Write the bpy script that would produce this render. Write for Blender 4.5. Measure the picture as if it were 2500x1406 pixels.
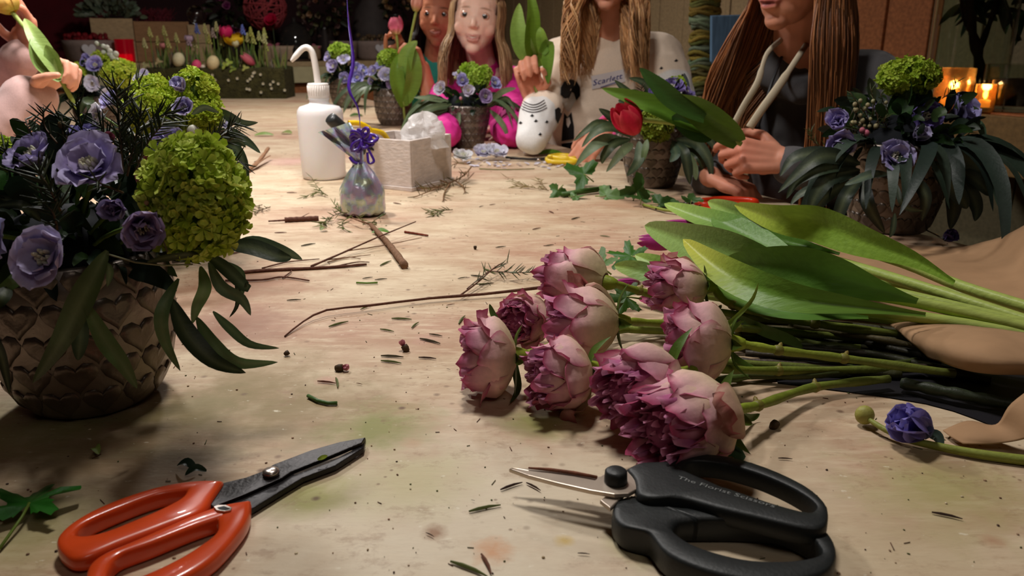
import bpy, bmesh, math, random
import numpy as np
from mathutils import Vector, Matrix, Quaternion, noise as mnoise
from mathutils.bvhtree import BVHTree
from mathutils.geometry import delaunay_2d_cdt

# ------------------------------------------------------------------ scene, camera, light
scene = bpy.context.scene
for o in list(bpy.data.objects):
    bpy.data.objects.remove(o)
COL = scene.collection
TZ = 0.75                                   # table height
FPX, HC = 1950.0, 0.28                      # focal length in pixels, camera height above the table
PITCH = math.atan(603 / FPX)
cam_d = bpy.data.cameras.new('camera')
cam = bpy.data.objects.new('camera', cam_d)
COL.objects.link(cam)
cam.location = (0, 0, TZ + HC)
cam.rotation_euler = (math.pi / 2 - PITCH, 0, 0)
cam_d.sensor_width = 36.0
cam_d.lens = 36.0 * FPX / 2500
cam_d.clip_start = 0.02
cam_d.dof.use_dof = True
cam_d.dof.focus_distance = 0.72
cam_d.dof.aperture_fstop = cam_d.lens / 1000 / 0.0022
scene.camera = cam

scene.view_settings.view_transform = 'Standard'
scene.view_settings.look = 'None'
scene.view_settings.exposure = 0.12
scene.view_settings.gamma = 1.0
scene.view_settings.use_curve_mapping = False

cy = scene.cycles
cy.max_bounces = 9; cy.diffuse_bounces = 3; cy.glossy_bounces = 3; cy.transmission_bounces = 9; cy.transparent_max_bounces = 6
cy.caustics_reflective = False; cy.caustics_refractive = False
world = bpy.data.worlds.new('room_ambient')
scene.world = world
world.use_nodes = True
world.node_tree.nodes['Background'].inputs[0].default_value = (1.0, 0.90, 0.82, 1)
world.node_tree.nodes['Background'].inputs[1].default_value = 0.13

def area_light(name, loc, power, size, color, target=None, spread=180):
    d = bpy.data.lights.new(name, 'AREA')
    d.shape = 'DISK'; d.size = size; d.energy = power; d.color = color
    d.spread = math.radians(spread)
    o = bpy.data.objects.new(name, d); COL.objects.link(o)
    o.location = loc
    if target is not None:
        o.rotation_euler = (Vector(target) - Vector(loc)).to_track_quat('-Z', 'Y').to_euler()
    return o
area_light('pendant_over_table', (-0.66, 1.50, TZ + 1.06), 9.5, 0.16, (1.0, 0.975, 0.95), spread=150)
area_light('pendant_over_near_end', (-0.10, 0.95, TZ + 1.35), 11, 0.22, (1.0, 0.955, 0.90))
area_light('pendant_over_far_end', (-0.75, 3.15, TZ + 1.35), 22, 0.24, (1.0, 0.955, 0.905))
area_light('fill_light_behind', (0.6, -0.9, 2.6), 4, 0.8, (1.0, 0.92, 0.82))  # unseen fill light added on the camera side to lift the shadows

# ------------------------------------------------------------------ pixel -> place helpers
CAMP = Vector((0, 0, TZ + HC))
_c, _s = math.cos(PITCH), math.sin(PITCH)
def ray(px, py):
    x = (px - 1250) / FPX; y = -(py - 703) / FPX
    return Vector((x, _c + y * _s, -_s + y * _c))
def P(px, py, h=0.0):                       # point at height h above the table
    d = ray(px, py); return CAMP + d * ((h - HC) / d.z)
def D(px, py, Y):                           # point at distance Y from the photographer
    d = ray(px, py); return CAMP + d * (Y / d.y)
def mpp(p):                                 # metres per pixel at a place
    p = Vector(p) - CAMP
    return (p.y * _c - p.z * _s) / FPX
TO = Vector((0.38, 1.715, 0)); TU = Vector((-0.418, 0.908, 0)).normalized(); TV = Vector((TU.y, -TU.x, 0))
def T(u, v, z=0.0):                         # room frame: u along the table, v to its right
    p = TO + TU * u + TV * v; return Vector((p.x, p.y, z))
TROT = math.atan2(TV.y, TV.x)

def C(r, g, b, a=1.0):
    f = lambda x: (x / 255 / 12.92) if x / 255 <= 0.04045 else ((x / 255 + 0.055) / 1.055) ** 2.4
    return (f(r), f(g), f(b), a)
def mixc(a, b, t):
    t = max(0.0, min(1.0, t)); return tuple(a[i] + (b[i] - a[i]) * t for i in range(3)) + (1.0,)
def varc(c, rng, amt=0.12):
    k = 1 + rng.uniform(-amt, amt); return tuple(min(1, c[i] * k * (1 + rng.uniform(-amt, amt) * 0.35)) for i in range(3)) + (1.0,)
def V(*a): return Vector(a)
def lerp(a, b, t): return a + (b - a) * t

# ------------------------------------------------------------------ materials
MATS = {}
def mat(name, col=None, rough=0.55, var=0.0, vscale=40, bump=0.0, bscale=200, transl=0.0, metal=0.0, spec=0.4,
        sss=0.0, coat=0.0, emit=None, estr=0.0, transm=0.0, alpha=1.0, ior=1.45, stretch=None, bdist=0.002, sheen=0.0, bdetail=4):
    if name in MATS: return MATS[name]
    m = bpy.data.materials.new(name); m.use_nodes = True
    nt = m.node_tree; N = nt.nodes; L = nt.links
    b = N['Principled BSDF']; out = N['Material Output']
    b.inputs['Roughness'].default_value = rough
    b.inputs['Metallic'].default_value = metal
    b.inputs['Specular IOR Level'].default_value = spec
    b.inputs['IOR'].default_value = ior
    b.inputs['Coat Weight'].default_value = coat
    b.inputs['Transmission Weight'].default_value = transm
    b.inputs['Alpha'].default_value = alpha
    b.inputs['Sheen Weight'].default_value = sheen
    if sss:
        b.inputs['Subsurface Weight'].default_value = sss
        b.inputs['Subsurface Radius'].default_value = (0.012, 0.005, 0.003)
        b.inputs['Subsurface Scale'].default_value = 1.0
    if emit:
        b.inputs['Emission Color'].default_value = emit; b.inputs['Emission Strength'].default_value = estr
    if col is None:
        a = N.new('ShaderNodeAttribute'); a.attribute_name = 'Col'; src = a.outputs['Color']
    else:
        r = N.new('ShaderNodeRGB'); r.outputs[0].default_value = col; src = r.outputs[0]
    tc = N.new('ShaderNodeTexCoord'); co = tc.outputs['Object']
    if stretch:
        mp = N.new('ShaderNodeMapping'); mp.inputs['Scale'].default_value = stretch
        L.new(co, mp.inputs['Vector']); co = mp.outputs['Vector']
    if var:
        n = N.new('ShaderNodeTexNoise'); n.inputs['Scale'].default_value = vscale; n.inputs['Detail'].default_value = 5
        L.new(co, n.inputs['Vector'])
        mr = N.new('ShaderNodeMapRange'); mr.inputs['From Min'].default_value = 0.25; mr.inputs['From Max'].default_value = 0.75
        mr.inputs['To Min'].default_value = 1 - var; mr.inputs['To Max'].default_value = 1 + var
        L.new(n.outputs['Fac'], mr.inputs['Value'])
        mx = N.new('ShaderNodeVectorMath'); mx.operation = 'SCALE'
        L.new(src, mx.inputs[0]); L.new(mr.outputs[0], mx.inputs['Scale']); src = mx.outputs[0]
    L.new(src, b.inputs['Base Color'])
    if bump:
        n2 = N.new('ShaderNodeTexNoise'); n2.inputs['Scale'].default_value = bscale; n2.inputs['Detail'].default_value = bdetail
        L.new(co, n2.inputs['Vector'])
        bp = N.new('ShaderNodeBump'); bp.inputs['Strength'].default_value = bump; bp.inputs['Distance'].default_value = bdist
        L.new(n2.outputs['Fac'], bp.inputs['Height']); L.new(bp.outputs[0], b.inputs['Normal'])
    if transl:
        t = N.new('ShaderNodeBsdfTranslucent'); L.new(src, t.inputs['Color'])
        ms = N.new('ShaderNodeMixShader'); ms.inputs[0].default_value = transl
        L.new(b.outputs[0], ms.inputs[1]); L.new(t.outputs[0], ms.inputs[2]); L.new(ms.outputs[0], out.inputs['Surface'])
    MATS[name] = m
    return m

PETAL = mat('petal', None, 0.6, var=0.10, vscale=180, bump=0.15, bscale=300, transl=0.22, spec=0.25)
LEAF = mat('leaf', None, 0.45, var=0.14, vscale=90, bump=0.15, bscale=250, transl=0.15, spec=0.35)
TULIPLEAF = mat('tulip_leaf', None, 0.42, var=0.13, vscale=14, bump=0.3, bscale=16, transl=0.18, spec=0.4, stretch=(1.0, 14, 14))
STEM = mat('stem', None, 0.5, var=0.18, vscale=120, bump=0.2, bscale=400, spec=0.35)
TWIG = mat('twig_bark', None, 0.85, var=0.3, vscale=200, bump=0.6, bscale=400, spec=0.2)
SKIN = mat('skin', None, 0.5, var=0.05, vscale=60, sss=0.25, spec=0.35, bump=0.08, bscale=500)
CLOTH = mat('cloth', None, 0.9, var=0.06, vscale=300, bump=0.25, bscale=900, spec=0.15, sheen=0.2)
HAIR = mat('hair_strands', None, 0.42, var=0.25, vscale=60, spec=0.5, bump=0.5, bscale=300, stretch=(3, 3, 0.3))
PLAIN = mat('matte_vertex', None, 0.7, var=0.1, vscale=60, bump=0.1, bscale=200)

# ------------------------------------------------------------------ mesh builder
WL = {}                                     # world location of each object origin
class MB:
    def __init__(s): s.v = []; s.f = []; s.c = []; s.m = []
    def add(s, vs, fs, col, mi=0):
        b = len(s.v); s.v += [tuple(p) for p in vs]
        if isinstance(col, list): s.c += col
        else: s.c += [col] * len(vs)
        s.f += [tuple(i + b for i in f) for f in fs]; s.m += [mi] * len(fs); return s
    def tube(s, pts, rad, seg=8, col=(1, 1, 1, 1), cap=True, flat=1.0, up=None, mi=0):
        pts = [Vector(p) for p in pts]; n = len(pts)
        if not isinstance(rad, (list, tuple)): rad = [rad] * n
        cols = col if isinstance(col, list) else [col] * n
        vs, fs, cs = [], [], []
        pn = None
        for i in range(n):
            t = (pts[min(i + 1, n - 1)] - pts[max(i - 1, 0)])
            t = t.normalized() if t.length > 1e-9 else Vector((0, 0, 1))
            if pn is None:
                a = Vector(up) if up is not None else (Vector((0, 0, 1)) if abs(t.z) < 0.9 else Vector((1, 0, 0)))
                pn = (a - t * a.dot(t)).normalized()
            else:
                pn = (pn - t * pn.dot(t)); pn = pn.normalized() if pn.length > 1e-9 else t.orthogonal().normalized()
            q = t.cross(pn)
            for k in range(seg):
                a = 2 * math.pi * k / seg
                vs.append(pts[i] + (q * math.cos(a) + pn * math.sin(a) * flat) * rad[i]); cs.append(cols[i])
        for i in range(n - 1):
            for k in range(seg):
                k2 = (k + 1) % seg
                fs.append((i * seg + k, i * seg + k2, (i + 1) * seg + k2, (i + 1) * seg + k))
        if cap:
            fs.append(tuple(range(seg - 1, -1, -1))); fs.append(tuple((n - 1) * seg + k for k in range(seg)))
        return s.add(vs, fs, cs, mi)
    def ell(s, c, r, rot=None, seg=14, rings=9, col=(1, 1, 1, 1), mi=0, keep=None):
        c = Vector(c); r = (r, r, r) if not isinstance(r, (tuple, list)) else r
        vs = []
        for i in range(rings + 1):
            th = math.pi * i / rings
            for k in range(seg):
                a = 2 * math.pi * k / seg
                p = Vector((r[0] * math.sin(th) * math.cos(a), r[1] * math.sin(th) * math.sin(a), r[2] * math.cos(th)))
                if rot is not None: p = rot @ p
                vs.append(c + p)
        fs = []
        for i in range(rings):
            for k in range(seg):
                k2 = (k + 1) % seg
                if i == 0: f = (k, seg + k, seg + k2)
                elif i == rings - 1: f = (i * seg + k, (i + 1) * seg + k, i * seg + k2)
                else: f = (i * seg + k, (i + 1) * seg + k, (i + 1) * seg + k2, i * seg + k2)
                fs.append(f)
        if keep: fs = [f for f in fs if keep(sum((vs[j] for j in f), Vector()) / len(f))]
        return s.add(vs, fs, col, mi)
    def lathe(s, prof, seg=32, o=(0, 0, 0), col=(1, 1, 1, 1), M=None, mi=0):
        o = Vector(o); vs = []; cs = []
        for j, (r, z) in enumerate(prof):
            for k in range(seg):
                a = 2 * math.pi * k / seg
                p = Vector((r * math.cos(a), r * math.sin(a), z))
                vs.append((M @ p) if M is not None else o + p)
        fs = []
        for i in range(len(prof) - 1):
            for k in range(seg):
                k2 = (k + 1) % seg
                fs.append((i * seg + k, i * seg + k2, (i + 1) * seg + k2, (i + 1) * seg + k))
        if prof[0][0] > 1e-5: fs.append(tuple(range(seg - 1, -1, -1)))
        if prof[-1][0] > 1e-5: fs.append(tuple((len(prof) - 1) * seg + k for k in range(seg)))
        return s.add(vs, fs, col, mi)
    def shell(s, prof, seg=32, o=(0, 0, 0), e=.0008):      # lathe with support loops, for glass
        q = []
        for i, (r, z) in enumerate(prof):
            p = Vector((r, z))
            if 0 < i:
                d = Vector(prof[i - 1]) - p
                if d.length > 3 * e: q.append(tuple(p + d.normalized() * e))
            q.append((r, z))
            if i < len(prof) - 1:
                d = Vector(prof[i + 1]) - p
                if d.length > 3 * e: q.append(tuple(p + d.normalized() * e))
        return s.lathe(q, seg, o)
    def grid(s, fn, nu, nv, colfn=None, col=(1, 1, 1, 1), mi=0):
        vs, cs, fs = [], [], []
        for j in range(nv + 1):
            for i in range(nu + 1):
                u, v = i / nu, j / nv
                vs.append(Vector(fn(u, v))); cs.append(colfn(u, v) if colfn else col)
        for j in range(nv):
            for i in range(nu):
                a = j * (nu + 1) + i
                fs.append((a, a + 1, a + nu + 2, a + nu + 1))
        return s.add(vs, fs, cs, mi)
    def box(s, c, size, M=None, col=(1, 1, 1, 1), bev=0.0, mi=0):
        bm = bmesh.new(); bmesh.ops.create_cube(bm, size=1.0)
        for v in bm.verts: v.co = Vector((v.co.x * size[0], v.co.y * size[1], v.co.z * size[2]))
        if bev: bmesh.ops.bevel(bm, geom=list(bm.edges), offset=bev, segments=2, profile=0.5, affect='EDGES')
        bm.verts.index_update()
        vs = [(M @ v.co if M is not None else v.co) + Vector(c) for v in bm.verts]
        fs = [tuple(v.index for v in f.verts) for f in bm.faces]
        bm.free(); return s.add(vs, fs, col, mi)
    def prism(s, top, thick, down=(0, 0, -1), col=(1, 1, 1, 1), bev=0.0, mi=0):
        top = [Vector(p) for p in top]; n = len(top); dn = Vector(down) * thick
        bm = bmesh.new()
        a = [bm.verts.new(p) for p in top]; b = [bm.verts.new(p + dn) for p in top]
        bm.faces.new(a); bm.faces.new(b[::-1])
        for i in range(n):
            j = (i + 1) % n; bm.faces.new((a[j], a[i], b[i], b[j]))
        bmesh.ops.recalc_face_normals(bm, faces=bm.faces)
        if bev:
            es = [e for e in bm.edges if not ((e.verts[0] in a) ^ (e.verts[1] in a))]
            bmesh.ops.bevel(bm, geom=es, offset=bev, segments=2, profile=0.5, affect='EDGES', clamp_overlap=True)
        bmesh.ops.triangulate(bm, faces=[f for f in bm.faces if len(f.verts) > 4])
        bm.verts.index_update()
        vs = [v.co.copy() for v in bm.verts]; fs = [tuple(v.index for v in f.verts) for f in bm.faces]
        bm.free(); return s.add(vs, fs, col, mi)
    def build(s, name, mats, parent=None, smooth=True, origin=None):
        if not s.v: return None
        a = np.array(s.v, dtype=np.float64)
        o = np.array(origin) if origin is not None else np.array(((a[:, 0].min() + a[:, 0].max()) / 2, (a[:, 1].min() + a[:, 1].max()) / 2, a[:, 2].min()))
        a = a - o
        me = bpy.data.meshes.new(name)
        me.from_pydata(a.tolist(), [], s.f)
        if not isinstance(mats, (list, tuple)): mats = [mats]
        for m in mats: me.materials.append(m)
        if any(s.m): me.polygons.foreach_set('material_index', s.m)
        if smooth: me.polygons.foreach_set('use_smooth', [True] * len(me.polygons))
        ca = me.color_attributes.new('Col', 'FLOAT_COLOR', 'POINT')
        ca.data.foreach_set('color', np.array(s.c, dtype=np.float32).ravel())
        me.update()
        return link(name, me, Vector(o), parent)

def link(name, me, loc, parent=None):
    ob = bpy.data.objects.new(name, me); COL.objects.link(ob)
    place(ob, loc, parent); return ob
def place(ob, loc, parent=None):
    loc = Vector(loc)
    ob.location = loc; WL[ob.name] = loc
    if parent is not None:
        ob.parent = parent
        ob.matrix_parent_inverse = Matrix.Translation(-WL[parent.name])
def empty(name, loc, label, cat, group=None):
    ob = bpy.data.objects.new(name, None); COL.objects.link(ob)
    ob.empty_display_size = 0.03
    ob.location = Vector(loc); WL[ob.name] = Vector(loc)
    return tag(ob, label, cat, group)
def tag(ob, label, cat, group=None, kind=None):
    ob['label'] = label; ob['category'] = cat
    if group: ob['group'] = group
    if kind: ob['kind'] = kind
    return ob
def struct(ob, label=None):
    ob['kind'] = 'structure'
    if label: ob['label'] = label
    return ob
def bez(pts, n=16):                         # smooth Catmull-Rom through points
    pts = [Vector(p) for p in pts]; m = len(pts)
    if m == 2: return [pts[0].lerp(pts[1], i / n) for i in range(n + 1)]
    out = []
    per = max(2, n // (m - 1))
    for i in range(m - 1):
        p0, p1, p2, p3 = pts[max(i - 1, 0)], pts[i], pts[i + 1], pts[min(i + 2, m - 1)]
        for k in range(per):
            t = k / per
            out.append(0.5 * ((2 * p1) + (p2 - p0) * t + (2 * p0 - 5 * p1 + 4 * p2 - p3) * t * t + (3 * p1 - p0 - 3 * p2 + p3) * t ** 3))
    out.append(pts[-1]); return out
def frame(zdir, xhint=(1, 0, 0)):           # rotation matrix with local z along zdir
    z = Vector(zdir).normalized(); x = Vector(xhint); x = x - z * x.dot(z)
    if x.length < 1e-4: x = z.orthogonal()
    x.normalize(); y = z.cross(x)
    return Matrix((x, y, z)).transposed()

# ------------------------------------------------------------------ botanical pieces
def leaf_ribbon(mb, pts, width, col, tip=None, tilt=0.0, fold=0.25, n=14, nw=4, base=0.25, peak=0.45, wave=0.0, nrm=None, power=0.8, vein=None, seed=0, rise=1.0):
    """long leaf along a path; width in metres at its broadest"""
    path = bez(pts, n); m = len(path); rng = random.Random(seed)
    ph = rng.uniform(0, 6)
    vs, cs = [], []
    for i, p in enumerate(path):
        t = (path[min(i + 1, m - 1)] - path[max(i - 1, 0)]).normalized()
        vd = Vector(nrm) if nrm is not None else (CAMP - p).normalized()
        side = t.cross(vd); side = side.normalized() if side.length > 1e-6 else t.orthogonal().normalized()
        side = Quaternion(t, tilt if not callable(tilt) else tilt(i / (m - 1))) @ side
        no = side.cross(t).normalized()
        s = i / (m - 1)
        if s < peak: w = base + (1 - base) * math.sin(math.pi / 2 * s / peak) ** rise
        else: w = max(0.0, math.cos(math.pi / 2 * (s - peak) / (1 - peak))) ** power
        w = max(w, 0.03) * width / 2
        for k in range(nw + 1):
            a = -1 + 2 * k / nw
            z = fold * w * (abs(a) - 0.5) + wave * w * math.sin(s * 9 + ph + a * 1.2) * abs(a)
            vs.append(p + side * (a * w) + no * z)
            cc = col if tip is None else mixc(col, tip, (s - 0.55) / 0.45)
            if vein is not None: cc = mixc(cc, vein, 0.8 * (1 - abs(a)) ** 2)
            cs.append(cc)
    fs = []
    for i in range(m - 1):
        for k in range(nw):
            a = i * (nw + 1) + k
            fs.append((a, a + 1, a + nw + 2, a + nw + 1))
    mb.add(vs, fs, cs); return mb

def lobed_leaf(mb, o, R, size, col, lobes=5, teeth=True, cup=0.12, stem=0.5, seed=0, veinc=None, droop=0.0):
    """palmate serrated leaf (vine or maple kind), local x forward, z normal"""
    rng = random.Random(seed); o = Vector(o)
    out = []
    nseg = lobes * 10
    for i in range(nseg + 1):
        a = -math.pi * 0.86 + 2 * math.pi * 0.86 * i / nseg
        ph = (a / (math.pi * 0.86) * 0.5 + 0.5) * lobes
        l = 1 - abs((ph % 1.0) * 2 - 1)
        r = 0.36 + 0.64 * l ** 1.25 * (0.62 + 0.38 * math.cos(a * 0.62))
        if teeth and i % 2: r *= 0.84
        r *= 1 + rng.uniform(-0.06, 0.06)
        out.append((math.cos(a) * r, math.sin(a) * r))
    vs = [o]; cs = [veinc or col]
    for sc in (0.5, 1.0):
        for (x, y) in out:
            z = cup * math.sin(x * 3 + seed) * 0.5 + cup * math.sin(y * 4 + seed * 2) * 0.6 - droop * (x * x + y * y) * sc * sc
            vs.append(o + R @ (Vector((x * sc, y * sc, z * sc)) * size)); cs.append(varc(col, rng, 0.08))
    n = len(out); fs = []
    for i in range(n - 1):
        fs.append((0, 1 + i, 2 + i)); fs.append((1 + i, 1 + n + i, 2 + n + i, 2 + i))
    mb.add(vs, fs, cs)
    if stem:
        mb.tube([o, o + R @ V(-0.3 * size * stem, 0, -0.03 * size), o + R @ V(-size * stem, 0.06 * size, -0.06 * size)], [size * 0.03, size * 0.026, size * 0.03], 6, mixc(col, C(150, 160, 70), 0.5))
    return mb

def snowball(name, parent, c, r, seed=0, n=150, col=C(150, 178, 40), fs=0.0085, col2=C(196, 208, 84)):
    """guelder rose: a dome packed with small five-petalled florets"""
    rng = random.Random(seed); c = Vector(c); mb = MB()
    r = (r, r, r) if not isinstance(r, (tuple, list)) else r
    mb.ell(c, tuple(x * 0.86 for x in r), seg=14, rings=8, col=C(70, 95, 14))
    n = int(n * 1.9); fs = fs * .74
    for i in range(n):
        z = 1 - 2 * (i + 0.5) / n; a = i * 2.39996 + rng.uniform(-0.2, 0.2); s = math.sqrt(max(0, 1 - z * z))
        d = Vector((s * math.cos(a), s * math.sin(a), z))
        p = c + Vector((d.x * r[0], d.y * r[1], d.z * r[2])) * rng.uniform(0.86, 1.08)
        nrm = (Vector((d.x / r[0], d.y / r[1], d.z / r[2])).normalized() + Vector((rng.uniform(-.7, .7), rng.uniform(-.7, .7), rng.uniform(-.7, .7)))).normalized()
        R = frame(nrm, (rng.uniform(-1, 1), rng.uniform(-1, 1), 0.3))
        q = fs * rng.uniform(0.8, 1.2); cc = mixc(col, col2, rng.uniform(0, 1) ** 1.6); a0 = rng.uniform(0, 6)
        vs, f, cs = [p - nrm * q * 0.25], [], [mixc(cc, C(120, 150, 20), 0.6)]
        for k in range(5):
            b = a0 + 2 * math.pi * k / 5
            for (rr, da, zz) in ((0.48, -0.52, 0.05), (0.86, -0.50, 0.13), (1.08, -0.2, 0.02), (1.08, 0.2, 0.02), (0.86, 0.50, 0.13), (0.48, 0.52, 0.05)):
                vs.append(p + R @ (Vector((math.cos(b + da) * rr, math.sin(b + da) * rr, zz + rng.uniform(-.08, .08))) * q)); cs.append(varc(cc, rng, 0.08))
            j = 1 + k * 6
            f += [(0, j, j + 1, j + 2), (0, j + 2, j + 3), (0, j + 3, j + 4, j + 5)]
        mb.add(vs, f, cs)
    ob = mb.build(name, PETAL, parent, smooth=False)
    return ob

def petal_grid(mb, o, R, length, width, col, edge, base, cup=0.25, curl=0.2, ruffle=0.12, nu=6, nv=7, rng=random, notch=0.0, twist=0.0):
    ph = rng.uniform(0, 6)
    def fn(u, v):
        a = (u - 0.5) * 2
        w = math.sin(math.pi * min(1, 0.12 + 0.62 * v)) ** 0.8 * (1 if v < 0.8 else math.sqrt(max(0.03, 1 - ((v - 0.8) / 0.22) ** 2)))
        x = a * w * width / 2; y = v * length - notch * length * (1 - abs(a)) * v * v * 0.5
        z = cup * length * (a * a * 0.5 * w) + curl * length * v * v + ruffle * width * math.sin(a * 5 + ph + v * 4) * v * 0.35
        return Vector(o) + R @ Vector((x, y, z))
    def cf(u, v):
        a = abs(u - 0.5) * 2
        c = mixc(base, col, v / 0.45)
        return mixc(c, edge, max((v - 0.72) / 0.28, (a - 0.6) / 0.4 * v))
    mb.grid(fn, nu, nv, cf)

def delphinium(parent, c, nrm, dia, seed=0, col=C(140, 132, 196), edge=C(170, 166, 214), n=6, cup=0.5, white=True, single=False):
    """open delphinium floret: broad wavy petals around a pale tufted centre"""
    rng = random.Random(seed); c = Vector(c); R = frame(nrm, (rng.uniform(-1, 1), rng.uniform(-1, 1), 0.2))
    L = dia * 0.52
    core = MB()
    cw = C(226, 222, 200) if white else mixc(col, C(40, 30, 60), 0.4)
    for k in range(15):
        a = k * 2.4 + rng.uniform(0, .4)
        p0 = c + R @ Vector((0, 0, -0.05 * dia)); q_ = .03 + .075 * math.sqrt(k / 15); d = Vector((math.cos(a) * q_, math.sin(a) * q_, 0.12 + rng.uniform(0, .08)))
        core.ell(c + R @ (d * dia), (dia * 0.022, dia * 0.032, dia * 0.085), rot=R, seg=6, rings=4, col=varc(cw, rng, .1))
    core.ell(c - R @ Vector((0, 0, dia * .02)), (dia * .13, dia * .13, dia * .05), rot=R, seg=8, rings=5, col=mixc(col, C(60, 90, 40), .5))
    if single: target = core
    fl = None if single else core.build('flower', PETAL, parent)
    for layer in range(2):
        m = n if layer == 0 else max(3, n - 2)
        for k in range(m):
            a = 2 * math.pi * (k + 0.5 * layer) / m + rng.uniform(-.15, .15)
            lift = (cup if layer == 0 else cup + 0.35) + rng.uniform(-.12, .12)
            Rp = R @ Matrix.Rotation(a, 3, 'Z') @ Matrix.Rotation(lift, 3, 'X')
            mb = core if single else MB()
            cc = varc(col, rng, 0.1)
            petal_grid(mb, c + R @ Vector((0, 0, -0.02 * dia)), Rp, L * (1 if layer == 0 else 0.8) * rng.uniform(.9, 1.1), L * (1.05 if layer == 0 else .8), cc, varc(edge, rng, .06), mixc(cc, C(200, 196, 214), 0.35), cup=0.35, curl=rng.uniform(-.1, .22), ruffle=0.2, rng=rng, nu=8, nv=7)
            if not single: mb.build('petal', PETAL, fl)
    if single: fl = core.build('flower', PETAL, parent)
    return fl

def sprig(mb, pts, nlen=0.018, n=26, col=C(52, 60, 34), stemc=C(84, 62, 44), seed=0, r=0.0009, spread=0.9, nr=0.0006, flatz=1.0):
    """waxflower or rosemary-like sprig: thin stem with needle leaves"""
    rng = random.Random(seed); path = bez(pts, 10)
    mb.tube(path, [r * (1 - 0.5 * i / (len(path) - 1)) for i in range(len(path))], 5, stemc)
    for k in range(n):
        s = (0.12 + 0.88 * (k + .5) / n) * (len(path) - 1); i = min(int(s), len(path) - 2)
        p = path[i].lerp(path[i + 1], s - i); t = (path[i + 1] - path[i]).normalized()
        a = rng.uniform(0, 2 * math.pi); o = t.orthogonal().normalized(); side = Quaternion(t, a) @ o
        d = (t * 0.8 + side * spread); d.z *= flatz; d.normalize()
        l = nlen * rng.uniform(.6, 1.1); bend = Vector((rng.uniform(-.2, .2), rng.uniform(-.2, .2), rng.uniform(-.1, .25))) * l * .5
        mb.tube([p, p + d * l * .55 + bend * .4, p + d * l + bend], [nr, nr * 1.15, nr * .3], 4, varc(col, rng, .25), cap=False)
    return mb

def tulip_head(mb, base, axis, length, width, col, edge, basec, seed=0, openness=0.15, n=6):
    rng = random.Random(seed); R = frame(axis, (0.3, 0.2, 1)); base = Vector(base)
    for k in range(n):
        inner = k % 2; a0 = 2 * math.pi * k / n + rng.uniform(-.1, .1); hw = 0.75
        L = length * (0.95 if inner else 1) * rng.uniform(.95, 1.05); ph = rng.uniform(0, 6)
        def fn(u, v, a0=a0, inner=inner, L=L, ph=ph):
            a = (u - .5) * 2
            prof = math.sin(math.pi * (0.08 + 0.70 * v)) ** 0.7 * (1 - 0.35 * (1 - openness) * v * v) + openness * v * 0.45
            r = width / 2 * prof * (0.86 if inner else 1.0)
            taper = math.sqrt(max(0.0, 1 - max(0, (v - .45) / .56) ** 2.2))
            ang = a0 + a * hw * taper
            rr = r * (1 + 0.06 * math.sin(a * 3 + ph) * v)
            return base + R @ Vector((math.cos(ang) * rr, math.sin(ang) * rr, L * v))
        mb.grid(fn, 6, 8, lambda u, v: mixc(mixc(basec, col, v / .35), edge, (abs(u - .5) * 2 - .4) / .6 * v + max(0, v - .8)))
    return mb
print('core ok')
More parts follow.
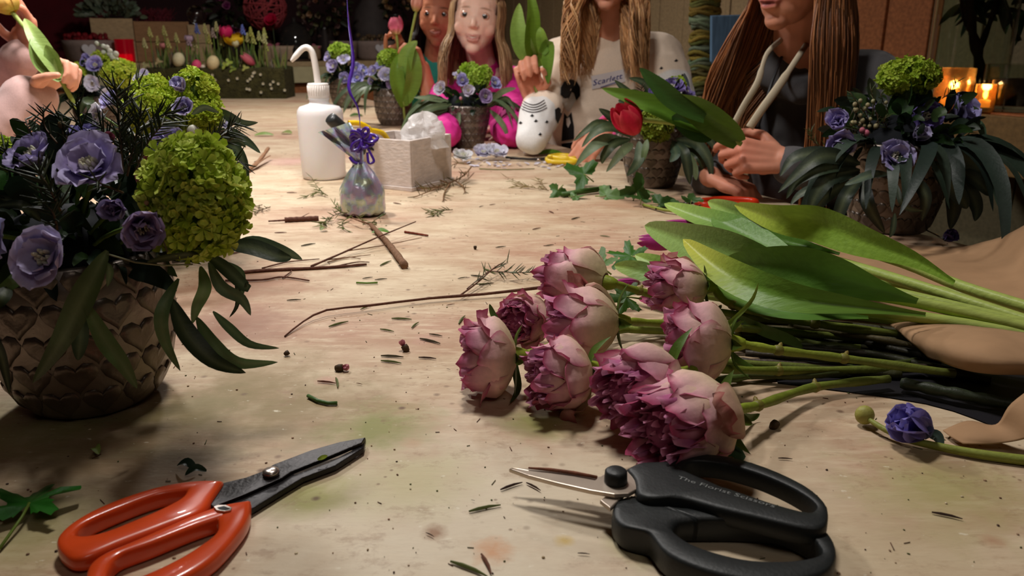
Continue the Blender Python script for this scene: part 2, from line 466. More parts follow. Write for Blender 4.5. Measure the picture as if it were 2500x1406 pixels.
# ------------------------------------------------------------------ room shell
def table_mat():
    m = bpy.data.materials.new('worn_painted_tabletop'); m.use_nodes = True
    nt = m.node_tree; N = nt.nodes; L = nt.links; b = N['Principled BSDF']
    tc = N.new('ShaderNodeTexCoord'); geo = N.new('ShaderNodeNewGeometry')
    memo = {}
    def noise(scale, detail=6, st=(1, 1, 1), rough=.6):
        k = (scale, detail, st, rough)
        if k not in memo: memo[k] = noise_(scale, detail, st, rough)
        return memo[k]
    def noise_(scale, detail, st, rough):
        mp = N.new('ShaderNodeMapping'); mp.inputs['Scale'].default_value = st
        mp.vector_type = 'TEXTURE'; mp.inputs['Rotation'].default_value = (0, 0, 0.0)
        mp.inputs['Scale'].default_value = tuple(1 / x for x in st)
        L.new(geo.outputs['Position'], mp.inputs['Vector'])
        n = N.new('ShaderNodeTexNoise'); n.inputs['Scale'].default_value = scale; n.inputs['Detail'].default_value = detail; n.inputs['Roughness'].default_value = rough
        L.new(mp.outputs[0], n.inputs['Vector']); return n.outputs['Fac']
    def ramp(src, a, bb, lo=0.0, hi=1.0):
        r = N.new('ShaderNodeMapRange'); r.inputs['From Min'].default_value = a; r.inputs['From Max'].default_value = bb
        r.inputs['To Min'].default_value = lo; r.inputs['To Max'].default_value = hi; L.new(src, r.inputs['Value']); return r.outputs[0]
    def mix(fac, c1, c2):
        x = N.new('ShaderNodeMix'); x.data_type = 'RGBA'
        if isinstance(fac, float): x.inputs['Factor'].default_value = fac
        else: L.new(fac, x.inputs['Factor'])
        for i, c in ((6, c1), (7, c2)):
            if isinstance(c, tuple): x.inputs[i].default_value = c
            else: L.new(c, x.inputs[i])
        return x.outputs[2]
    def mul(a, bb):
        x = N.new('ShaderNodeMath'); x.operation = 'MULTIPLY'
        for i, c in ((0, a), (1, bb)):
            if isinstance(c, float): x.inputs[i].default_value = c
            else: L.new(c, x.inputs[i])
        return x.outputs[0]
    col = mix(ramp(noise(9, 7, (1, 2.2, 1)), .35, .68), C(208, 188, 158), C(176, 146, 116))
    col = mix(mul(ramp(noise(2.6, 7, (1, 1.6, 1)), .46, .68), .75), col, C(170, 122, 100))          # washed pinkish brown
    col = mix(mul(ramp(noise(26, 8, (1, 5, 1)), .5, .75), .6), col, C(226, 208, 178))  # pale brush strokes
    col = mix(mul(ramp(noise(60, 6, (1, 4, 1)), .56, .7), .5), col, C(150, 116, 88))
    def stain_or_shade(cx, cy, r, c, amt, col, ns=30):
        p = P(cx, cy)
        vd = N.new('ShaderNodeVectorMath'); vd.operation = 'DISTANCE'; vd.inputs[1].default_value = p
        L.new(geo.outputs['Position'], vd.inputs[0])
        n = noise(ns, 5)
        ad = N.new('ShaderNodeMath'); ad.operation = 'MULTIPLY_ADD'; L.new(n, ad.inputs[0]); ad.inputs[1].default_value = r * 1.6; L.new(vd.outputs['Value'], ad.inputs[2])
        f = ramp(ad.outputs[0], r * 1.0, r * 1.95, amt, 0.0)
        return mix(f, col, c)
    for (x, y, r, c, a) in ((1150, 1280, .16, C(220, 206, 182), .85), (1900, 1250, .14, C(214, 196, 166), .6), (600, 690, .10, C(140, 98, 70), .75), (560, 800, .07, C(132, 92, 70), .7), (620, 930, .08, C(136, 112, 72), .7), (690, 1010, .09, C(128, 108, 64), .75), (230, 1090, .10, C(112, 92, 60), .7)):  # pale cream patches; brown and olive ones paint the near arrangement's shadow
        col = stain_or_shade(x, y, r, c, a, col)
    for (x, y, r, c, a) in ((930, 1040, .045, C(128, 132, 62), .8), (1320, 1035, .035, C(140, 142, 66), .8), (760, 1210, .026, C(148, 148, 66), .75),
                            (60, 1040, .07, C(140, 134, 80), .7), (100, 1290, .05, C(140, 134, 70), .6), (1640, 1000, .05, C(140, 128, 76), .4), (2300, 1200, .06, C(158, 152, 90), .7), (1560, 1330, .02, C(160, 156, 90), .7), (470, 1010, .07, C(130, 118, 74), .6),
                            (1000, 1180, .05, C(176, 168, 112), .5), (600, 700, .10, C(168, 122, 96), .6), (520, 800, .08, C(150, 108, 88), .55), (1240, 350, .08, C(150, 84, 70), .8), (1690, 440, .05, C(120, 96, 108), .6), (700, 395, .07, C(206, 160, 150), .6), (1550, 500, .12, C(176, 136, 104), .5), (2250, 1330, .06, C(178, 156, 120), .4)):  # browns at left and pinkish one by the centre pot paint cast shadows
        col = stain_or_shade(x, y, r, c, a, col)
    for (x, y, r, c, a) in ((1060, 1300, .008, C(150, 112, 84), .9), (1205, 1345, .013, C(206, 156, 118), .95), (1035, 828, .016, C(186, 146, 126), .9), (800, 930, .012, C(190, 148, 128), .85), (1130, 905, .008, C(178, 142, 120), .8), (2420, 1320, .008, C(176, 138, 108), .9), (1380, 1320, .006, C(206, 176, 110), .9), (1005, 1080, .009, C(190, 158, 128), .7)):
        col = stain_or_shade(x, y, r, c, a, col, 90)
    vor = N.new('ShaderNodeTexVoronoi'); vor.inputs['Scale'].default_value = 42; L.new(geo.outputs['Position'], vor.inputs['Vector'])
    sp = mul(ramp(vor.outputs['Distance'], .06, .16, 1, 0), ramp(noise(7, 3), .52, .6))
    col = mix(mul(sp, .8), col, C(96, 66, 50))
    vor2 = N.new('ShaderNodeTexVoronoi'); vor2.inputs['Scale'].default_value = 120; L.new(geo.outputs['Position'], vor2.inputs['Vector'])
    sp2 = mul(ramp(vor2.outputs['Distance'], .08, .2, 1, 0), ramp(noise(13, 3), .55, .62))
    col = mix(mul(sp2, .7), col, C(112, 80, 60))
    col = mix(mul(ramp(noise(34, 9, (1, 1.4, 1), .75), .55, .66), .42), col, C(140, 104, 80))
    sp3 = ramp(noise(95, 3, (1, 1.6, 1)), .69, .74)
    col = mix(mul(sp3, .5), col, C(236, 228, 206))
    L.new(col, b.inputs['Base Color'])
    b.inputs['Roughness'].default_value = .62; b.inputs['Specular IOR Level'].default_value = .3
    bp = N.new('ShaderNodeBump'); bp.inputs['Strength'].default_value = .35; bp.inputs['Distance'].default_value = .0015
    L.new(noise(70, 8, (1, 3, 1)), bp.inputs['Height']); L.new(bp.outputs[0], b.inputs['Normal'])
    return m

def wood(name, c, var=.35, st=(1, 14, 14), vs=6, rough=.7):
    return mat(name, c, rough, var=var, vscale=vs, bump=.4, bscale=30, stretch=st)
WOODB = wood('brown_boards', C(164, 100, 58)); WOODD = wood('dark_boards', C(60, 38, 26)); WOODP = wood('pale_boards', C(176, 150, 112), .2)
WOODG = wood('grey_tan_boards', C(132, 122, 92), .2)
CREAM = mat('cream_paint', C(196, 184, 142), .6, var=.12, vscale=20, bump=.1, bscale=80)
DARK = mat('dark_plaster', C(46, 22, 26), .9, var=.3, vscale=5, bump=.2, bscale=40)
DARKR = mat('wine_drape', C(86, 8, 22), .85, var=.3, vscale=6)

RM = Matrix.Rotation(TROT, 3, 'Z')
def slab(name, u0, u1, v0, v1, z0, z1, m, parent=None, bev=0.0, col=(1, 1, 1, 1)):
    mb = MB(); c = T((u0 + u1) / 2, (v0 + v1) / 2, (z0 + z1) / 2)
    mb.box(c, (abs(v1 - v0), abs(u1 - u0), abs(z1 - z0)), M=RM, bev=bev, col=col)
    return mb.build(name, m, parent, smooth=False)
U0, U1, V0, V1, ZC = -3.6, 4.45, -3.0, 1.55, 2.75
struct(slab('floor', U0, U1, V0, V1, -.1, 0, wood('floor_boards', C(92, 70, 52), .25)), 'brown wooden floor of the workshop')
struct(slab('ceiling', U0, U1, V0, V1, ZC, ZC + .1, mat('ceiling_paint', C(150, 128, 108), .9)), 'dull painted ceiling')
struct(slab('wall_back', U1, U1 + .1, V0 - .1, V1 + .1, 0, ZC, DARK), 'dark plaster wall behind the display shelf')
struct(slab('wall_left', U0, U1, V0 - .1, V0, 0, ZC, DARK), 'dark plaster wall on the left')
struct(slab('wall_front', U0 - .1, U0, V0 - .1, V1 + .1, 0, ZC, DARK), 'dark plaster wall behind the camera')
wr = struct(slab('wall_right', U0, U1, V1, V1 + .1, 0, ZC, mat('tan_plaster', C(128, 104, 74), .85, var=.15, vscale=8)), 'tan wall behind the seated girls')
# upright boards of the right wall (brown, then pale towards the far end)
rng = random.Random(5)
u = -1.6; i = 0
while u < 4.3:
    w = rng.uniform(.15, .22); far = u > 1.05
    slab('wall_board', u, u + w - .008, V1 - .03 - rng.uniform(0, .006), V1, .02, ZC - .02, WOODP if far else (WOODB if u > .50 else WOODG), wr, bev=.004); u += w

# table: one broad worn top on trestle legs
tbl = empty('work_table', T(1.2, -.72, 0), 'long worn cream-painted work table strewn with cut flowers', 'table')
TW = 1.42
mbt = MB(); mbt.box(T(.55, -TW / 2, TZ - .02), (TW, 5.5, .04), M=RM, bev=.004)
mbt.build('tabletop', table_mat(), tbl, smooth=False)
for uu in (-1.6, .55, 2.9):
    for vv in (-.2, -TW + .2):
        slab('leg', uu - .04, uu + .04, vv - .04, vv + .04, 0, TZ - .04, WOODD, tbl)
for vv in (-.12, -TW + .12):
    slab('apron', -2.0, 3.2, vv - .015, vv + .015, TZ - .14, TZ - .04, WOODD, tbl)

# ------------------------------------------------------------------ heart-relief pots and flower arrangements
POTM = mat('aged_silver_glaze', C(132, 122, 114), .36, var=.22, vscale=40, metal=.6, bump=.25, bscale=160, spec=.5)
HEARTM = mat('aged_silver_heart', C(104, 94, 86), .36, var=.28, vscale=45, metal=.6, bump=.25, bscale=200, spec=.5)
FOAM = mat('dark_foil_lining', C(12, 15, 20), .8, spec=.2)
POTPROF = ((0, .60), (.02, .66), (.08, .755), (.2, .865), (.4, .955), (.6, .995), (.8, 1.0), (1, .985))
CONEPROF = ((0, .62), (.02, .66), (.1, .70), (.3, .79), (.5, .87), (.7, .94), (.85, .98), (1, 1.0))
def prof_r(prof, s):
    for (a, ra), (b, rb) in zip(prof, prof[1:]):
        if s <= b: return ra + (rb - ra) * (s - a) / (b - a)
    return prof[-1][1]
def heart_xy(n=16):
    o = []
    for k in range(n):
        t = 2 * math.pi * k / n
        o.append((16 * math.sin(t) ** 3 / 17, (13 * math.cos(t) - 5 * math.cos(2 * t) - 2 * math.cos(3 * t) - math.cos(4 * t) + 2.5) / 15.5))
    return o
def pot(root, base, R, H, prof=POTPROF, rows=6, n=14, hearts='each', tint=None):
    base = Vector(base)
    mb = MB(); pr = [(0, 0)] + [(r * R, z * H) for z, r in prof]
    pr += [(R * .985 - .003, H + .0015), (R * .985 - .006, H - .001), (R * .93, H * .55), (R * .6, H * .25), (0, H * .25)]
    mb.lathe(pr, 48, base); p = mb.build('pot', POTM, root, origin=base)
    if not hearts: return p
    hx = heart_xy(); hh = H * .97 / rows
    joined = MB()
    for row in range(rows):
        zc = H * (.045 + (row + .5) * .95 / rows); r0 = prof_r(prof, zc / H) * R
        w = 2 * math.pi * r0 / n * .5 * 1.04; h = hh * .60
        vs = []
        for (sc, lift) in ((1.0, .0004), (.86, .0021 * R / .07), (.55, .0016 * R / .07)):
            for (x, y) in hx:
                z = min(max(zc + y * h * sc, .002), H * .998); r = prof_r(prof, z / H) * R + lift; a = x * w * sc / r0
                vs.append((r * math.cos(a), r * math.sin(a), z))
        vs.append((r0 + .0013 * R / .07, 0, zc)); m = len(hx); fs = []
        for k in range(m):
            k2 = (k + 1) % m
            fs += [(k, k2, m + k2, m + k), (m + k, m + k2, 2 * m + k2, 2 * m + k), (2 * m + k, 2 * m + k2, 3 * m)]
        if hearts == 'each':
            me = bpy.data.meshes.new('heart'); me.from_pydata(vs, [], fs); me.materials.append(HEARTM)
            me.polygons.foreach_set('use_smooth', [True] * len(me.polygons))
        for k in range(n):
            a = 2 * math.pi * (k + .5 * (row % 2)) / n
            if hearts == 'each':
                ob = link('heart', me, base, p); ob.rotation_euler = (0, 0, a)
            else:
                Q = Matrix.Rotation(a, 3, 'Z'); joined.add([base + Q @ Vector(q) for q in vs], fs, (1, 1, 1, 1))
    if hearts != 'each': joined.build('heart_relief', HEARTM, p)
    return p
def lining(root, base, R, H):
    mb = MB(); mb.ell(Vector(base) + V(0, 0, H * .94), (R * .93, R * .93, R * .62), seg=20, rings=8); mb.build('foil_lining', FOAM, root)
GE = [C(80, 98, 66), C(62, 78, 50), C(96, 112, 80), C(50, 64, 40), C(106, 122, 88)]
def euc(root, specs, name='eucalyptus_leaf', seed=0, cols=GE, m=None):
    rng = random.Random(seed)
    for sp in specs:
        pts, w = sp[0], sp[1]; tl = sp[2] if len(sp) > 2 else rng.uniform(-.5, .5); cc = sp[3] if len(sp) > 3 else rng.choice(cols)
        q = [D(*p) for p in pts]; mb = MB()
        leaf_ribbon(mb, q, w * mpp(q[len(q) // 2]), varc(cc, rng, .12), tilt=tl, fold=.18, n=15, nw=4, base=.15, peak=.38, vein=mixc(cc, C(140, 150, 110), .35), seed=rng.randint(0, 99))
        mb.build(name, m or LEAF, root)
def auto_leaves(root, c, R, z, n, length, width, seed, a0=0, a1=6.283, up=.25, drop=.9, cols=GE, name='eucalyptus_leaf'):
    """drooping long leaves springing from a pot rim"""
    rng = random.Random(seed); c = Vector(c)
    for k in range(n):
        a = a0 + (a1 - a0) * (k + rng.uniform(.1, .9)) / n; d = V(math.cos(a), math.sin(a), 0); L = length * rng.uniform(.65, 1.15)
        p0 = c + d * R * .55 + V(0, 0, z); u_ = up * rng.uniform(.3, 1.3); dr = drop * rng.uniform(.5, 1.1); sw = d.cross(V(0, 0, 1)) * rng.uniform(-.35, .35)
        pts = [p0, p0 + (d + sw * .4) * L * .4 + V(0, 0, u_ * L * .5), p0 + (d + sw) * L * .75 + V(0, 0, u_ * L * .35 - dr * L * .25), p0 + (d + sw * 1.4) * L * .95 + V(0, 0, -dr * L * .7)]
        mb = MB(); cc = varc(rng.choice(cols), rng, .12)
        leaf_ribbon(mb, pts, width * rng.uniform(.7, 1.2), cc, tilt=rng.uniform(-.7, .7), fold=.2, n=12, nw=2, base=.15, peak=.38, nrm=(d * .4 + V(0, 0, 1) + (CAMP - p0).normalized() * .6).normalized())
        mb.build(name, LEAF, root)
def filler(root, c, r, n, seed, size=.02, cols=(C(30, 48, 24), C(22, 36, 22), C(44, 64, 30), C(34, 44, 34))):
    rng = random.Random(seed); mb = MB(); c = Vector(c)
    for k in range(n):
        d = Vector((rng.gauss(0, 1), rng.gauss(0, 1), abs(rng.gauss(0, .8)) - .1)).normalized()
        p = c + Vector((d.x * r[0], d.y * r[1], d.z * r[2])) * rng.uniform(.55, 1.0); l = size * rng.uniform(.7, 1.6)
        e = (d + Vector((rng.uniform(-.6, .6), rng.uniform(-.6, .6), rng.uniform(-.5, .4)))).normalized()
        leaf_ribbon(mb, [p, p + e * l * .5 + V(0, 0, .15 * l), p + e * l], l * rng.uniform(.3, .5), varc(rng.choice(cols), rng, .2), tilt=rng.uniform(-1.2, 1.2), n=6, nw=2, peak=.4)
    return mb.build('filler_foliage', LEAF, root)
def stemto(mb, a, b, r=.0016, col=C(80, 104, 40)):
    a, b = Vector(a), Vector(b); mb.tube(bez([a, a.lerp(b, .5) + V(0, 0, .006), b], 6), r, 5, col, cap=False)
def blooms(root, base, H, specs, seed=0, n=6, single=False):
    """specs: (px, py, Y, diameter_px, normal, colour, edge[, white])"""
    st = MB()
    for i, s in enumerate(specs):
        c = D(s[0], s[1], s[2]); d = s[3] * mpp(c)
        nv = Vector(s[4]).normalized()
        delphinium(root, c, nv, d, seed * 37 + i, s[5], s[6], n=n, white=(s[7] if len(s) > 7 else True), cup=(s[8] if len(s) > 8 else .55), single=single)
        stemto(st, Vector(base) + V(0, 0, H * .9), c - nv * d * .05)
    st.build('flower_stems', STEM, root)
def berries(root, specs, seed=0):
    rng = random.Random(seed)
    for (px, py, Y, r, c) in specs:
        p = D(px, py, Y); mb = MB(); q = r * mpp(p); mb.ell(p, (q, q, q * 1.1), seg=10, rings=6, col=c)
        mb.tube([p - V(0, 0, q), p - V(rng.uniform(-.01, .01), 0, q + .02)], .0006, 4, C(70, 60, 36)); mb.build('bud', STEM, root)
def pots_sprigs(root, specs, seed=0, name='needle_sprig', **kw):
    for i, s in enumerate(specs):
        mb = MB(); sprig(mb, [D(*p) for p in s[0]], nlen=s[1], n=s[2], seed=seed + i, **kw); mb.build(name, LEAF, root)
LIL, LILE = C(158, 150, 206), C(186, 182, 222)
MAU, MAUE = C(140, 116, 160), C(168, 146, 186)
WHI, WHIE = C(200, 196, 214), C(224, 222, 232)
VIO, VIOE = C(84, 70, 142), C(112, 100, 170)
GRP = 'heart-relief pots filled with spring flowers'

# --- nearest arrangement, left
b1 = V(-.343, .602, TZ); R1, H1 = .0690, .125
A1 = empty('flower_arrangement', b1, 'large nearest flower arrangement in heart-relief pot at the left, with lime snowball and lilac blooms', 'flower arrangement', GRP)
pot(A1, b1, R1, H1, POTPROF, rows=5, n=13); lining(A1, b1, R1, H1)
filler(A1, b1 + V(0, 0, H1), (.085, .075, .085), 330, 3, .026)
blooms(A1, b1, H1, [
    (228, 418, .525, 185, (.05, -.72, .75), C(172, 158, 206), C(190, 180, 218)),
    (92, 392, .56, 150, (-.3, -.5, .8), C(160, 148, 196), C(176, 166, 208)),
    (118, 632, .485, 175, (.05, -.9, .42), C(178, 166, 212), C(196, 186, 224)),
    (345, 548, .50, 145, (.45, -.75, -.1), C(142, 124, 166), C(160, 142, 180), True, .8),
    (285, 505, .53, 90, (.1, -.9, .0), C(132, 118, 162), C(150, 136, 178), False, .9),
    (-10, 575, .50, 150, (-.3, -.9, .2), C(150, 146, 200), C(172, 168, 214)),
    (205, 335, .60, 90, (-.1, -.2, 1), C(120, 112, 170), C(140, 134, 190), False)], 1, n=6)
snowball('guelder_rose', A1, D(478, 487, .535), (.0325, .031, .040), 4, n=230, fs=.0088, col=C(168, 190, 56), col2=C(214, 222, 110))
mb = MB(); stemto(mb, b1 + V(0, 0, .1), D(478, 487, .54), .002); mb.build('flower_stems', STEM, A1)
snowball('guelder_rose', A1, D(5, 375, .66), (.014, .014, .013), 5, n=40, fs=.006)
for (x, y, Y, s, q) in ((545, 420, .60, .026, 1), (395, 520, .53, .022, 2), (20, 420, .6, .035, 3)):
    mb = MB(); p = D(x, y, Y); lobed_leaf(mb, p, frame((CAMP - p).normalized() + V(.2, 0, .5), (.6, 0, -.4)), s, C(44, 84, 30), 3, seed=q, stem=.6); mb.build('lobed_leaf', LEAF, A1)
euc(A1, [
    ([(262, 612, .50), (205, 720, .495), (150, 830, .50), (80, 935, .515)], 62, .3, C(58, 76, 40)),
    ([(205, 735, .497), (255, 830, .498), (300, 890, .50), (335, 948, .505)], 44, -.2, C(74, 96, 52)),
    ([(200, 760, .50), (195, 830, .505), (190, 880, .51)], 40, .2, C(46, 64, 44)),
    ([(436, 680, .54), (396, 760, .52), (402, 830, .52), (440, 905, .53)], 34, .2, C(80, 106, 66)),
    ([(420, 730, .53), (455, 810, .515), (520, 880, .51), (600, 910, .52)], 50, -.3, C(40, 54, 32)),
    ([(480, 775, .53), (520, 840, .52), (580, 885, .52), (678, 884, .53)], 42, .5, C(74, 98, 62)),
    ([(510, 640, .55), (540, 700, .54), (590, 730, .54), (612, 770, .54)], 32, .2, C(86, 104, 76)),
    ([(520, 760, .54), (560, 800, .54), (610, 840, .54), (682, 850, .545)], 24, .2, C(78, 98, 64)),
    ([(560, 605, .58), (620, 592, .58), (690, 612, .58), (738, 634, .59)], 40, .5, C(70, 88, 66)),
    ([(545, 600, .57), (610, 602, .57), (680, 625, .57), (712, 628, .58)], 44, -.4, C(36, 48, 32)),
    ([(500, 620, .56), (545, 650, .55), (600, 700, .55), (600, 690, .55)], 34, .3, C(52, 66, 44)),
    ([(490, 650, .55), (500, 700, .54), (480, 750, .54), (470, 790, .54)], 34, -.4, C(92, 112, 66)),
    ([(540, 640, .56), (575, 670, .56), (580, 740, .56), (560, 775, .56)], 16, .6, C(30, 40, 26)),
    ([(556, 640, .57), (590, 665, .57), (592, 710, .57), (585, 730, .57)], 14, .3, C(72, 92, 62)),
    ([(440, 640, .54), (500, 610, .53), (560, 600, .54)], 30, .8, C(34, 44, 26)),
    ([(360, 640, .51), (430, 625, .51), (500, 620, .52)], 26, .8, C(40, 52, 30)),
    ([(258, 640, .50), (268, 665, .50), (262, 700, .50)], 18, 0, C(70, 88, 54)),
    ([(60, 660, .49), (30, 690, .48), (-20, 720, .48)], 34, .3, C(70, 96, 46)),
    ([(20, 700, .48), (0, 730, .47), (-30, 760, .47)], 40, .3, C(30, 42, 22)),
    ([(-40, 800, .49), (0, 860, .49), (24, 962, .50)], 26, .2, C(28, 38, 26)),
    ([(120, 480, .55), (60, 500, .54), (-30, 470, .54)], 30, .4, C(22, 32, 20)),
    ([(100, 540, .53), (50, 500, .52), (-20, 505, .52)], 26, .4, C(30, 40, 24))], seed=2)
mb = MB(); mb.tube([D(262, 620, .50), D(330, 640, .50), D(400, 648, .51), D(470, 645, .53)], .0006, 5, C(130, 130, 100)); mb.build('wire_stem', STEM, A1)
for (x, y, Y) in ((365, 390, .55), (345, 435, .55), (190, 365, .56), (265, 335, .57)):
    p = D(x, y, Y); mb = MB()
    for k in range(5):
        a = k * 1.2566; Rk = frame((CAMP - p).normalized()) @ Matrix.Rotation(a, 3, 'Z') @ Matrix.Rotation(.5, 3, 'X')
        petal_grid(mb, p, Rk, .0055, .006, C(150, 70, 92), C(176, 104, 122), C(110, 40, 60), nu=2, nv=3)
    mb.ell(p, .0016, seg=6, rings=4, col=C(90, 20, 40)); mb.build('waxflower', PETAL, A1)
berries(A1, [(385, 455, .52, 7, C(176, 96, 70)), (372, 462, .52, 6, C(186, 130, 90)), (365, 522, .50, 7, C(206, 170, 90)), (380, 535, .50, 7, C(206, 176, 110)), (150, 305, .58, 9, C(96, 80, 50)), (358, 495, .51, 6, C(150, 110, 80))], 1)
pots_sprigs(A1, [
    ([(300, 420, .56), (292, 320, .57), (284, 215, .58)], .020, 40), ([(310, 430, .56), (330, 340, .57), (345, 270, .58)], .020, 36), ([(290, 420, .57), (300, 300, .60), (310, 235, .61)], .018, 34),
    ([(330, 420, .56), (360, 350, .57), (400, 300, .58)], .018, 34), ([(280, 400, .58), (262, 340, .59), (240, 300, .60)], .016, 26),
    ([(240, 400, .57), (205, 330, .58), (185, 250, .59)], .017, 22), ([(190, 380, .58), (160, 330, .58), (150, 285, .59)], .016, 20), ([(100, 360, .57), (75, 330, .57), (62, 290, .58)], .014, 14), ([(140, 350, .57), (110, 310, .58), (105, 270, .58)], .014, 14),
    ([(430, 400, .58), (480, 370, .585), (560, 320, .59)], .018, 34), ([(450, 390, .58), (510, 400, .58), (590, 395, .58)], .016, 26), ([(470, 380, .60), (520, 340, .60), (575, 300, .60)], .016, 26),
    ([(150, 520, .52), (120, 460, .51), (95, 420, .51)], .020, 32), ([(140, 560, .52), (130, 520, .51), (110, 500, .51)], .016, 24), ([(300, 470, .52), (250, 450, .50), (236, 440, .49)], .012, 12), ([(60, 470, .55), (30, 400, .56), (10, 360, .56)], .016, 14), ([(340, 330, .58), (370, 290, .60), (420, 280, .61)], .016, 24), ([(330, 380, .58), (300, 350, .59), (250, 340, .60)], .016, 24)], 50, col=C(44, 52, 30))

# --- second arrangement behind it
b2 = V(-.448, 1.075, TZ)
A2 = empty('flower_arrangement', b2, 'arrangement half hidden behind the nearest pot, two lime snowballs with pale lilac blooms between', 'flower arrangement', GRP)
pot(A2, b2, .066, .118, hearts='joined'); lining(A2, b2, .066, .118); filler(A2, b2 + V(0, 0, .12), (.075, .07, .075), 90, 8, .026)
for (x, y, Y, r, q) in ((372, 240, 1.05, (.027, .027, .026), 3), (475, 245, 1.06, (.031, .03, .038), 5), (365, 270, 1.02, (.03, .03, .026), 6), (500, 285, 1.03, (.018, .018, .016), 8)):
    snowball('guelder_rose', A2, D(x, y, Y), r, 20 + q, n=120, fs=.0085, col=C(160, 182, 44), col2=C(206, 212, 86))
blooms(A2, b2, .118, [
    (443, 218, 1.00, 66, (-.1, -.6, .7), C(166, 158, 200), C(190, 186, 218), False, 1.0), (452, 268, .98, 74, (.1, -.8, .4), C(160, 152, 200), C(196, 192, 220), True, .8),
    (250, 285, 1.06, 70, (-.4, -.7, .3), WHI, WHIE), (418, 345, .96, 80, (.2, -.8, .5), C(168, 160, 206), C(186, 180, 216)), (392, 350, .95, 66, (-.2, -.8, .3), LIL, LILE, False), (540, 298, 1.05, 52, (.7, -.5, .3), C(176, 170, 206), WHIE), (275, 250, 1.1, 60, (-.2, -.5, .5), LIL, LILE), (518, 250, 1.1, 40, (.6, -.3, .5), WHI, WHIE), (345, 200, 1.12, 40, (0, -.5, .6), WHI, WHIE)], 2, n=5)
berries(A2, [(410, 305, 1.0, 14, C(150, 156, 110)), (472, 322, .99, 16, C(170, 166, 150)), (430, 300, 1.0, 10, C(140, 150, 100))], 2)
euc(A2, [([(530, 265, 1.05), (560, 285, 1.04), (590, 300, 1.04), (630, 299, 1.04)], 26, .4, C(70, 86, 66)), ([(520, 320, 1.04), (565, 350, 1.02), (595, 395, 1.01), (606, 468, 1.01)], 26, .1, C(48, 66, 46)), ([(540, 300, 1.05), (580, 330, 1.04), (610, 350, 1.04), (636, 374, 1.04)], 22, .1, C(64, 84, 66)),
         ([(520, 350, 1.02), (560, 390, 1.0), (585, 430, 1.0), (600, 468, 1.0)], 30, -.3, C(54, 72, 52)), ([(470, 280, 1.0), (500, 262, .99), (535, 275, .99)], 26, .9, C(66, 78, 56)), ([(530, 330, 1.03), (570, 330, 1.02), (600, 360, 1.02)], 26, .5, C(80, 98, 76)), ([(230, 245, 1.02), (205, 250, 1.0), (195, 280, 1.0)], 22, .4, C(50, 66, 40))], seed=3)
pots_sprigs(A2, [([(500, 330, 1.02), (540, 320, 1.0), (590, 305, 1.0)], .02, 20), ([(490, 350, 1.0), (540, 350, .99), (585, 330, .99)], .02, 18), ([(320, 260, 1.02), (340, 210, 1.02), (330, 190, 1.02)], .02, 10)], 90)

# --- far-left arrangement
p3 = D(245, 318, 2.5); b3 = V(p3.x, p3.y, TZ)
A3 = empty('flower_arrangement', b3, 'far-left arrangement in front of the white heart bowl, beside the child holding a tulip', 'flower arrangement', GRP)
pot(A3, b3, .066, .12, hearts='joined'); lining(A3, b3, .066, .12); filler(A3, b3 + V(0, 0, .12), (.09, .08, .09), 60, 9, .04)
for (x, y, Y, r, q) in ((193, 185, 2.46, (.028, .03, .034), 1), (243, 144, 2.5, (.022, .022, .018), 2), (293, 180, 2.44, (.050, .046, .038), 3)):
    snowball('guelder_rose', A3, D(x, y, Y), r, 40 + q, n=90, fs=.012, col=C(158, 180, 44), col2=C(220, 226, 96))
blooms(A3, b3, .12, [(236, 162, 2.42, 50, (.1, -.9, .4), C(130, 122, 186), LILE), (230, 205, 2.42, 46, (0, -.9, .1), WHI, WHIE), (215, 152, 2.46, 40, (-.3, -.7, .5), C(120, 112, 170), LIL), (352, 180, 2.45, 26, (.4, -.8, .3), LILE, WHIE), (268, 240, 2.4, 50, (.2, -.9, .1), WHI, WHIE)], 3, n=5, single=True)
mb = MB(); rng = random.Random(3)
for k in range(14):
    t = k / 13; p = D(243 + 40 * t, 108 + 38 * t, 2.5) + V(rng.uniform(-.012, .012), 0, rng.uniform(-.01, .01)); mb.ell(p, .006 + .004 * t, seg=8, rings=5, col=varc(C(206, 206, 190), rng, .1))
mb.tube([D(240, 105, 2.5), D(285, 150, 2.5), D(290, 200, 2.5)], .002, 5, C(90, 110, 60)); mb.build('white_flower_spike', PETAL, A3)
auto_leaves(A3, b3, .066, .12, 9, .12, .018, 4, -3.4, .2)

# --- arrangements along the far side
def far_arr(px, py, Rr, H, label, balls, fl, nl, seed, prof=POTPROF, hearts='joined'):
    p = P(px, py); b = V(p.x, p.y, TZ)
    A = empty('flower_arrangement', b, label, 'flower arrangement', GRP)
    pot(A, b, Rr, H, prof, hearts=hearts, rows=6, n=15); lining(A, b, Rr, H); filler(A, b + V(0, 0, H), (Rr * 1.1, Rr, Rr * .9), 50, seed, .03)
    for i, (x, y, dy, r) in enumerate(balls): snowball('guelder_rose', A, D(x, y, p.y + dy), r, seed * 9 + i, n=110, fs=.011, col=C(140, 176, 44), col2=C(190, 212, 96))
    blooms(A, b, H, [(x, y, p.y + dy, d, nv, c, e) for (x, y, dy, d, nv, c, e) in fl], seed, n=5, single=True)
    for i, q in enumerate(nl): auto_leaves(A, b, Rr, H * .98, q[0], q[1], q[2], seed + i, *q[3:5])
    return A, b
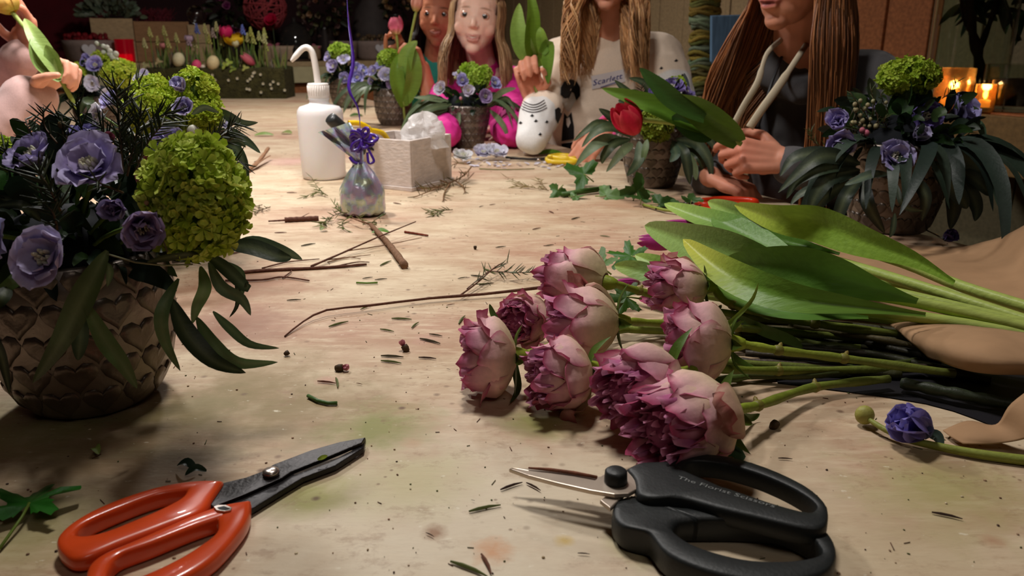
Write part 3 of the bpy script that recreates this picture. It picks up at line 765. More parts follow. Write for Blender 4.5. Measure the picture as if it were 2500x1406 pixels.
A4, b4 = far_arr(845, 262, .066, .125, 'farthest arrangement with one round lime snowball, behind the dangling purple ribbon', [(831, 126, 0, (.052, .05, .036))],
    [(818, 165, -.06, 42, (-.4, -.8, .4), C(156, 142, 186), LILE), (805, 140, -.02, 30, (-.6, -.6, .4), C(150, 140, 186), LILE), (840, 150, -.05, 36, (0, -.8, .5), LILE, WHIE), (868, 168, -.06, 34, (.3, -.8, .4), C(136, 132, 196), LILE), (872, 190, -.1, 40, (.2, -.9, .2), C(132, 132, 200), LILE), (843, 190, -.1, 32, (0, -.9, .2), LIL, LILE), (884, 175, -.02, 34, (.6, -.6, .4), C(128, 132, 204), LILE)], [(8, .16, .02)], 11)
A5, b5 = far_arr(962, 305, .064, .125, 'arrangement with a pale lime snowball, directly in front of the girl in teal', [(952, 146, 0, (.040, .04, .034)), (975, 152, .03, (.03, .03, .026))],
    [(915, 175, -.05, 34, (-.5, -.8, .3), LIL, LILE), (942, 185, -.06, 40, (0, -.9, .3), LILE, WHIE), (930, 165, -.02, 34, (-.1, -.6, .6), LIL, LILE), (955, 205, -.07, 30, (.1, -.9, .1), MAU, MAUE), (1005, 185, -.02, 34, (.5, -.8, .3), LIL, WHIE), (910, 200, -.05, 26, (-.6, -.7, 0), MAU, LILE)], [(14, .17, .020, -4.0, -2.1), (5, .15, .018, -.8, .6)], 12)
A6, b6 = far_arr(1140, 358, .066, .113, 'arrangement in the pale silver pot right in front of the girl in pink', [(1167, 192, .0, (.028, .027, .03)), (1147, 174, .03, (.026, .026, .02)), (1182, 180, .02, (.018, .018, .018))],
    [(1079, 217, -.03, 40, (-.4, -.8, .3), C(196, 186, 206), WHIE), (1130, 198, -.05, 40, (-.1, -.9, .4), C(150, 142, 196), LILE), (1144, 222, -.07, 36, (.05, -.9, .3), C(196, 186, 210), WHIE), (1205, 205, -.03, 38, (.5, -.7, .4), C(146, 146, 200), LILE), (1183, 235, -.07, 42, (.25, -.95, .1), MAU, MAUE), (1118, 185, 0, 26, (-.2, -.5, .8), LILE, WHIE)], [(9, .155, .0155, -3.8, -2.5), (8, .155, .0155, -.65, .5)], 13, CONEPROF, 'each')
euc(A6, [([(1115, 255, 2.2), (1060, 262, 2.15), (1020, 285, 2.14), (990, 320, 2.15)], 18), ([(1110, 262, 2.2), (1050, 275, 2.15), (1010, 300, 2.14)], 16), ([(1100, 250, 2.2), (1050, 240, 2.18), (1010, 238, 2.18)], 14), ([(1190, 258, 2.2), (1225, 225, 2.17), (1260, 215, 2.16)], 16), ([(1195, 262, 2.2), (1235, 240, 2.17), (1258, 270, 2.15)], 14), ([(1195, 268, 2.2), (1225, 300, 2.15), (1240, 335, 2.15)], 16), ([(1120, 270, 2.17), (1118, 300, 2.16), (1112, 320, 2.16)], 12), ([(1100, 262, 2.2), (1060, 290, 2.15), (1040, 330, 2.15)], 16)], seed=6)
berries(A6, [(1120, 175, 2.2, 5, C(120, 140, 70)), (1112, 190, 2.2, 4, C(150, 150, 100)), (1125, 240, 2.16, 4, C(190, 120, 130))], 4)
berries(A5, [(925, 195, 2.8, 4, C(90, 90, 60))], 4)

# --- arrangement in front of the girl in the peach top
p7 = P(1590, 452); b7 = V(p7.x, p7.y, TZ)
A7 = empty('flower_arrangement', b7, 'arrangement beside the red tulip in the middle right, long leaves drooping round one mossy-lime snowball', 'flower arrangement', GRP)
pot(A7, b7, .068, .118, CONEPROF, rows=6, n=14); lining(A7, b7, .068, .118); filler(A7, b7 + V(0, 0, .12), (.075, .07, .07), 80, 15, .028)
snowball('guelder_rose', A7, D(1602, 303, 1.52), (.031, .031, .031), 70, n=150, fs=.0082, col=C(112, 128, 36), col2=C(150, 158, 66))
snowball('guelder_rose', A7, D(1652, 204, 1.6), (.016, .016, .012), 71, n=50, fs=.008)
blooms(A7, b7, .118, [(1640, 222, 1.58, 66, (0, -.5, .8), C(104, 88, 150), C(134, 120, 178)), (1605, 235, 1.6, 50, (-.3, -.4, .8), C(96, 82, 140), C(126, 112, 170)), (1672, 230, 1.6, 46, (.4, -.4, .7), C(110, 96, 156), C(136, 122, 178)), (1600, 205, 1.64, 40, (-.2, -.2, 1), VIO, VIOE)], 7, n=5)
euc(A7, [([(1530, 345, 1.56), (1480, 340, 1.5), (1440, 365, 1.48), (1405, 405, 1.48)], 30, .3, C(104, 120, 94)), ([(1540, 330, 1.56), (1490, 310, 1.5), (1450, 325, 1.49), (1420, 360, 1.49)], 26, .5, C(70, 86, 60)), ([(1540, 340, 1.55), (1500, 350, 1.5), (1475, 380, 1.49), (1470, 400, 1.49)], 24, .2), ([(1535, 320, 1.56), (1500, 290, 1.53), (1462, 265, 1.53)], 26, -.2, C(40, 56, 38)),
         ([(1545, 350, 1.54), (1520, 370, 1.5), (1480, 420, 1.48)], 24, .1), ([(1560, 345, 1.52), (1560, 390, 1.49), (1530, 430, 1.49)], 26, .2, C(60, 76, 54)), ([(1580, 340, 1.5), (1574, 370, 1.49), (1568, 400, 1.49)], 18, .4, C(90, 108, 70)), ([(1650, 340, 1.55), (1700, 350, 1.5), (1730, 390, 1.48), (1738, 440, 1.48)], 28, .2, C(44, 58, 44)), ([(1660, 330, 1.55), (1720, 330, 1.5), (1750, 370, 1.49)], 26, .4, C(56, 72, 56)),
         ([(1640, 345, 1.54), (1670, 370, 1.49), (1680, 420, 1.48), (1685, 450, 1.48)], 26, -.3, C(42, 56, 44)), ([(1650, 350, 1.54), (1690, 400, 1.49), (1700, 440, 1.48)], 24, .3), ([(1640, 350, 1.53), (1650, 375, 1.49), (1635, 395, 1.48)], 24, .1, C(70, 90, 76)), ([(1665, 345, 1.56), (1705, 380, 1.5), (1725, 430, 1.5)], 22, 0), ([(1540, 335, 1.57), (1470, 300, 1.52), (1430, 320, 1.5), (1400, 345, 1.5)], 20, .4, C(60, 74, 48)),
         ([(1580, 300, 1.62), (1545, 240, 1.62), (1500, 195, 1.62)], 24, .2, C(50, 70, 46)), ([(1600, 290, 1.64), (1580, 210, 1.64), (1535, 190, 1.64)], 20, .2, C(44, 60, 40)), ([(1625, 280, 1.64), (1618, 220, 1.64), (1608, 185, 1.64)], 18, .3, C(50, 64, 60)), ([(1660, 280, 1.64), (1675, 220, 1.64), (1670, 178, 1.64)], 20, .3, C(74, 84, 96))], seed=7)
pots_sprigs(A7, [([(1580, 300, 1.6), (1570, 240, 1.62), (1565, 212, 1.62)], .016, 20), ([(1590, 290, 1.6), (1595, 240, 1.62), (1590, 215, 1.62)], .014, 16)], 120, col=C(96, 76, 60))

# --- dark arrangement at the right
p8 = P(2168, 556); b8 = V(p8.x, p8.y, TZ)
A8 = empty('flower_arrangement', b8, 'shadowy arrangement at the right edge, lime snowball standing above violet blooms and trailing leaves', 'flower arrangement', GRP)
pot(A8, b8, .083, .135, CONEPROF, rows=6, n=15); lining(A8, b8, .083, .135); filler(A8, b8 + V(0, 0, .135), (.10, .09, .075), 130, 18, .03)
Y8 = b8.y
snowball('guelder_rose', A8, D(2217, 188, Y8), (.041, .038, .027), 80, n=170, fs=.0085, col=C(140, 166, 42), col2=C(176, 190, 72))
mb = MB(); stemto(mb, b8 + V(0, 0, .12), D(2210, 200, Y8), .002); mb.build('flower_stems', STEM, A8)
blooms(A8, b8, .135, [
    (2050, 302, Y8 - .03, 84, (-.5, -.7, .4), C(148, 136, 190), C(170, 160, 206), False, .9), (2048, 350, Y8 - .05, 86, (-.2, -.9, -.1), C(150, 138, 192), C(176, 166, 210), True, .7), (2120, 270, Y8 + .01, 60, (-.1, -.5, .6), C(150, 138, 176), C(170, 160, 196), False, 1.0),
    (2255, 285, Y8 - .04, 92, (.05, -.95, .2), C(84, 70, 132), C(112, 98, 160)), (2330, 278, Y8, 110, (.5, -.7, .5), C(150, 142, 200), C(172, 166, 216), False, .8), (2180, 388, Y8 - .1, 104, (.0, -.85, .5), C(150, 140, 190), C(176, 168, 206)), (2238, 335, Y8 - .07, 72, (.1, -.8, .5), C(172, 162, 200), C(190, 184, 214), False, 1.0), (2352, 360, Y8 - .02, 56, (.6, -.8, 0), C(120, 92, 130), C(140, 112, 150))], 8, n=6)
for (x, y, Y, s, q) in ((2200, 270, Y8 - .02, .034, 1), (2240, 265, Y8 - .01, .036, 2), (2195, 250, Y8, .03, 3)):
    mb = MB(); p = D(x, y, Y); leaf_ribbon(mb, [p + V(-.012, 0, -.04), p, p + V(.012, -.004, .03)], s, C(40, 70, 26), fold=.3, peak=.45, tilt=.4 * q - .8); mb.build('broad_leaf', LEAF, A8)
euc(A8, [([(2100, 400, Y8 - .06), (2030, 380, Y8 - .09), (1980, 395, Y8 - .1), (1900, 470, Y8 - .1)], 44, .4, C(44, 56, 44)), ([(2100, 415, Y8 - .06), (2030, 430, Y8 - .1), (1990, 480, Y8 - .11), (1975, 525, Y8 - .11)], 40, .1, C(40, 54, 44)), ([(2090, 410, Y8 - .06), (2020, 410, Y8 - .1), (1950, 440, Y8 - .1), (1920, 485, Y8 - .1)], 30, .4, C(54, 68, 52)),
         ([(2110, 430, Y8 - .07), (2070, 470, Y8 - .12), (2045, 530, Y8 - .125), (2035, 560, Y8 - .125)], 34, .2, C(32, 44, 38)), ([(2080, 440, Y8 - .06), (2030, 470, Y8 - .1), (2000, 500, Y8 - .11), (1985, 545, Y8 - .11)], 30, -.3, C(44, 58, 46)), ([(2090, 405, Y8 - .05), (2010, 375, Y8 - .06), (1940, 385, Y8 - .06), (1905, 430, Y8 - .06)], 40, .6, C(36, 46, 36)),
         ([(2170, 425, Y8 - .09), (2130, 425, Y8 - .12), (2090, 440, Y8 - .13), (2062, 452, Y8 - .13)], 24, .5, C(84, 100, 84)), ([(2100, 420, Y8 - .06), (2040, 440, Y8 - .08), (1960, 470, Y8 - .08), (1930, 500, Y8 - .08)], 26, .5, C(56, 70, 58)),
         ([(2270, 380, Y8 - .06), (2340, 380, Y8 - .08), (2400, 415, Y8 - .08), (2445, 462, Y8 - .08)], 44, .4, C(74, 92, 84)), ([(2270, 395, Y8 - .07), (2300, 420, Y8 - .1), (2310, 450, Y8 - .1)], 26, .2, C(60, 78, 66)), ([(2310, 400, Y8 - .06), (2370, 430, Y8 - .08), (2410, 465, Y8 - .08), (2420, 478, Y8 - .08)], 30, -.3, C(56, 72, 62)), ([(2280, 420, Y8 - .08), (2320, 450, Y8 - .1), (2350, 490, Y8 - .1), (2360, 510, Y8 - .1)], 40, .2, C(44, 60, 56)),
         ([(2330, 420, Y8 - .06), (2370, 470, Y8 - .08), (2385, 510, Y8 - .08), (2380, 540, Y8 - .08)], 34, -.2, C(38, 52, 46)), ([(2190, 450, Y8 - .10), (2200, 490, Y8 - .125), (2220, 510, Y8 - .125), (2255, 515, Y8 - .125)], 16, .2, C(64, 78, 62)), ([(2185, 520, Y8 - .11), (2180, 560, Y8 - .115), (2172, 580, Y8 - .115)], 14, .2, C(52, 64, 50)), ([(2110, 440, Y8 - .09), (2120, 500, Y8 - .12), (2160, 570, Y8 - .115)], 34, .2, C(26, 34, 30)),
         ([(2370, 290, Y8), (2395, 310, Y8 - .02), (2405, 350, Y8 - .03)], 20, .3, C(84, 106, 84)), ([(2230, 430, Y8 - .1), (2260, 480, Y8 - .12), (2250, 540, Y8 - .115)], 30, .2, C(30, 40, 36)), ([(2320, 440, Y8 - .06), (2330, 500, Y8 - .08), (2320, 560, Y8 - .08)], 40, .4, C(30, 40, 40))], seed=8)
auto_leaves(A8, b8, .083, .13, 16, .16, .022, 88, -2.9, -.3, up=.15, drop=1.0, cols=[C(40, 54, 44), C(50, 64, 52), C(34, 46, 40)])
rng = random.Random(8)
berries(A8, [(rng.uniform(2080, 2165), rng.uniform(245, 335), Y8 - .03, rng.uniform(4.5, 6.5), varc(C(150, 140, 104), rng, .15)) for _ in range(26)] + [(2115, 325, Y8 - .05, 8, C(190, 100, 120)), (2105, 318, Y8 - .05, 7, C(176, 96, 112)), (2267, 400, Y8 - .1, 7, C(176, 84, 108)), (2280, 362, Y8 - .08, 7, C(190, 196, 120)), (2305, 456, Y8 - .09, 4, C(220, 220, 210))], 8)
pots_sprigs(A8, [([(2150, 350, Y8 - .03), (2120, 290, Y8 - .03), (2075, 225, Y8 - .03)], .012, 12), ([(2150, 340, Y8 - .03), (2140, 270, Y8 - .03), (2125, 215, Y8 - .03)], .012, 14), ([(2150, 340, Y8 - .03), (2160, 270, Y8 - .03), (2150, 230, Y8 - .03)], .012, 12), ([(2040, 370, Y8 - .02), (1990, 350, Y8), (1980, 320, Y8)], .014, 26), ([(2300, 370, Y8 - .03), (2360, 330, Y8 - .02), (2385, 310, Y8 - .02)], .014, 22), ([(2300, 240, Y8), (2320, 225, Y8), (2335, 200, Y8)], .014, 14), ([(2280, 380, Y8 - .05), (2340, 350, Y8 - .04), (2390, 345, Y8 - .04)], .014, 16), ([(2180, 330, Y8 - .04), (2160, 300, Y8 - .04), (2165, 280, Y8 - .04)], .014, 16)], 160, col=C(64, 72, 32))
# ------------------------------------------------------------------ cut roses
CRM, PNK, MAV, EDG = C(230, 212, 166), C(230, 172, 186), C(178, 96, 142), C(178, 70, 108)
def rose(calyx, face, dia, label, seed, stem=None, sepals=True, leaf=None, stemr=.0036, green=C(132, 148, 44), open_=1.0):
    rng = random.Random(seed); b, f = Vector(calyx), Vector(face)
    ax = (f - b).normalized(); Lr = (f - b).length; R = frame(ax, (0, 0, 1))
    root = empty('cut_rose', b, label, 'rose', 'loose mauve roses heaped on the table')
    Rm = dia / 2
    def petal(mb, a0, hw, rho, top, rbase, roll, col, edge, base, ruf, nu=8, nv=8, point=0.15, bulge=.22, ragged=.0, mid=None, rnd=.12):
        ph, p2 = rng.uniform(0, 6), rng.uniform(0, 6); k1, k2 = rng.uniform(2, 4), rng.uniform(6, 10)
        def fn(u, v):
            a = (u - .5) * 2
            prof = rbase + (1 - rbase) * math.sin(min(1, v / .55) * math.pi / 2) ** .8
            r = rho * prof * (1 - bulge * max(0, v - .55) / .45) + rho * roll * max(0, v - .7) ** 2 * 9 * (1 - .4 * abs(a))
            ang = a0 + a * hw * (.55 + .45 * math.sin(math.pi * min(1, .15 + v * .75)))
            edgew = ruf * rho * v * v * (math.sin(a * k1 + ph) * .6 + math.sin(a * k2 + p2) * .35)
            z = top * v * (1 + point * (1 - abs(a)) * v - .14 * a * a * v) - roll * top * .55 * max(0, v - .78) ** 2 * 8
            z *= 1 - rnd * a ** 4 * v
            z += ragged * top * math.sin(a * 11 + p2) * max(0, v - .8) * 1.5
            r = max(r + edgew, .0015)
            return b + R @ Vector((math.cos(ang) * r, math.sin(ang) * r, z))
        def cf(u, v):
            a = abs(u - .5) * 2
            c = mixc(base, mid or col, v / .5); c = mixc(c, col, (v - .45) / .4)
            return mixc(c, edge, max((v - .82) / .18, (a - .82) / .18 * .8 * min(1, v * 1.6)))
        mb.grid(fn, nu, nv, cf)
    # inner whorl: quartered frilled heart
    core = MB()
    for ring, (rr, n) in enumerate(((.10, 4), (.22, 5), (.34, 7), (.46, 8), (.58, 9), (.69, 9))):
        for k in range(n):
            petal(core, 2 * math.pi * k / n + ring * .7 + rng.uniform(-.3, .3), math.pi / n * 1.25, Rm * rr * open_, Lr * rng.uniform(.90, 1.0) * (1 - .012 * (5 - ring)), .35, .16 if ring > 1 else .05, varc(MAV, rng, .14), varc(C(206, 140, 168), rng, .1), C(130, 60, 94), .22, 8, 7, bulge=.06, point=.02, rnd=.24)
    core.ell(b + ax * Lr * .50, (Rm * .62, Rm * .62, Lr * .36), rot=R, seg=16, rings=10, col=C(150, 70, 112))
    bloom = core.build('bloom_heart', PETAL, root)
    # outer guard petals, each its own piece
    for ring, (rr, n, tp) in enumerate(((.78, 5, .93), (.90, 5, .82), (1.0, 5, .68))):
        for k in range(n):
            a0 = 2 * math.pi * k / n + ring * .6 + rng.uniform(-.2, .2)
            mb = MB(); roll = rng.uniform(.1, .45) * (ring + .6) * .5; g = rng.uniform(0, 1)
            inn = mixc(MAV, PNK, .2 + .35 * ring + .25 * g)
            petal(mb, a0, math.pi / n * 1.28, Rm * rr, Lr * tp * rng.uniform(.92, 1.06), .30, roll, varc(inn, rng, .06), varc(EDG, rng, .12), varc(mixc(CRM, C(190, 176, 110), .3), rng, .06), .10 + .04 * ring, ragged=.06, point=rng.uniform(.02, .14), mid=varc(mixc(PNK, CRM, .3 + .5 * g), rng, .05))
            mb.build('petal', PETAL, bloom)
    if rng.random() < .8:                   # one petal peeled back
        mb = MB(); a0 = rng.uniform(0, 6.28)
        petal(mb, a0, .55, Rm * 1.12, Lr * .62, .35, .75, varc(C(200, 156, 140), rng, .06), C(150, 76, 70), CRM, .2, ragged=.15, mid=C(206, 170, 146)); mb.build('petal', PETAL, bloom)
    # calyx, sepals, stem
    mb = MB(); mb.lathe([(0, -.012), (.004, -.011), (.0062, -.006), (.0075, 0), (.009, .004), (0, .006)], 12, M=Matrix.Translation(b) @ R.to_4x4(), col=green); cal = mb.build('calyx', STEM, root)
    if sepals:
        for k in range(5):
            a = 2 * math.pi * k / 5 + rng.uniform(-.2, .2); d = R @ Vector((math.cos(a), math.sin(a), 0)); L = rng.uniform(.018, .032); back = rng.uniform(-.9, .25)
            p = b + d * .006
            leaf = MB(); leaf_ribbon(leaf, [p, p + d * L * .45 + ax * L * back * .2, p + d * L * .75 + ax * L * back * .6, p + d * L * .95 + ax * L * back], .009, varc(C(84, 108, 40), rng, .15), nrm=d + ax * .5, fold=.4, n=9, nw=2, peak=.25, base=.7, power=1.3); leaf.build('sepal', LEAF, cal)
    if stem:
        path = bez([b - ax * .008] + stem, 18); n = len(path); mb = MB()
        rad = [stemr * (1 + .12 * math.sin(i * 1.7 + seed)) for i in range(n)]
        cs = [mixc(green, C(84, 92, 40), i / n) for i in range(n)]
        mb.tube(path, rad, 9, cs); so = mb.build('stem', STEM, root)
        for j in (n // 3, 2 * n // 3):
            t = (path[j + 1] - path[j]).normalized(); s = t.orthogonal().normalized(); nd = MB()
            nd.ell(path[j], (stemr * 1.3, stemr * 1.3, stemr * 1.5), rot=frame(t), seg=10, rings=6, col=C(120, 116, 50))
            nd.tube([path[j], path[j] + s * stemr * 1.6 + t * .003, path[j] + s * stemr * 2.1 + t * .004], [.0025, .0018, .0004], 6, C(120, 104, 50)); nd.build('node', STEM, so)
    return root
def pp(*l): return [P(*q) for q in l]
rose(P(1258, 868, .034), P(1118, 872, .034), .066, 'leftmost rose head of the heap, facing left, cream side petals', 1, pp((1400, 830, .02), (1600, 800, .008), (1900, 830, .006)))
rose(P(1312, 772, .028), P(1240, 790, .034), .050, 'small half-hidden mauve rose between the leftmost and the tall double roses', 2, pp((1500, 800, .012), (1800, 820, .008), (2100, 850, .006)), sepals=False)
rose(P(1478, 690, .068), P(1325, 672, .066), .062, 'topmost rose of the heap with reflexed pale tips, at the back', 3, pp((1560, 710, .05), (1750, 760, .03), (2050, 800, .02)), sepals=False)
rose(P(1508, 785, .048), P(1325, 790, .046), .062, 'broad pink rose below the topmost one, glossy pink side petals', 4, pp((1620, 790, .035), (1800, 800, .025), (2150, 830, .012)))
rose(P(1438, 902, .032), P(1282, 925, .030), .060, 'rose in the front middle of the heap, second from left along the front', 5, pp((1560, 880, .02), (1700, 880, .014), (2000, 900, .008)))
rose(P(1630, 915, .036), P(1478, 968, .040), .060, 'rose turned towards the viewer just left of the frontmost one', 6, pp((1720, 900, .03), (1900, 905, .014), (2250, 900, .007)))
rose(P(1762, 1005, .032), P(1560, 1062, .036), .068, 'frontmost rose of the heap, open mauve heart facing the black scissors', 7, pp((1850, 990, .022), (1990, 945, .012), (2170, 925, .010)), open_=1.05)
rose(P(1785, 838, .046), P(1612, 830, .044), .068, 'rightmost rose with tall brown-spotted cream petals above the bright green stem', 8, pp((1900, 855, .04), (2060, 875, .03), (2330, 912, .02)), green=C(146, 160, 50))
rose(P(1722, 700, .050), P(1572, 702, .050), .056, 'cream-backed rose tucked against the tulip leaves', 9, pp((1790, 745, .035), (1990, 790, .03), (2240, 820, .02)), stemr=.004)
# extra bare stems of the rose bundle
rng = random.Random(21)
for i, (a, b_, c, h, r, cc) in enumerate((((1790, 770), (2000, 800), (2240, 840), .012, .0036, C(74, 70, 42)), ((1800, 800), (2000, 805), (2190, 815), .016, .0032, C(86, 78, 50)), ((1790, 830), (1980, 830), (2130, 850), .006, .0036, C(58, 58, 36)), ((1790, 915), (2000, 915), (2240, 880), .006, .0034, C(66, 72, 36)),
                                      ((1690, 940), (1850, 915), (2080, 900), .004, .0036, C(84, 100, 44)), ((2200, 935), (2330, 960), (2480, 990), .008, .005, C(40, 48, 30)), ((1800, 880), (1960, 890), (2150, 905), .004, .003, C(60, 46, 34)), ((2000, 790), (2250, 815), (2480, 860), .012, .004, C(56, 54, 34)), ((1900, 845), (2100, 860), (2420, 930), .004, .004, C(48, 50, 30)), ((1810, 815), (2000, 818), (2200, 832), .010, .0038, C(66, 54, 38)), ((1780, 850), (1950, 850), (2180, 870), .005, .0034, C(50, 44, 32)), ((1830, 785), (2050, 812), (2260, 850), .018, .0034, C(78, 70, 44)), ((1780, 895), (1980, 900), (2200, 915), .005, .0036, C(62, 62, 36)), ((1820, 862), (2040, 880), (2300, 900), .010, .003, C(54, 46, 34)), ((1900, 800), (2080, 830), (2300, 880), .008, .004, C(44, 40, 28)))):
    mb = MB(); path = bez([P(*a, h), P(*b_, h + .002), P(*c, h)], 14); mb.tube(path, [r * (1 + .15 * math.sin(k * 2.1 + i)) for k in range(len(path))], 8, varc(cc, rng, .1))
    tag(mb.build('rose_stem', STEM), 'bare dark rose stem lying in the bundle under the tulips', 'stem', 'bare rose stems in the bundle')
# loose green foliage around the roses
def one_leaf(name, label, p, R, size, col, lobes=3, seed=0, stem=.5, droop=0.0, cup=.12, cat='leaf', group=None):
    mb = MB(); lobed_leaf(mb, p, R, size, col, lobes, seed=seed, stem=stem, droop=droop, cup=cup); return tag(mb.build(name, LEAF), label, cat, group)
one_leaf('green_leaf', 'dark serrated green leaf behind the topmost rose', P(1540, 625, .03), frame((-.1, -.5, .8), (-.8, .3, .2)), .036, C(54, 100, 24), 5, 3)
one_leaf('green_leaf', 'ragged green leaf touching the topmost rose from behind', P(1465, 650, .028), frame((-.3, -.6, .6), (-.7, .3, .4)), .034, C(76, 112, 34), 5, 4)
one_leaf('green_leaf', 'narrow green leaf between the broad pink rose and the tulips', P(1530, 725, .04), frame((0, -.5, .8), (-.9, 0, -.1)), .03, C(52, 84, 26), 5, 5)
one_leaf('green_leaf', 'small dark leaf under the frontmost rose above the black handles', P(1770, 1075, .010), frame((.1, -.5, .9), (.3, -.5, 0)), .022, C(34, 62, 26), 3, 6)
for i, (pts, w, c, lb) in enumerate((([(1690, 1000, .02), (1760, 1010, .025), (1830, 1020, .006), (1855, 1010, .006)], 26, C(74, 98, 40), 'folded green sepal leaf beside the frontmost rose'),
        ([(1250, 850, .03), (1258, 900, .02), (1265, 950, .006), (1245, 985, .003)], 20, C(58, 76, 34), 'dark pointed leaf hanging between the two left front roses'),
        ([(1225, 800, .035), (1205, 770, .045), (1195, 742, .055)], 16, C(78, 104, 48), 'upright little leaf behind the leftmost rose'),
        ([(1740, 760, .045), (1760, 800, .05), (1830, 740, .07), (1852, 690, .09)], 12, C(120, 140, 50), 'thin curling tendril rising beside the rightmost rose'),
        ([(1800, 770, .03), (1850, 800, .025), (1930, 830, .02), (1960, 850, .015)], 30, C(86, 112, 52), 'serrated leaf lying across the rose stems'))):
    q = [P(*p) for p in pts]; mb = MB(); leaf_ribbon(mb, q, w * mpp(q[1]), c, fold=.3, n=12, tilt=.3); tag(mb.build('green_leaf', LEAF), lb, 'leaf')

# ------------------------------------------------------------------ tulips
TG, TGL, TGD, TGY = C(134, 168, 60), C(160, 188, 92), C(92, 132, 52), C(178, 192, 70)
def tleaf(root, pts, w, col, tip=None, tilt=0.0, fold=.35, vein=None, seed=0, peak=.58, base=.12, power=.7, nrm=None):
    q = [P(*p) for p in pts]; mb = MB()
    leaf_ribbon(mb, q, w * mpp(q[len(q) // 2]), col, tip=tip, tilt=tilt, fold=fold, n=24, nw=8, base=base, peak=peak, wave=.06, vein=vein, seed=seed, power=power, nrm=nrm, rise=1.7)
    return mb.build('leaf', TULIPLEAF, root)
def tulip(label, stem, leaves, head=None, r=.0055, seed=0):
    q = [P(*p) for p in stem]; root = empty('tulip', q[-1], label, 'tulip', 'bunch of green tulips laid on brown paper')
    mb = MB(); path = bez(q, 18); n = len(path)
    mb.tube(path, r, 10, [mixc(C(136, 162, 70), C(184, 198, 104), i / n) for i in range(n)]); mb.build('stem', TULIPLEAF, root)
    for i, lf in enumerate(leaves): tleaf(root, lf[0], lf[1], *lf[2:], seed=seed + i)
    if head:
        a, b_, w = P(*head[0]), P(*head[1]), head[2]; mb = MB()
        tulip_head(mb, a, b_ - a, (b_ - a).length, w * mpp(a), C(158, 42, 118), C(186, 78, 146), C(120, 100, 60), seed, openness=0); mb.build('flower_head', PETAL, root)
    return root
tulip('tulip with the broad yellow-green leaf at the top of the bunch', [(1830, 535, .05), (2000, 580, .055), (2200, 640, .05), (2350, 700, .045), (2560, 765, .04)],
      [([(2330, 690, .055), (2230, 632, .068), (2100, 585, .075), (1990, 545, .082), (1890, 532, .082), (1793, 500, .075)], 92, TG, TGY, -.35, .3)], r=.0058)
tulip('tulip with twin pointed leaf tips reaching farthest left at the back', [(1715, 560, .03), (1850, 590, .045), (2050, 640, .045), (2250, 700, .045), (2560, 800, .035)],
      [([(2050, 620, .05), (1930, 590, .055), (1810, 558, .055), (1700, 525, .05), (1622, 497, .048)], 62, TGD, TGL, .5, .4), ([(1960, 590, .055), (1880, 556, .06), (1800, 522, .064), (1728, 492, .066)], 56, C(100, 140, 70), TGL, -.2, .3)], ((1722, 560, .03), (1618, 552, .03), 44))
tulip('tulip with the large pale leaf pointing left over a magenta bud', [(1640, 592, .028), (1800, 625, .04), (2020, 680, .045), (2230, 725, .045), (2560, 805, .035)],
      [([(1990, 672, .055), (1900, 652, .062), (1790, 622, .068), (1680, 590, .066), (1574, 551, .060)], 112, C(128, 160, 84), C(146, 176, 96), -.15, .35), ([(1980, 650, .05), (1900, 615, .052), (1800, 560, .054), (1740, 530, .054)], 70, TGD, C(104, 138, 66), .5, .3)], ((1648, 596, .028), (1560, 588, .028), 46))
tulip('tulip with the wide dark ribbed leaf in the middle of the bunch', [(1700, 690, .03), (1850, 690, .04), (2050, 710, .05), (2240, 738, .05), (2560, 812, .04)],
      [([(2240, 735, .058), (2120, 702, .068), (2000, 672, .076), (1890, 652, .074), (1765, 640, .062)], 128, C(98, 142, 52), C(118, 158, 64), -.25, .3, C(96, 140, 60))], ((1578, 652, .03), (1530, 656, .03), 30))
tulip('tulip with the yellow-tipped leaf nearest the roses', [(1620, 690, .03), (1780, 715, .035), (2000, 745, .04), (2230, 772, .04), (2560, 826, .035)],
      [([(2260, 768, .050), (2100, 748, .056), (1940, 728, .060), (1820, 690, .066), (1735, 640, .072), (1668, 584, .072)], 84, C(112, 152, 56), C(190, 188, 70), .15, .4), ([(1760, 690, .04), (1660, 665, .046), (1550, 622, .048)], 50, TGD, TGL, .2, .3)], ((1560, 690, .03), (1496, 694, .03), 28))
tulip('tulip at the near edge of the bunch, its leaf along the paper strip', [(1700, 715, .02), (1900, 745, .028), (2150, 775, .03), (2560, 840, .03)],
      [([(2120, 775, .038), (1960, 762, .042), (1840, 735, .044), (1740, 700, .040)], 66, C(92, 134, 50), C(122, 160, 70), .5, .35), ([(1760, 715, .03), (1650, 690, .036), (1560, 660, .04), (1500, 648, .04)], 48, C(122, 158, 92), TGL, .1, .3)])
tulip('tulip lying lowest in the bunch, stem only at the right edge', [(1900, 660, .02), (2150, 690, .02), (2350, 720, .02), (2560, 770, .02)], [([(2150, 690, .03), (2000, 640, .034), (1880, 600, .036), (1800, 575, .036)], 70, C(80, 118, 48), C(104, 142, 62), .3, .3)])

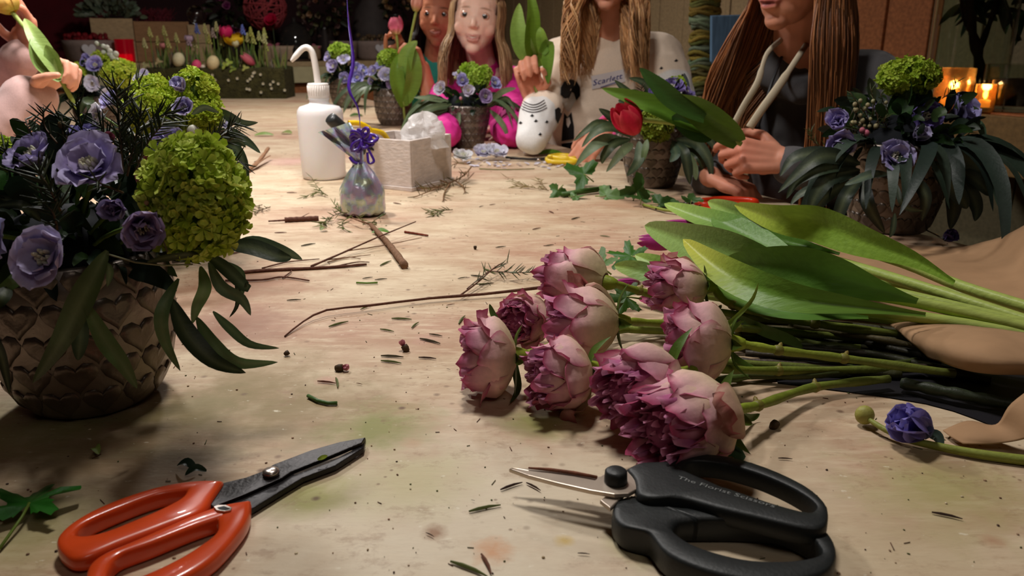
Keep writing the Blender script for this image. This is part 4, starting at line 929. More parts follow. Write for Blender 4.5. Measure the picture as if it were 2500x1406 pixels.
# ------------------------------------------------------------------ brown paper
KRAFT = mat('kraft_paper', C(172, 136, 102), .8, var=.10, vscale=30, bump=.25, bscale=60, transl=.12, spec=.2)
def paper(name, label, rows, nu=26, nv=14, crinkle=.0022, seed=0, thick=.0006):
    """rows: list of point rows (px,py,h); a smooth surface is laid through them"""
    R_ = [bez([P(*q) for q in r], nu) for r in rows]; nn = min(len(r) for r in R_)
    cols = [bez([r[i] for r in R_], nv) for i in range(nn)]; m = min(len(c) for c in cols)
    mb = MB()
    def fn(u, v):
        p = cols[min(int(round(u * (nn - 1))), nn - 1)][min(int(round(v * (m - 1))), m - 1)]
        return p + V(0, 0, 1) * crinkle * (mnoise.noise(V(p.x * 26 + p.y * 8, p.y * 14, seed)) * 1.6 + abs(mnoise.noise(V(p.x * 9 - p.y * 20, p.x * 4, seed + 5))) * 2.2)
    mb.grid(fn, nn - 1, m - 1); ob = mb.build(name, KRAFT)
    so = ob.modifiers.new('sheet', 'SOLIDIFY'); so.thickness = thick
    return tag(ob, label, 'paper')
paper('kraft_paper', 'sheet of brown kraft paper under the tulips, its far edge curling up at the right', [
    [(1960, 600, .002), (2130, 592, .003), (2300, 606, .004), (2420, 590, .025), (2520, 545, .06), (2640, 500, .10)],
    [(1900, 690, .003), (2120, 640, .004), (2300, 640, .006), (2430, 640, .014), (2540, 620, .045), (2660, 600, .08)],
    [(1850, 730, .004), (2100, 720, .005), (2300, 720, .006), (2450, 720, .008), (2560, 720, .015), (2700, 720, .03)],
    [(1800, 735, .012), (2080, 775, .006), (2300, 800, .006), (2450, 810, .006), (2560, 820, .008), (2700, 840, .010)]], seed=1)
paper('kraft_paper', 'curled flap of brown kraft wrapper folded over the rose stems at the right', [
    [(2135, 778, .022), (2250, 790, .034), (2380, 800, .040), (2500, 815, .04), (2640, 830, .04)],
    [(2185, 800, .026), (2290, 830, .040), (2400, 850, .046), (2510, 860, .046), (2650, 870, .045)],
    [(2232, 838, .026), (2310, 868, .036), (2420, 888, .042), (2520, 895, .042), (2660, 905, .042)],
    [(2265, 870, .022), (2330, 905, .026), (2420, 918, .03), (2520, 918, .03), (2660, 925, .03)]], seed=2)
paper('kraft_paper', 'lower corner of brown kraft wrapper beside the violet flower stem', [
    [(2300, 1062, .001), (2360, 1040, .006), (2430, 1045, .010), (2470, 990, .03), (2560, 920, .05)],
    [(2320, 1078, .001), (2390, 1075, .006), (2460, 1060, .012), (2520, 1020, .03), (2600, 960, .05)],
    [(2350, 1094, .001), (2420, 1092, .004), (2490, 1078, .012), (2560, 1050, .03), (2640, 1000, .05)]], seed=3, nv=8)
paper('kraft_paper', 'narrow folded strip of brown paper between tulip leaves and rose stems', [
    [(1780, 722, .030), (1880, 742, .030), (1980, 760, .028), (2075, 768, .026)], [(1780, 738, .022), (1880, 758, .022), (1980, 772, .020), (2078, 776, .018)]], seed=4, nv=6)
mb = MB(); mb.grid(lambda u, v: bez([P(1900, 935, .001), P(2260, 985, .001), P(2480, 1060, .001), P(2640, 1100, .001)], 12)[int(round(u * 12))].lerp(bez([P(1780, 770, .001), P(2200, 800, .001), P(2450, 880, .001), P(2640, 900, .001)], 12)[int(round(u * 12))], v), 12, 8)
tag(mb.build('stem_shade_sheet', mat('painted_stem_shade', C(20, 18, 24), .6)), 'dark sheet painting the shade under the rose stems at the right', 'paper')  # near-black sheet painting the bundle's shade between the stems

# violet flower stem in front of the paper
root = empty('delphinium_stem', P(2300, 1092), 'cut green stem with a wilted violet bloom and a round bud, lower right', 'flower')
mb = MB(); path = bez(pp((2118, 1022, .008), (2160, 1048, .007), (2215, 1072, .005), (2300, 1092, .004), (2400, 1110, .004), (2540, 1128, .004)), 20); mb.tube(path, [.0018 + .0022 * i / len(path) for i in range(len(path))], 8, [mixc(C(140, 146, 70), C(132, 142, 60), i / len(path)) for i in range(len(path))]); mb.build('stem', STEM, root)
mb = MB(); mb.ell(P(2111, 1013, .009), (.0072, .0068, .0074), seg=14, rings=9, col=C(156, 152, 76)); mb.build('bud', STEM, root)
delphinium(root, P(2258, 1050, .013), (-.75, -.15, .4), .052, 61, C(116, 106, 184), C(136, 128, 204), n=6, cup=1.18, white=False)
mb = MB(); p = P(2262, 1060, .008); leaf_ribbon(mb, [p, p + V(.004, -.006, .002), p + V(.006, -.012, -.004)], .008, C(60, 76, 70)); mb.build('sepal', LEAF, root)
# fallen violet head by the far pot
root = empty('fallen_bloom', P(2308, 595), 'crumpled violet flower head on the table beside the right pot', 'flower')
delphinium(root, P(2308, 582, .014), (.2, -.6, .5), .034, 62, C(62, 50, 104), C(80, 66, 124), n=6, cup=1.1, white=False)
mb = MB(); mb.tube(pp((2262, 562, .012), (2285, 573, .013), (2302, 583, .014)), .001, 6, C(60, 50, 40)); mb.build('stem', STEM, root)

# ------------------------------------------------------------------ scissors
ORANGE = mat('glossy_orange_plastic', C(214, 74, 28), .30, var=.08, vscale=60, coat=.35, spec=.5)
STEELD = mat('dark_steel', C(34, 30, 31), .40, var=.3, vscale=70, metal=.6, bump=.2, bscale=300, spec=.5)
STEEL = mat('bright_steel', C(196, 180, 164), .35, var=.12, vscale=60, metal=.55, spec=.5)
BLACK = mat('black_plastic', C(30, 33, 33), .48, var=.1, vscale=80, spec=.45, bump=.1, bscale=500)
CHROME = mat('chrome_screw', C(190, 178, 170), .25, metal=.9)
RUST = mat('rusty_edge', C(120, 72, 52), .8, var=.4, vscale=200)
def loop(name, pts, rx, rz, m, root, closed=False, h=.006, seg=12, radii=None):
    q = [P(x, y, h if len(r) == 0 else r[0]) for (x, y, *r) in pts]
    path = bez(q + ([q[0]] if closed else []), 40); mb = MB()
    n = len(path); rr = [rx if radii is None else lerp(radii[0], radii[1], .5 - .5 * math.cos(2 * math.pi * i / (n - 1))) for i in range(n)]
    mb.tube(path, rr, seg, flat=rz / rx, up=(0, 0, 1), cap=not closed); return mb.build(name, m, root)
root = empty('scissors', P(500, 1230), 'orange-handled scissors with dark steel blades, lower left foreground', 'scissors')
def bladepoly(name, pts, h, th, m, root, bev=.0006):
    mb = MB(); mb.prism([P(x, y, h) for x, y in pts], th, bev=bev); return mb.build(name, m, root, smooth=False)
def handle_mesh(name, outer, hole, h, thick, m, root, sq=.55):
    """flat ring handle with rounded sections: outer and inner outlines on the plane"""
    a = bez([P(x, y, h) for x, y in outer + outer[:1]], 60)[:-1]; b_ = bez([P(x, y, h) for x, y in hole + hole[:1]], 60)[:-1]
    n = 128
    def resample(l):
        l = l + [l[0]]; ds = [0]
        for i in range(1, len(l)): ds.append(ds[-1] + (l[i] - l[i - 1]).length)
        out = []; j = 0
        for k in range(n):
            s = ds[-1] * k / n
            while ds[j + 1] < s: j += 1
            out.append(l[j].lerp(l[j + 1], (s - ds[j]) / max(1e-9, ds[j + 1] - ds[j])))
        return out
    a, b_ = resample(a), resample(b_)
    # align inner samples with outer ones by angle about the hole centre
    cen = sum(b_, Vector()) / n
    ang = lambda p: math.atan2(p.y - cen.y, p.x - cen.x)
    bs = sorted(b_, key=ang); as_ = sorted(a, key=ang)
    mb = MB(); vs, fs = [], []; K = 16
    for i in range(n):
        A, B = as_[i], min(bs, key=lambda p: abs((ang(p) - ang(as_[i]) + math.pi) % (2 * math.pi) - math.pi))
        mid = (A + B) / 2; hw = (A - B) / 2
        for k in range(K):
            t = 2 * math.pi * k / K
            cx = math.copysign(abs(math.cos(t)) ** sq, math.cos(t)); cz = math.copysign(abs(math.sin(t)) ** sq, math.sin(t))
            vs.append(mid + hw * cx + V(0, 0, thick / 2 * cz - thick / 2))
    for i in range(n):
        for k in range(K):
            i2, k2 = (i + 1) % n, (k + 1) % K
            fs.append((i * K + k, i * K + k2, i2 * K + k2, i2 * K + k))
    mb.add(vs, fs, (1, 1, 1, 1)); return mb.build(name, m, root)
# blades (far one under, near one above)
bladepoly('blade', [(500, 1222), (545, 1178), (600, 1165), (640, 1150), (668, 1133), (760, 1098), (830, 1078), (892, 1067), (884, 1080), (800, 1115), (712, 1150), (690, 1165), (600, 1205), (520, 1236)], .0085, .003, STEELD, root)
bladepoly('blade', [(520, 1238), (600, 1205), (660, 1165), (705, 1152), (720, 1158), (800, 1130), (860, 1098), (893, 1070), (888, 1092), (820, 1135), (740, 1165), (690, 1195), (625, 1235), (600, 1250), (540, 1255)], .006, .004, STEELD, root)
ba = handle_mesh('handle', [(545, 1168), (470, 1170), (380, 1186), (270, 1222), (185, 1265), (138, 1310), (150, 1345), (195, 1358), (300, 1318), (400, 1280), (490, 1243), (520, 1205)],
                 [(455, 1192), (380, 1205), (290, 1238), (215, 1270), (185, 1295), (195, 1303), (250, 1294), (350, 1254), (430, 1218)], .013, .012, ORANGE, root)
bb = handle_mesh('handle', [(612, 1215), (540, 1228), (450, 1262), (340, 1310), (235, 1358), (208, 1400), (225, 1450), (300, 1470), (420, 1420), (520, 1360), (585, 1290), (608, 1250)],
                 [(530, 1262), (470, 1283), (370, 1322), (290, 1352), (262, 1390), (268, 1412), (320, 1408), (420, 1365), (500, 1318), (528, 1290)], .013, .012, ORANGE, root)
mb = MB(); p = P(661, 1150, .0115); mb.lathe([(0, .0016), (.0030, .0014), (.0052, .0006), (.0055, -.002), (0, -.0022)], 20, p); mb.build('pivot_screw', CHROME, root)
mb = MB(); mb.prism([P(x, y, .0142) for x, y in ((521, 1236), (533, 1232), (552, 1232), (566, 1238), (563, 1245), (546, 1248), (528, 1245))], .0012, bev=.0002); plate = mb.build('metal_badge', CHROME, bb, smooth=False)
mb = MB(); mb.prism([P(x, y, .0144) for x, y in ((530, 1238), (546, 1235), (560, 1240), (552, 1244), (536, 1243))], .001); mb.build('badge_slot', BLACK, plate, smooth=False) if False else mb.build('badge_slot', BLACK, bb, smooth=False)
mb = MB(); leaf_ribbon(mb, pp((775, 1122, .0095), (788, 1116, .0105), (800, 1112, .0095)), .003, C(150, 170, 60), n=6, nw=2); tag(mb.build('leaf_scrap', LEAF), 'tiny green scrap stuck on the dark scissor blade', 'leaf scrap')

root = empty('scissors', P(1700, 1260), 'black-handled florist scissors with a pale steel blade, right foreground', 'scissors')
bladepoly('blade', [(1243, 1143), (1300, 1149), (1380, 1160), (1452, 1172), (1470, 1160), (1490, 1148), (1520, 1143), (1545, 1150), (1560, 1172), (1556, 1192), (1535, 1204), (1500, 1206), (1440, 1196), (1360, 1178), (1290, 1160)], .0215, .0030, STEEL, root)
bladepoly('blade', [(1246, 1141), (1330, 1145), (1400, 1152), (1460, 1163), (1520, 1160), (1530, 1200), (1490, 1240), (1465, 1220), (1500, 1195), (1440, 1180), (1340, 1158)], .0180, .003, STEEL, root)
mb = MB(); mb.tube(pp((1290, 1142, .0195), (1340, 1146, .0195), (1400, 1154, .0195), (1458, 1165, .0195)), [.0006, .0011, .0012, .001], 6); mb.build('rusty_edge', RUST, root)
mb = MB(); p = P(1503, 1176, .0215); mb.lathe([(0, .0085), (.0055, .0083), (.0068, .0072), (.0072, .001), (.0072, 0), (0, 0)], 24, p); mb.build('pivot_knob', BLACK, root)
ha = handle_mesh('handle', [(1528, 1140), (1560, 1126), (1625, 1124), (1690, 1106), (1775, 1111), (1870, 1138), (1965, 1182), (2014, 1225), (2023, 1262), (2010, 1285), (1960, 1285), (1860, 1262), (1750, 1236), (1660, 1212), (1590, 1212), (1555, 1200), (1548, 1165)],
                 [(1662, 1142), (1690, 1124), (1760, 1129), (1850, 1153), (1940, 1192), (1992, 1228), (1985, 1246), (1960, 1246), (1880, 1223), (1790, 1191), (1710, 1161)], .024, .013, BLACK, root, sq=.36)
hb = handle_mesh('handle', [(1500, 1215), (1545, 1202), (1580, 1222), (1660, 1236), (1800, 1236), (1930, 1248), (2010, 1285), (2042, 1335), (2030, 1385), (1960, 1412), (1850, 1415), (1730, 1392), (1630, 1350), (1586, 1300), (1555, 1290), (1515, 1278), (1494, 1250)],
                 [(1645, 1285), (1668, 1268), (1760, 1264), (1880, 1270), (1962, 1296), (2004, 1335), (1996, 1354), (1920, 1365), (1812, 1359), (1704, 1330), (1655, 1302)], .018, .017, BLACK, root, sq=.36)
# printed words along the upper handle
def text_mesh(txt, size=1.0, shear=0.0):
    cu = bpy.data.curves.new('lettering', 'FONT'); cu.body = txt; cu.size = size; cu.shear = shear; cu.resolution_u = 2
    ob = bpy.data.objects.new('lettering', cu); COL.objects.link(ob); dg = bpy.context.evaluated_depsgraph_get()
    me = bpy.data.meshes.new_from_object(ob.evaluated_get(dg)); vs = [v.co.copy() for v in me.vertices]; fs = [tuple(p.vertices) for p in me.polygons]
    bpy.data.objects.remove(ob); bpy.data.meshes.remove(me); return vs, fs
BV = {}
def bvh_of(ob):
    if ob.name not in BV:
        o = WL[ob.name]; BV[ob.name] = BVHTree.FromPolygons([v.co + o for v in ob.data.vertices], [tuple(p.vertices) for p in ob.data.polygons])
    return BV[ob.name]
def drop_on(ob, p, d, off=.0004):
    h = bvh_of(ob).ray_cast(p, d)
    return (h[0] + h[1].normalized() * (off if h[1].dot(d) < 0 else -off)) if h[0] is not None else None
vs, fs = text_mesh('The Florist Scissors'); wmax = max(v.x for v in vs)
A_, B_ = P(1652, 1168, .024), P(1890, 1240, .024); ex = (B_ - A_); ey = V(-ex.y, ex.x, 0).normalized()
mb = MB(); q = []
for v in vs:
    p = A_ + ex * (v.x / wmax) + ey * (v.y * .0052); h = drop_on(ha, p + V(0, 0, .05), V(0, 0, -1), .0003); q.append(h or p)
mb.add(q, fs, (1, 1, 1, 1)); mb.build('printed_lettering', mat('grey_print', C(120, 122, 120), .6), ha, smooth=False)

# small far scissors: red-orange ones by the tulips, orange ring far left, yellow ones at the peach girl's hand
def small_scissors(label, pts_h1, pts_h2, blade, col, h=.008, r=.004):
    root = empty('scissors', P(*blade[0]), label, 'scissors')
    m = mat('plastic_' + label[:12].replace(' ', '_'), col, .35, spec=.5)
    for pts in (pts_h1, pts_h2): loop('handle', pts, r, r * 1.2, m, root, closed=True, h=h, seg=8)
    for k in (0, 1):
        mb = MB(); a, b_ = P(*blade[k], .007), P(*blade[2], .006); s = (b_ - a).cross(V(0, 0, 1)).normalized()
        mb.prism([a + s * .006, a - s * .006, b_ - s * .0005, b_ + s * .0005], .003); mb.build('blade', STEELD, root, smooth=False)
    mb = MB(); p = P(*blade[3], .010); mb.lathe([(0, .001), (.004, .0006), (.004, -.004), (0, -.004)], 12, p); mb.build('pivot_screw', CHROME, root)
    return root
small_scissors('red-orange handled scissors lying behind the tulip tips', [(1700, 493), (1760, 487), (1835, 490), (1840, 498), (1770, 500), (1715, 500)], [(1710, 505), (1760, 505), (1800, 508), (1810, 513), (1760, 515), (1715, 512)], [(1690, 492), (1705, 508), (1600, 508), (1676, 494)], C(206, 52, 20), r=.005)
small_scissors('far orange handled scissors at the left under the held tulip', [(150, 320), (180, 314), (215, 320), (218, 328), (185, 332), (155, 330)], [(150, 338), (185, 336), (215, 342), (190, 348), (160, 346)], [(220, 326), (220, 338), (300, 318), (235, 328)], C(226, 88, 30), r=.006)
small_scissors('yellow handled scissors under the fingers of the girl in peach', [(1335, 388), (1360, 384), (1400, 390), (1405, 396), (1370, 396), (1340, 394)], [(1340, 383), (1365, 379), (1400, 382), (1402, 387), (1370, 388)], [(1335, 389), (1335, 385), (1245, 386), (1315, 388)], C(226, 190, 40), r=.005)

# ------------------------------------------------------------------ wash bottle
root = empty('wash_bottle', P(792, 436), 'white translucent squeeze wash bottle with bent spout', 'bottle')
b = P(792, 434); PLAST = mat('milky_plastic', C(244, 240, 240), .35, var=.03, vscale=20, sss=.3, spec=.45, transl=.2)
PLASTW = mat('white_cap_plastic', C(226, 218, 212), .4, spec=.45)
mb = MB(); r = .0475
mb.lathe([(0, .002), (r * .80, .0), (r * .93, .003), (r * .96, .008), (r * .98, .06), (r, .11), (r, .132), (r * .97, .142), (r * .86, .149), (r * .60, .153), (r * .46, .155), (r * .42, .158), (r * .42, .163), (r * .47, .165), (r * .42, .168), (r * .42, .176), (0, .176)], 40, b); mb.build('body', PLAST, root)
mb = MB(); mb.lathe([(0, .166), (r * .44, .166), (r * .455, .169), (r * .455, .194), (r * .43, .1965), (r * .2, .197), (0, .197)], 32, b)
for k in range(28):
    a = k * 2 * math.pi / 28; mb.box(b + V(math.cos(a) * r * .457, math.sin(a) * r * .457, .182), (.0012, .0012, .02))
mb.build('cap', PLASTW, root)
top = b + V(0, 0, .196); sp = [top, top + V(-.002, 0, .03), top + V(-.006, 0, .058), top + V(-.014, 0, .070), top + V(-.026, 0, .069), top + V(-.040, -.004, .055), top + V(-.050, -.006, .044)]
path = bez(sp, 24); n = len(path); mb = MB(); mb.tube(path, [.0068 - .001 * i / n if i < n * .8 else .0060 - .0038 * (i - n * .8) / (n * .2) for i in range(n)], 12); mb.build('spout', PLASTW, root)

# ------------------------------------------------------------------ whitewashed box with tools
root = empty('wooden_box', P(930, 455), 'small whitewashed wooden box holding a marker, yellow handles and tissue', 'box')
WASH = mat('whitewash', C(206, 192, 184), .8, var=.16, vscale=50, bump=.5, bscale=90, stretch=(1, 1, 2.5))
f0, f1 = P(862, 452), P(1005, 468); ex = (f1 - f0); L_ = ex.length; ex.normalize(); ey = V(-ex.y, ex.x, 0); hb_, dp = .098, .14
MX = Matrix((ex, ey, V(0, 0, 1))).transposed()
def bx(name, x0, x1, y0, y1, z0, z1, m=WASH, par=root):
    mb = MB(); c = f0 + ex * (x0 + x1) / 2 + ey * (y0 + y1) / 2 + V(0, 0, (z0 + z1) / 2); mb.box(c, (x1 - x0, y1 - y0, z1 - z0), M=MX, bev=.0012); return mb.build(name, m, par, smooth=False)
t_ = .007
bx('side_panel', 0, L_, 0, t_, .008, hb_); bx('side_panel', 0, L_, dp - t_, dp, .008, hb_); bx('end_panel', 0, t_, t_, dp - t_, .008, hb_); bx('end_panel', L_ - t_, L_, t_, dp - t_, .008, hb_); bx('base_panel', -.003, L_ + .003, -.003, dp + .003, 0, .008)
def inbox(x, y, z): return f0 + ex * x + ey * y + V(0, 0, z)
mk = empty('marker_pen', inbox(.03, .06, .01), 'thick black marker pen leaning out of the white box', 'pen'); MKM = mat('dark_grey_plastic', C(44, 46, 46), .4, spec=.5)
a, b_ = inbox(.045, .05, .03), D(805, 287, 1.56); d = (b_ - a)
mb = MB(); mb.tube([a, a + d * .68], .0125, 16); mb.build('barrel', MKM, mk)
mb = MB(); mb.tube([a + d * .68, a + d * .70, a + d * .96, b_], [.0125, .0135, .0128, .011], 16); mb.build('cap', MKM, mk)
YEL = mat('yellow_plastic', C(232, 190, 16), .35, spec=.5)
ys = empty('scissors', inbox(.07, .05, .01), 'yellow handled scissors standing in the white box', 'scissors')
def loopw(name, pts, r, m, par, closed=True):
    path = bez(pts + (pts[:1] if closed else []), 32); mb = MB(); mb.tube(path, r, 10, cap=not closed); return mb.build(name, m, par)
loopw('handle', [D(850, 300, 1.56), D(880, 302, 1.57), D(905, 320, 1.58), D(900, 350, 1.58), D(875, 345, 1.57), D(855, 325, 1.56)], .0052, YEL, ys)
loopw('handle', [D(905, 318, 1.58), D(935, 326, 1.60), D(950, 352, 1.61), D(930, 365, 1.60), D(905, 352, 1.59)], .0052, YEL, ys)
for k in (-1, 1):
    mb = MB(); a = inbox(.065 + .012 * k, .06, .012); c = D(890, 345, 1.575); mb.tube([a, a.lerp(c, .5), c], [.001, .005, .005], 6, flat=.4); mb.build('blade', STEELD, ys)
TIS = mat('clear_tissue', C(236, 232, 230), .3, var=.05, transl=.45, alpha=.75, bump=.5, bscale=60, spec=.5)
rng = random.Random(4); mb = MB(); cT = inbox(.118, .085, .095)
def tfn(u, v):
    a = 2 * math.pi * u; rr = (.020 * min(1, v * 5) + .024 * v) * (1 + .22 * math.sin(3 * a + 1) + .3 * mnoise.noise(V(math.cos(a) * 3, math.sin(a) * 3, v * 4))); z = -.03 + .062 * (1 - v) ** .7 * (1 + .12 * math.sin(2 * a + .6)) + .007 * mnoise.noise(V(math.cos(a) * 2, math.sin(a) * 2, v * 5))
    return cT + ex * (rr * math.cos(a) * 1.0) + ey * (rr * math.sin(a)) + V(0, 0, z + .012)
mb.grid(tfn, 40, 14); ob = mb.build('tissue', TIS, smooth=False); tag(ob, 'crumpled clear cellophane bunched in the white box', 'cellophane')

# ------------------------------------------------------------------ gift bag with balloon ribbon
IRI = bpy.data.materials.new('iridescent_film'); IRI.use_nodes = True
nt = IRI.node_tree; bs = nt.nodes['Principled BSDF']; lw = nt.nodes.new('ShaderNodeTexNoise'); lw.inputs['Scale'].default_value = 55; cr = nt.nodes.new('ShaderNodeValToRGB')
for e, (pos, c) in zip([cr.color_ramp.elements[0], cr.color_ramp.elements[1]] + [cr.color_ramp.elements.new(x) for x in (.42, .52, .6)], ((.3, C(196, 176, 186)), (.75, C(210, 206, 190)), (.42, C(186, 164, 196)), (.52, C(176, 190, 206)), (.6, C(196, 206, 180)))): e.position = pos; e.color = c
tcn = nt.nodes.new('ShaderNodeTexCoord'); nt.links.new(tcn.outputs['Object'], lw.inputs['Vector']); nt.links.new(lw.outputs['Fac'], cr.inputs['Fac']); nt.links.new(cr.outputs['Color'], bs.inputs['Base Color'])
bs.inputs['Roughness'].default_value = .18; bs.inputs['Metallic'].default_value = .35; bs.inputs['Coat Weight'].default_value = .6; bs.inputs['Thin Film Thickness'].default_value = 420; bs.inputs['Thin Film IOR'].default_value = 1.6
PURP = mat('purple_ribbon', C(74, 36, 150), .3, spec=.6, coat=.3)
root = empty('gift_bag', P(887, 528), 'small iridescent cellophane bag tied with curled purple ribbon, a balloon weight', 'gift bag')
bc = P(887, 524); mb = MB(); rng = random.Random(9)
def bagfn(u, v):
    a = 2 * math.pi * u; z = .088 * v
    r = .034 * (1 - .03 * (v - .3) ** 2) * (1 if v < .35 else math.cos((v - .35) / .65 * math.pi / 2 * .92)) + .004
    if v < .08: r *= .55 + .45 * math.sqrt(v / .08)
    k = 1 + .05 * math.sin(8 * a + 5 * v) * v + .05 * mnoise.noise(V(math.cos(a) * 2.5, math.sin(a) * 2.5, v * 5))
    return bc + V(math.cos(a) * r * 1.0 * k, math.sin(a) * r * .85 * k, z + .0015 * math.sin(13 * a))
mb.grid(bagfn, 44, 26); mb.build('bag', IRI, root, smooth=False)
neck = bc + V(0, 0, .086); mb = MB()
def frill(u, v):
    s = (u - .5) * 2; w = .006 + .020 * v
    d = V(-.30, .05, .95).normalized()
    return neck + d * (.062 * v) + V(1, .25, .3) * (s * w) + V(0, 1, 0) * (.008 * math.sin(u * 17) * v + .004 * math.sin(v * 9 + u * 5)) + V(-.022, 0, .0) * v * v
mb.grid(frill, 22, 12); mb.build('bag_frill', IRI, root, smooth=False)
def rib(name, pts, w, par, tw=0.0, n=40):
    path = bez(pts, n); m_ = len(path); mb = MB(); vs, fs = [], []
    for i, p in enumerate(path):
        t = (path[min(i + 1, m_ - 1)] - path[max(i - 1, 0)]).normalized(); s = t.cross((CAMP - p).normalized()).normalized(); s = Quaternion(t, tw * i / m_ * 6.28) @ s
        vs += [p - s * w / 2, p + s * w / 2]
    for i in range(m_ - 1): fs.append((2 * i, 2 * i + 1, 2 * i + 3, 2 * i + 2))
    mb.add(vs, fs, (1, 1, 1, 1)); ob = mb.build(name, PURP, par); so = ob.modifiers.new('t', 'SOLIDIFY'); so.thickness = .0004; return ob
mb = MB(); mb.tube([neck + V(math.cos(a) * .0065, math.sin(a) * .0065, .001 * math.sin(3 * a)) for a in [k * 6.2832 / 12 for k in range(13)]], .0018, 6); mb.build('ribbon_knot', PURP, root)
rib('balloon_ribbon', [neck, D(882, 390, 1.29), D(880, 330, 1.29), D(875, 270, 1.30), D(852, 215, 1.31), D(862, 150, 1.33), D(852, 60, 1.36), D(846, -20, 1.40), D(840, -160, 1.46)], .0055, root, .9, 60)
bow = D(884, 340, 1.285); rng = random.Random(6)
for k in range(11):
    a = k * .571 + rng.uniform(-.2, .2); L = rng.uniform(.016, .028); d = V(math.cos(a), rng.uniform(-.5, .1), math.sin(a) * .8); s = V(-d.z, .3, d.x)
    rib('bow_loop', [bow, bow + d * L * .6 + s * .006, bow + d * L, bow + d * L * .6 - s * .006, bow], .0055, root, .05, 14)
rib('ribbon_tail', [neck + V(0, -.006, 0), neck + V(-.010, -.008, .004), neck + V(-.016, -.006, .012)], .005, root)
rib('ribbon_tail', [bow, bow + V(.012, -.004, -.02), bow + V(.018, -.006, -.034), bow + V(.010, -.008, -.036), bow + V(.008, -.004, -.02)], .004, root)
# ------------------------------------------------------------------ people
def blob(name, prims, voxel, mats, parent=None, smooth=4, disp=None, colfn=None, post=None):
    """one continuous surface grown round tapered limbs and rounded masses"""
    mb = MB()
    for p in prims:
        if p[0] == 'cap':
            _, a, ra, b, rb = p; a, b = Vector(a), Vector(b); n = 4
            d = (b - a); L = d.length
            if L < 1e-6: continue
            R = frame(d)
            prof = []
            for k in range(5): t = -math.pi / 2 + math.pi / 2 * k / 4; prof.append((ra * math.cos(t), ra * math.sin(t)))
            for k in range(1, 5): t = math.pi / 2 * k / 4; prof.append((rb * math.cos(t), L + rb * math.sin(t)))
            prof[0] = (0, -ra); prof[-1] = (0, L + rb); prof.insert(5, (rb, L))
            mb.lathe(prof, 14, M=Matrix.Translation(a) @ R.to_4x4())
        else:
            _, c, r = p[:3]; mb.ell(c, r, rot=p[3] if len(p) > 3 else None, seg=22, rings=14)
    me = bpy.data.meshes.new('tmp'); me.from_pydata(mb.v, [], mb.f)
    bm = bmesh.new(); bm.from_mesh(me); bmesh.ops.remove_doubles(bm, verts=bm.verts, dist=1e-6); bmesh.ops.recalc_face_normals(bm, faces=bm.faces); bm.to_mesh(me); bm.free()
    ob = bpy.data.objects.new('tmp', me); COL.objects.link(ob)
    rm = ob.modifiers.new('r', 'REMESH'); rm.mode = 'VOXEL'; rm.voxel_size = voxel
    if smooth: sm = ob.modifiers.new('s', 'SMOOTH'); sm.iterations = smooth; sm.factor = .5
    dg = bpy.context.evaluated_depsgraph_get(); m2 = bpy.data.meshes.new_from_object(ob.evaluated_get(dg))
    bpy.data.objects.remove(ob); bpy.data.meshes.remove(me)
    n = len(m2.vertices); co = np.empty(n * 3); m2.vertices.foreach_get('co', co); co = co.reshape(-1, 3)
    no = np.empty(n * 3); m2.vertex_normals.foreach_get('vector', no) if hasattr(m2, 'vertex_normals') else m2.vertices.foreach_get('normal', no)
    no = no.reshape(-1, 3)
    if post: co = post(co, no)
    if disp:
        sc, amt, sx = disp
        dv = np.array([mnoise.noise(Vector((p[0] * sc * sx[0], p[1] * sc * sx[1], p[2] * sc * sx[2]))) + .5 * mnoise.noise(Vector((p[0] * sc * 2.3 * sx[0], p[1] * sc * 2.3 * sx[1], p[2] * sc * 2.3 * sx[2]))) for p in co])
        co = co + no * (dv * amt)[:, None]
    cols = colfn(co, no) if colfn else np.ones((n, 4))
    o = np.array(((co[:, 0].min() + co[:, 0].max()) / 2, (co[:, 1].min() + co[:, 1].max()) / 2, co[:, 2].min()))
    m2.vertices.foreach_set('co', (co - o).ravel()); m2.name = name
    ca = m2.color_attributes.new('Col', 'FLOAT_COLOR', 'POINT'); ca.data.foreach_set('color', cols.astype(np.float32).ravel())
    m2.materials.clear()
    for m in (mats if isinstance(mats, (list, tuple)) else [mats]): m2.materials.append(m)
    m2.polygons.foreach_set('use_smooth', [True] * len(m2.polygons)); m2.update()
    return link(name, m2, Vector(o), parent)

def head_prims(c, R, s):
    X = lambda x, y, z: c + R @ (Vector((x, y, z)) * s)
    E = lambda x, y, z, r: ('ell', X(x, y, z), tuple(q * s for q in r), R)
    pr = [E(0, -.012, .035, (.072, .088, .076)), E(0, .018, -.010, (.067, .066, .084)), E(0, .030, -.060, (.044, .044, .042)), E(0, .052, -.090, (.022, .022, .018)),
          E(.034, .046, -.032, (.027, .024, .026)), E(-.034, .046, -.032, (.027, .024, .026)), E(0, .056, .034, (.044, .018, .024)),
          ('cap', X(0, .0775, .000), .0060 * s, X(0, .0895, -.0245), .0085 * s), E(.0085, .083, -.028, (.0065, .0065, .0058)), E(-.0085, .083, -.028, (.0065, .0065, .0058)),
          ('cap', X(-.016, .076, -.0555), .0045 * s, X(0, .0835, -.053), .0058 * s), ('cap', X(.016, .076, -.0555), .0045 * s, X(0, .0835, -.053), .0058 * s),
          ('cap', X(-.013, .076, -.0645), .0052 * s, X(.013, .076, -.0645), .0052 * s), E(0, .079, -.0655, (.012, .007, .006)),
          E(.073, -.012, -.008, (.008, .018, .030)), E(-.073, -.012, -.008, (.008, .018, .030))]
    return pr, X
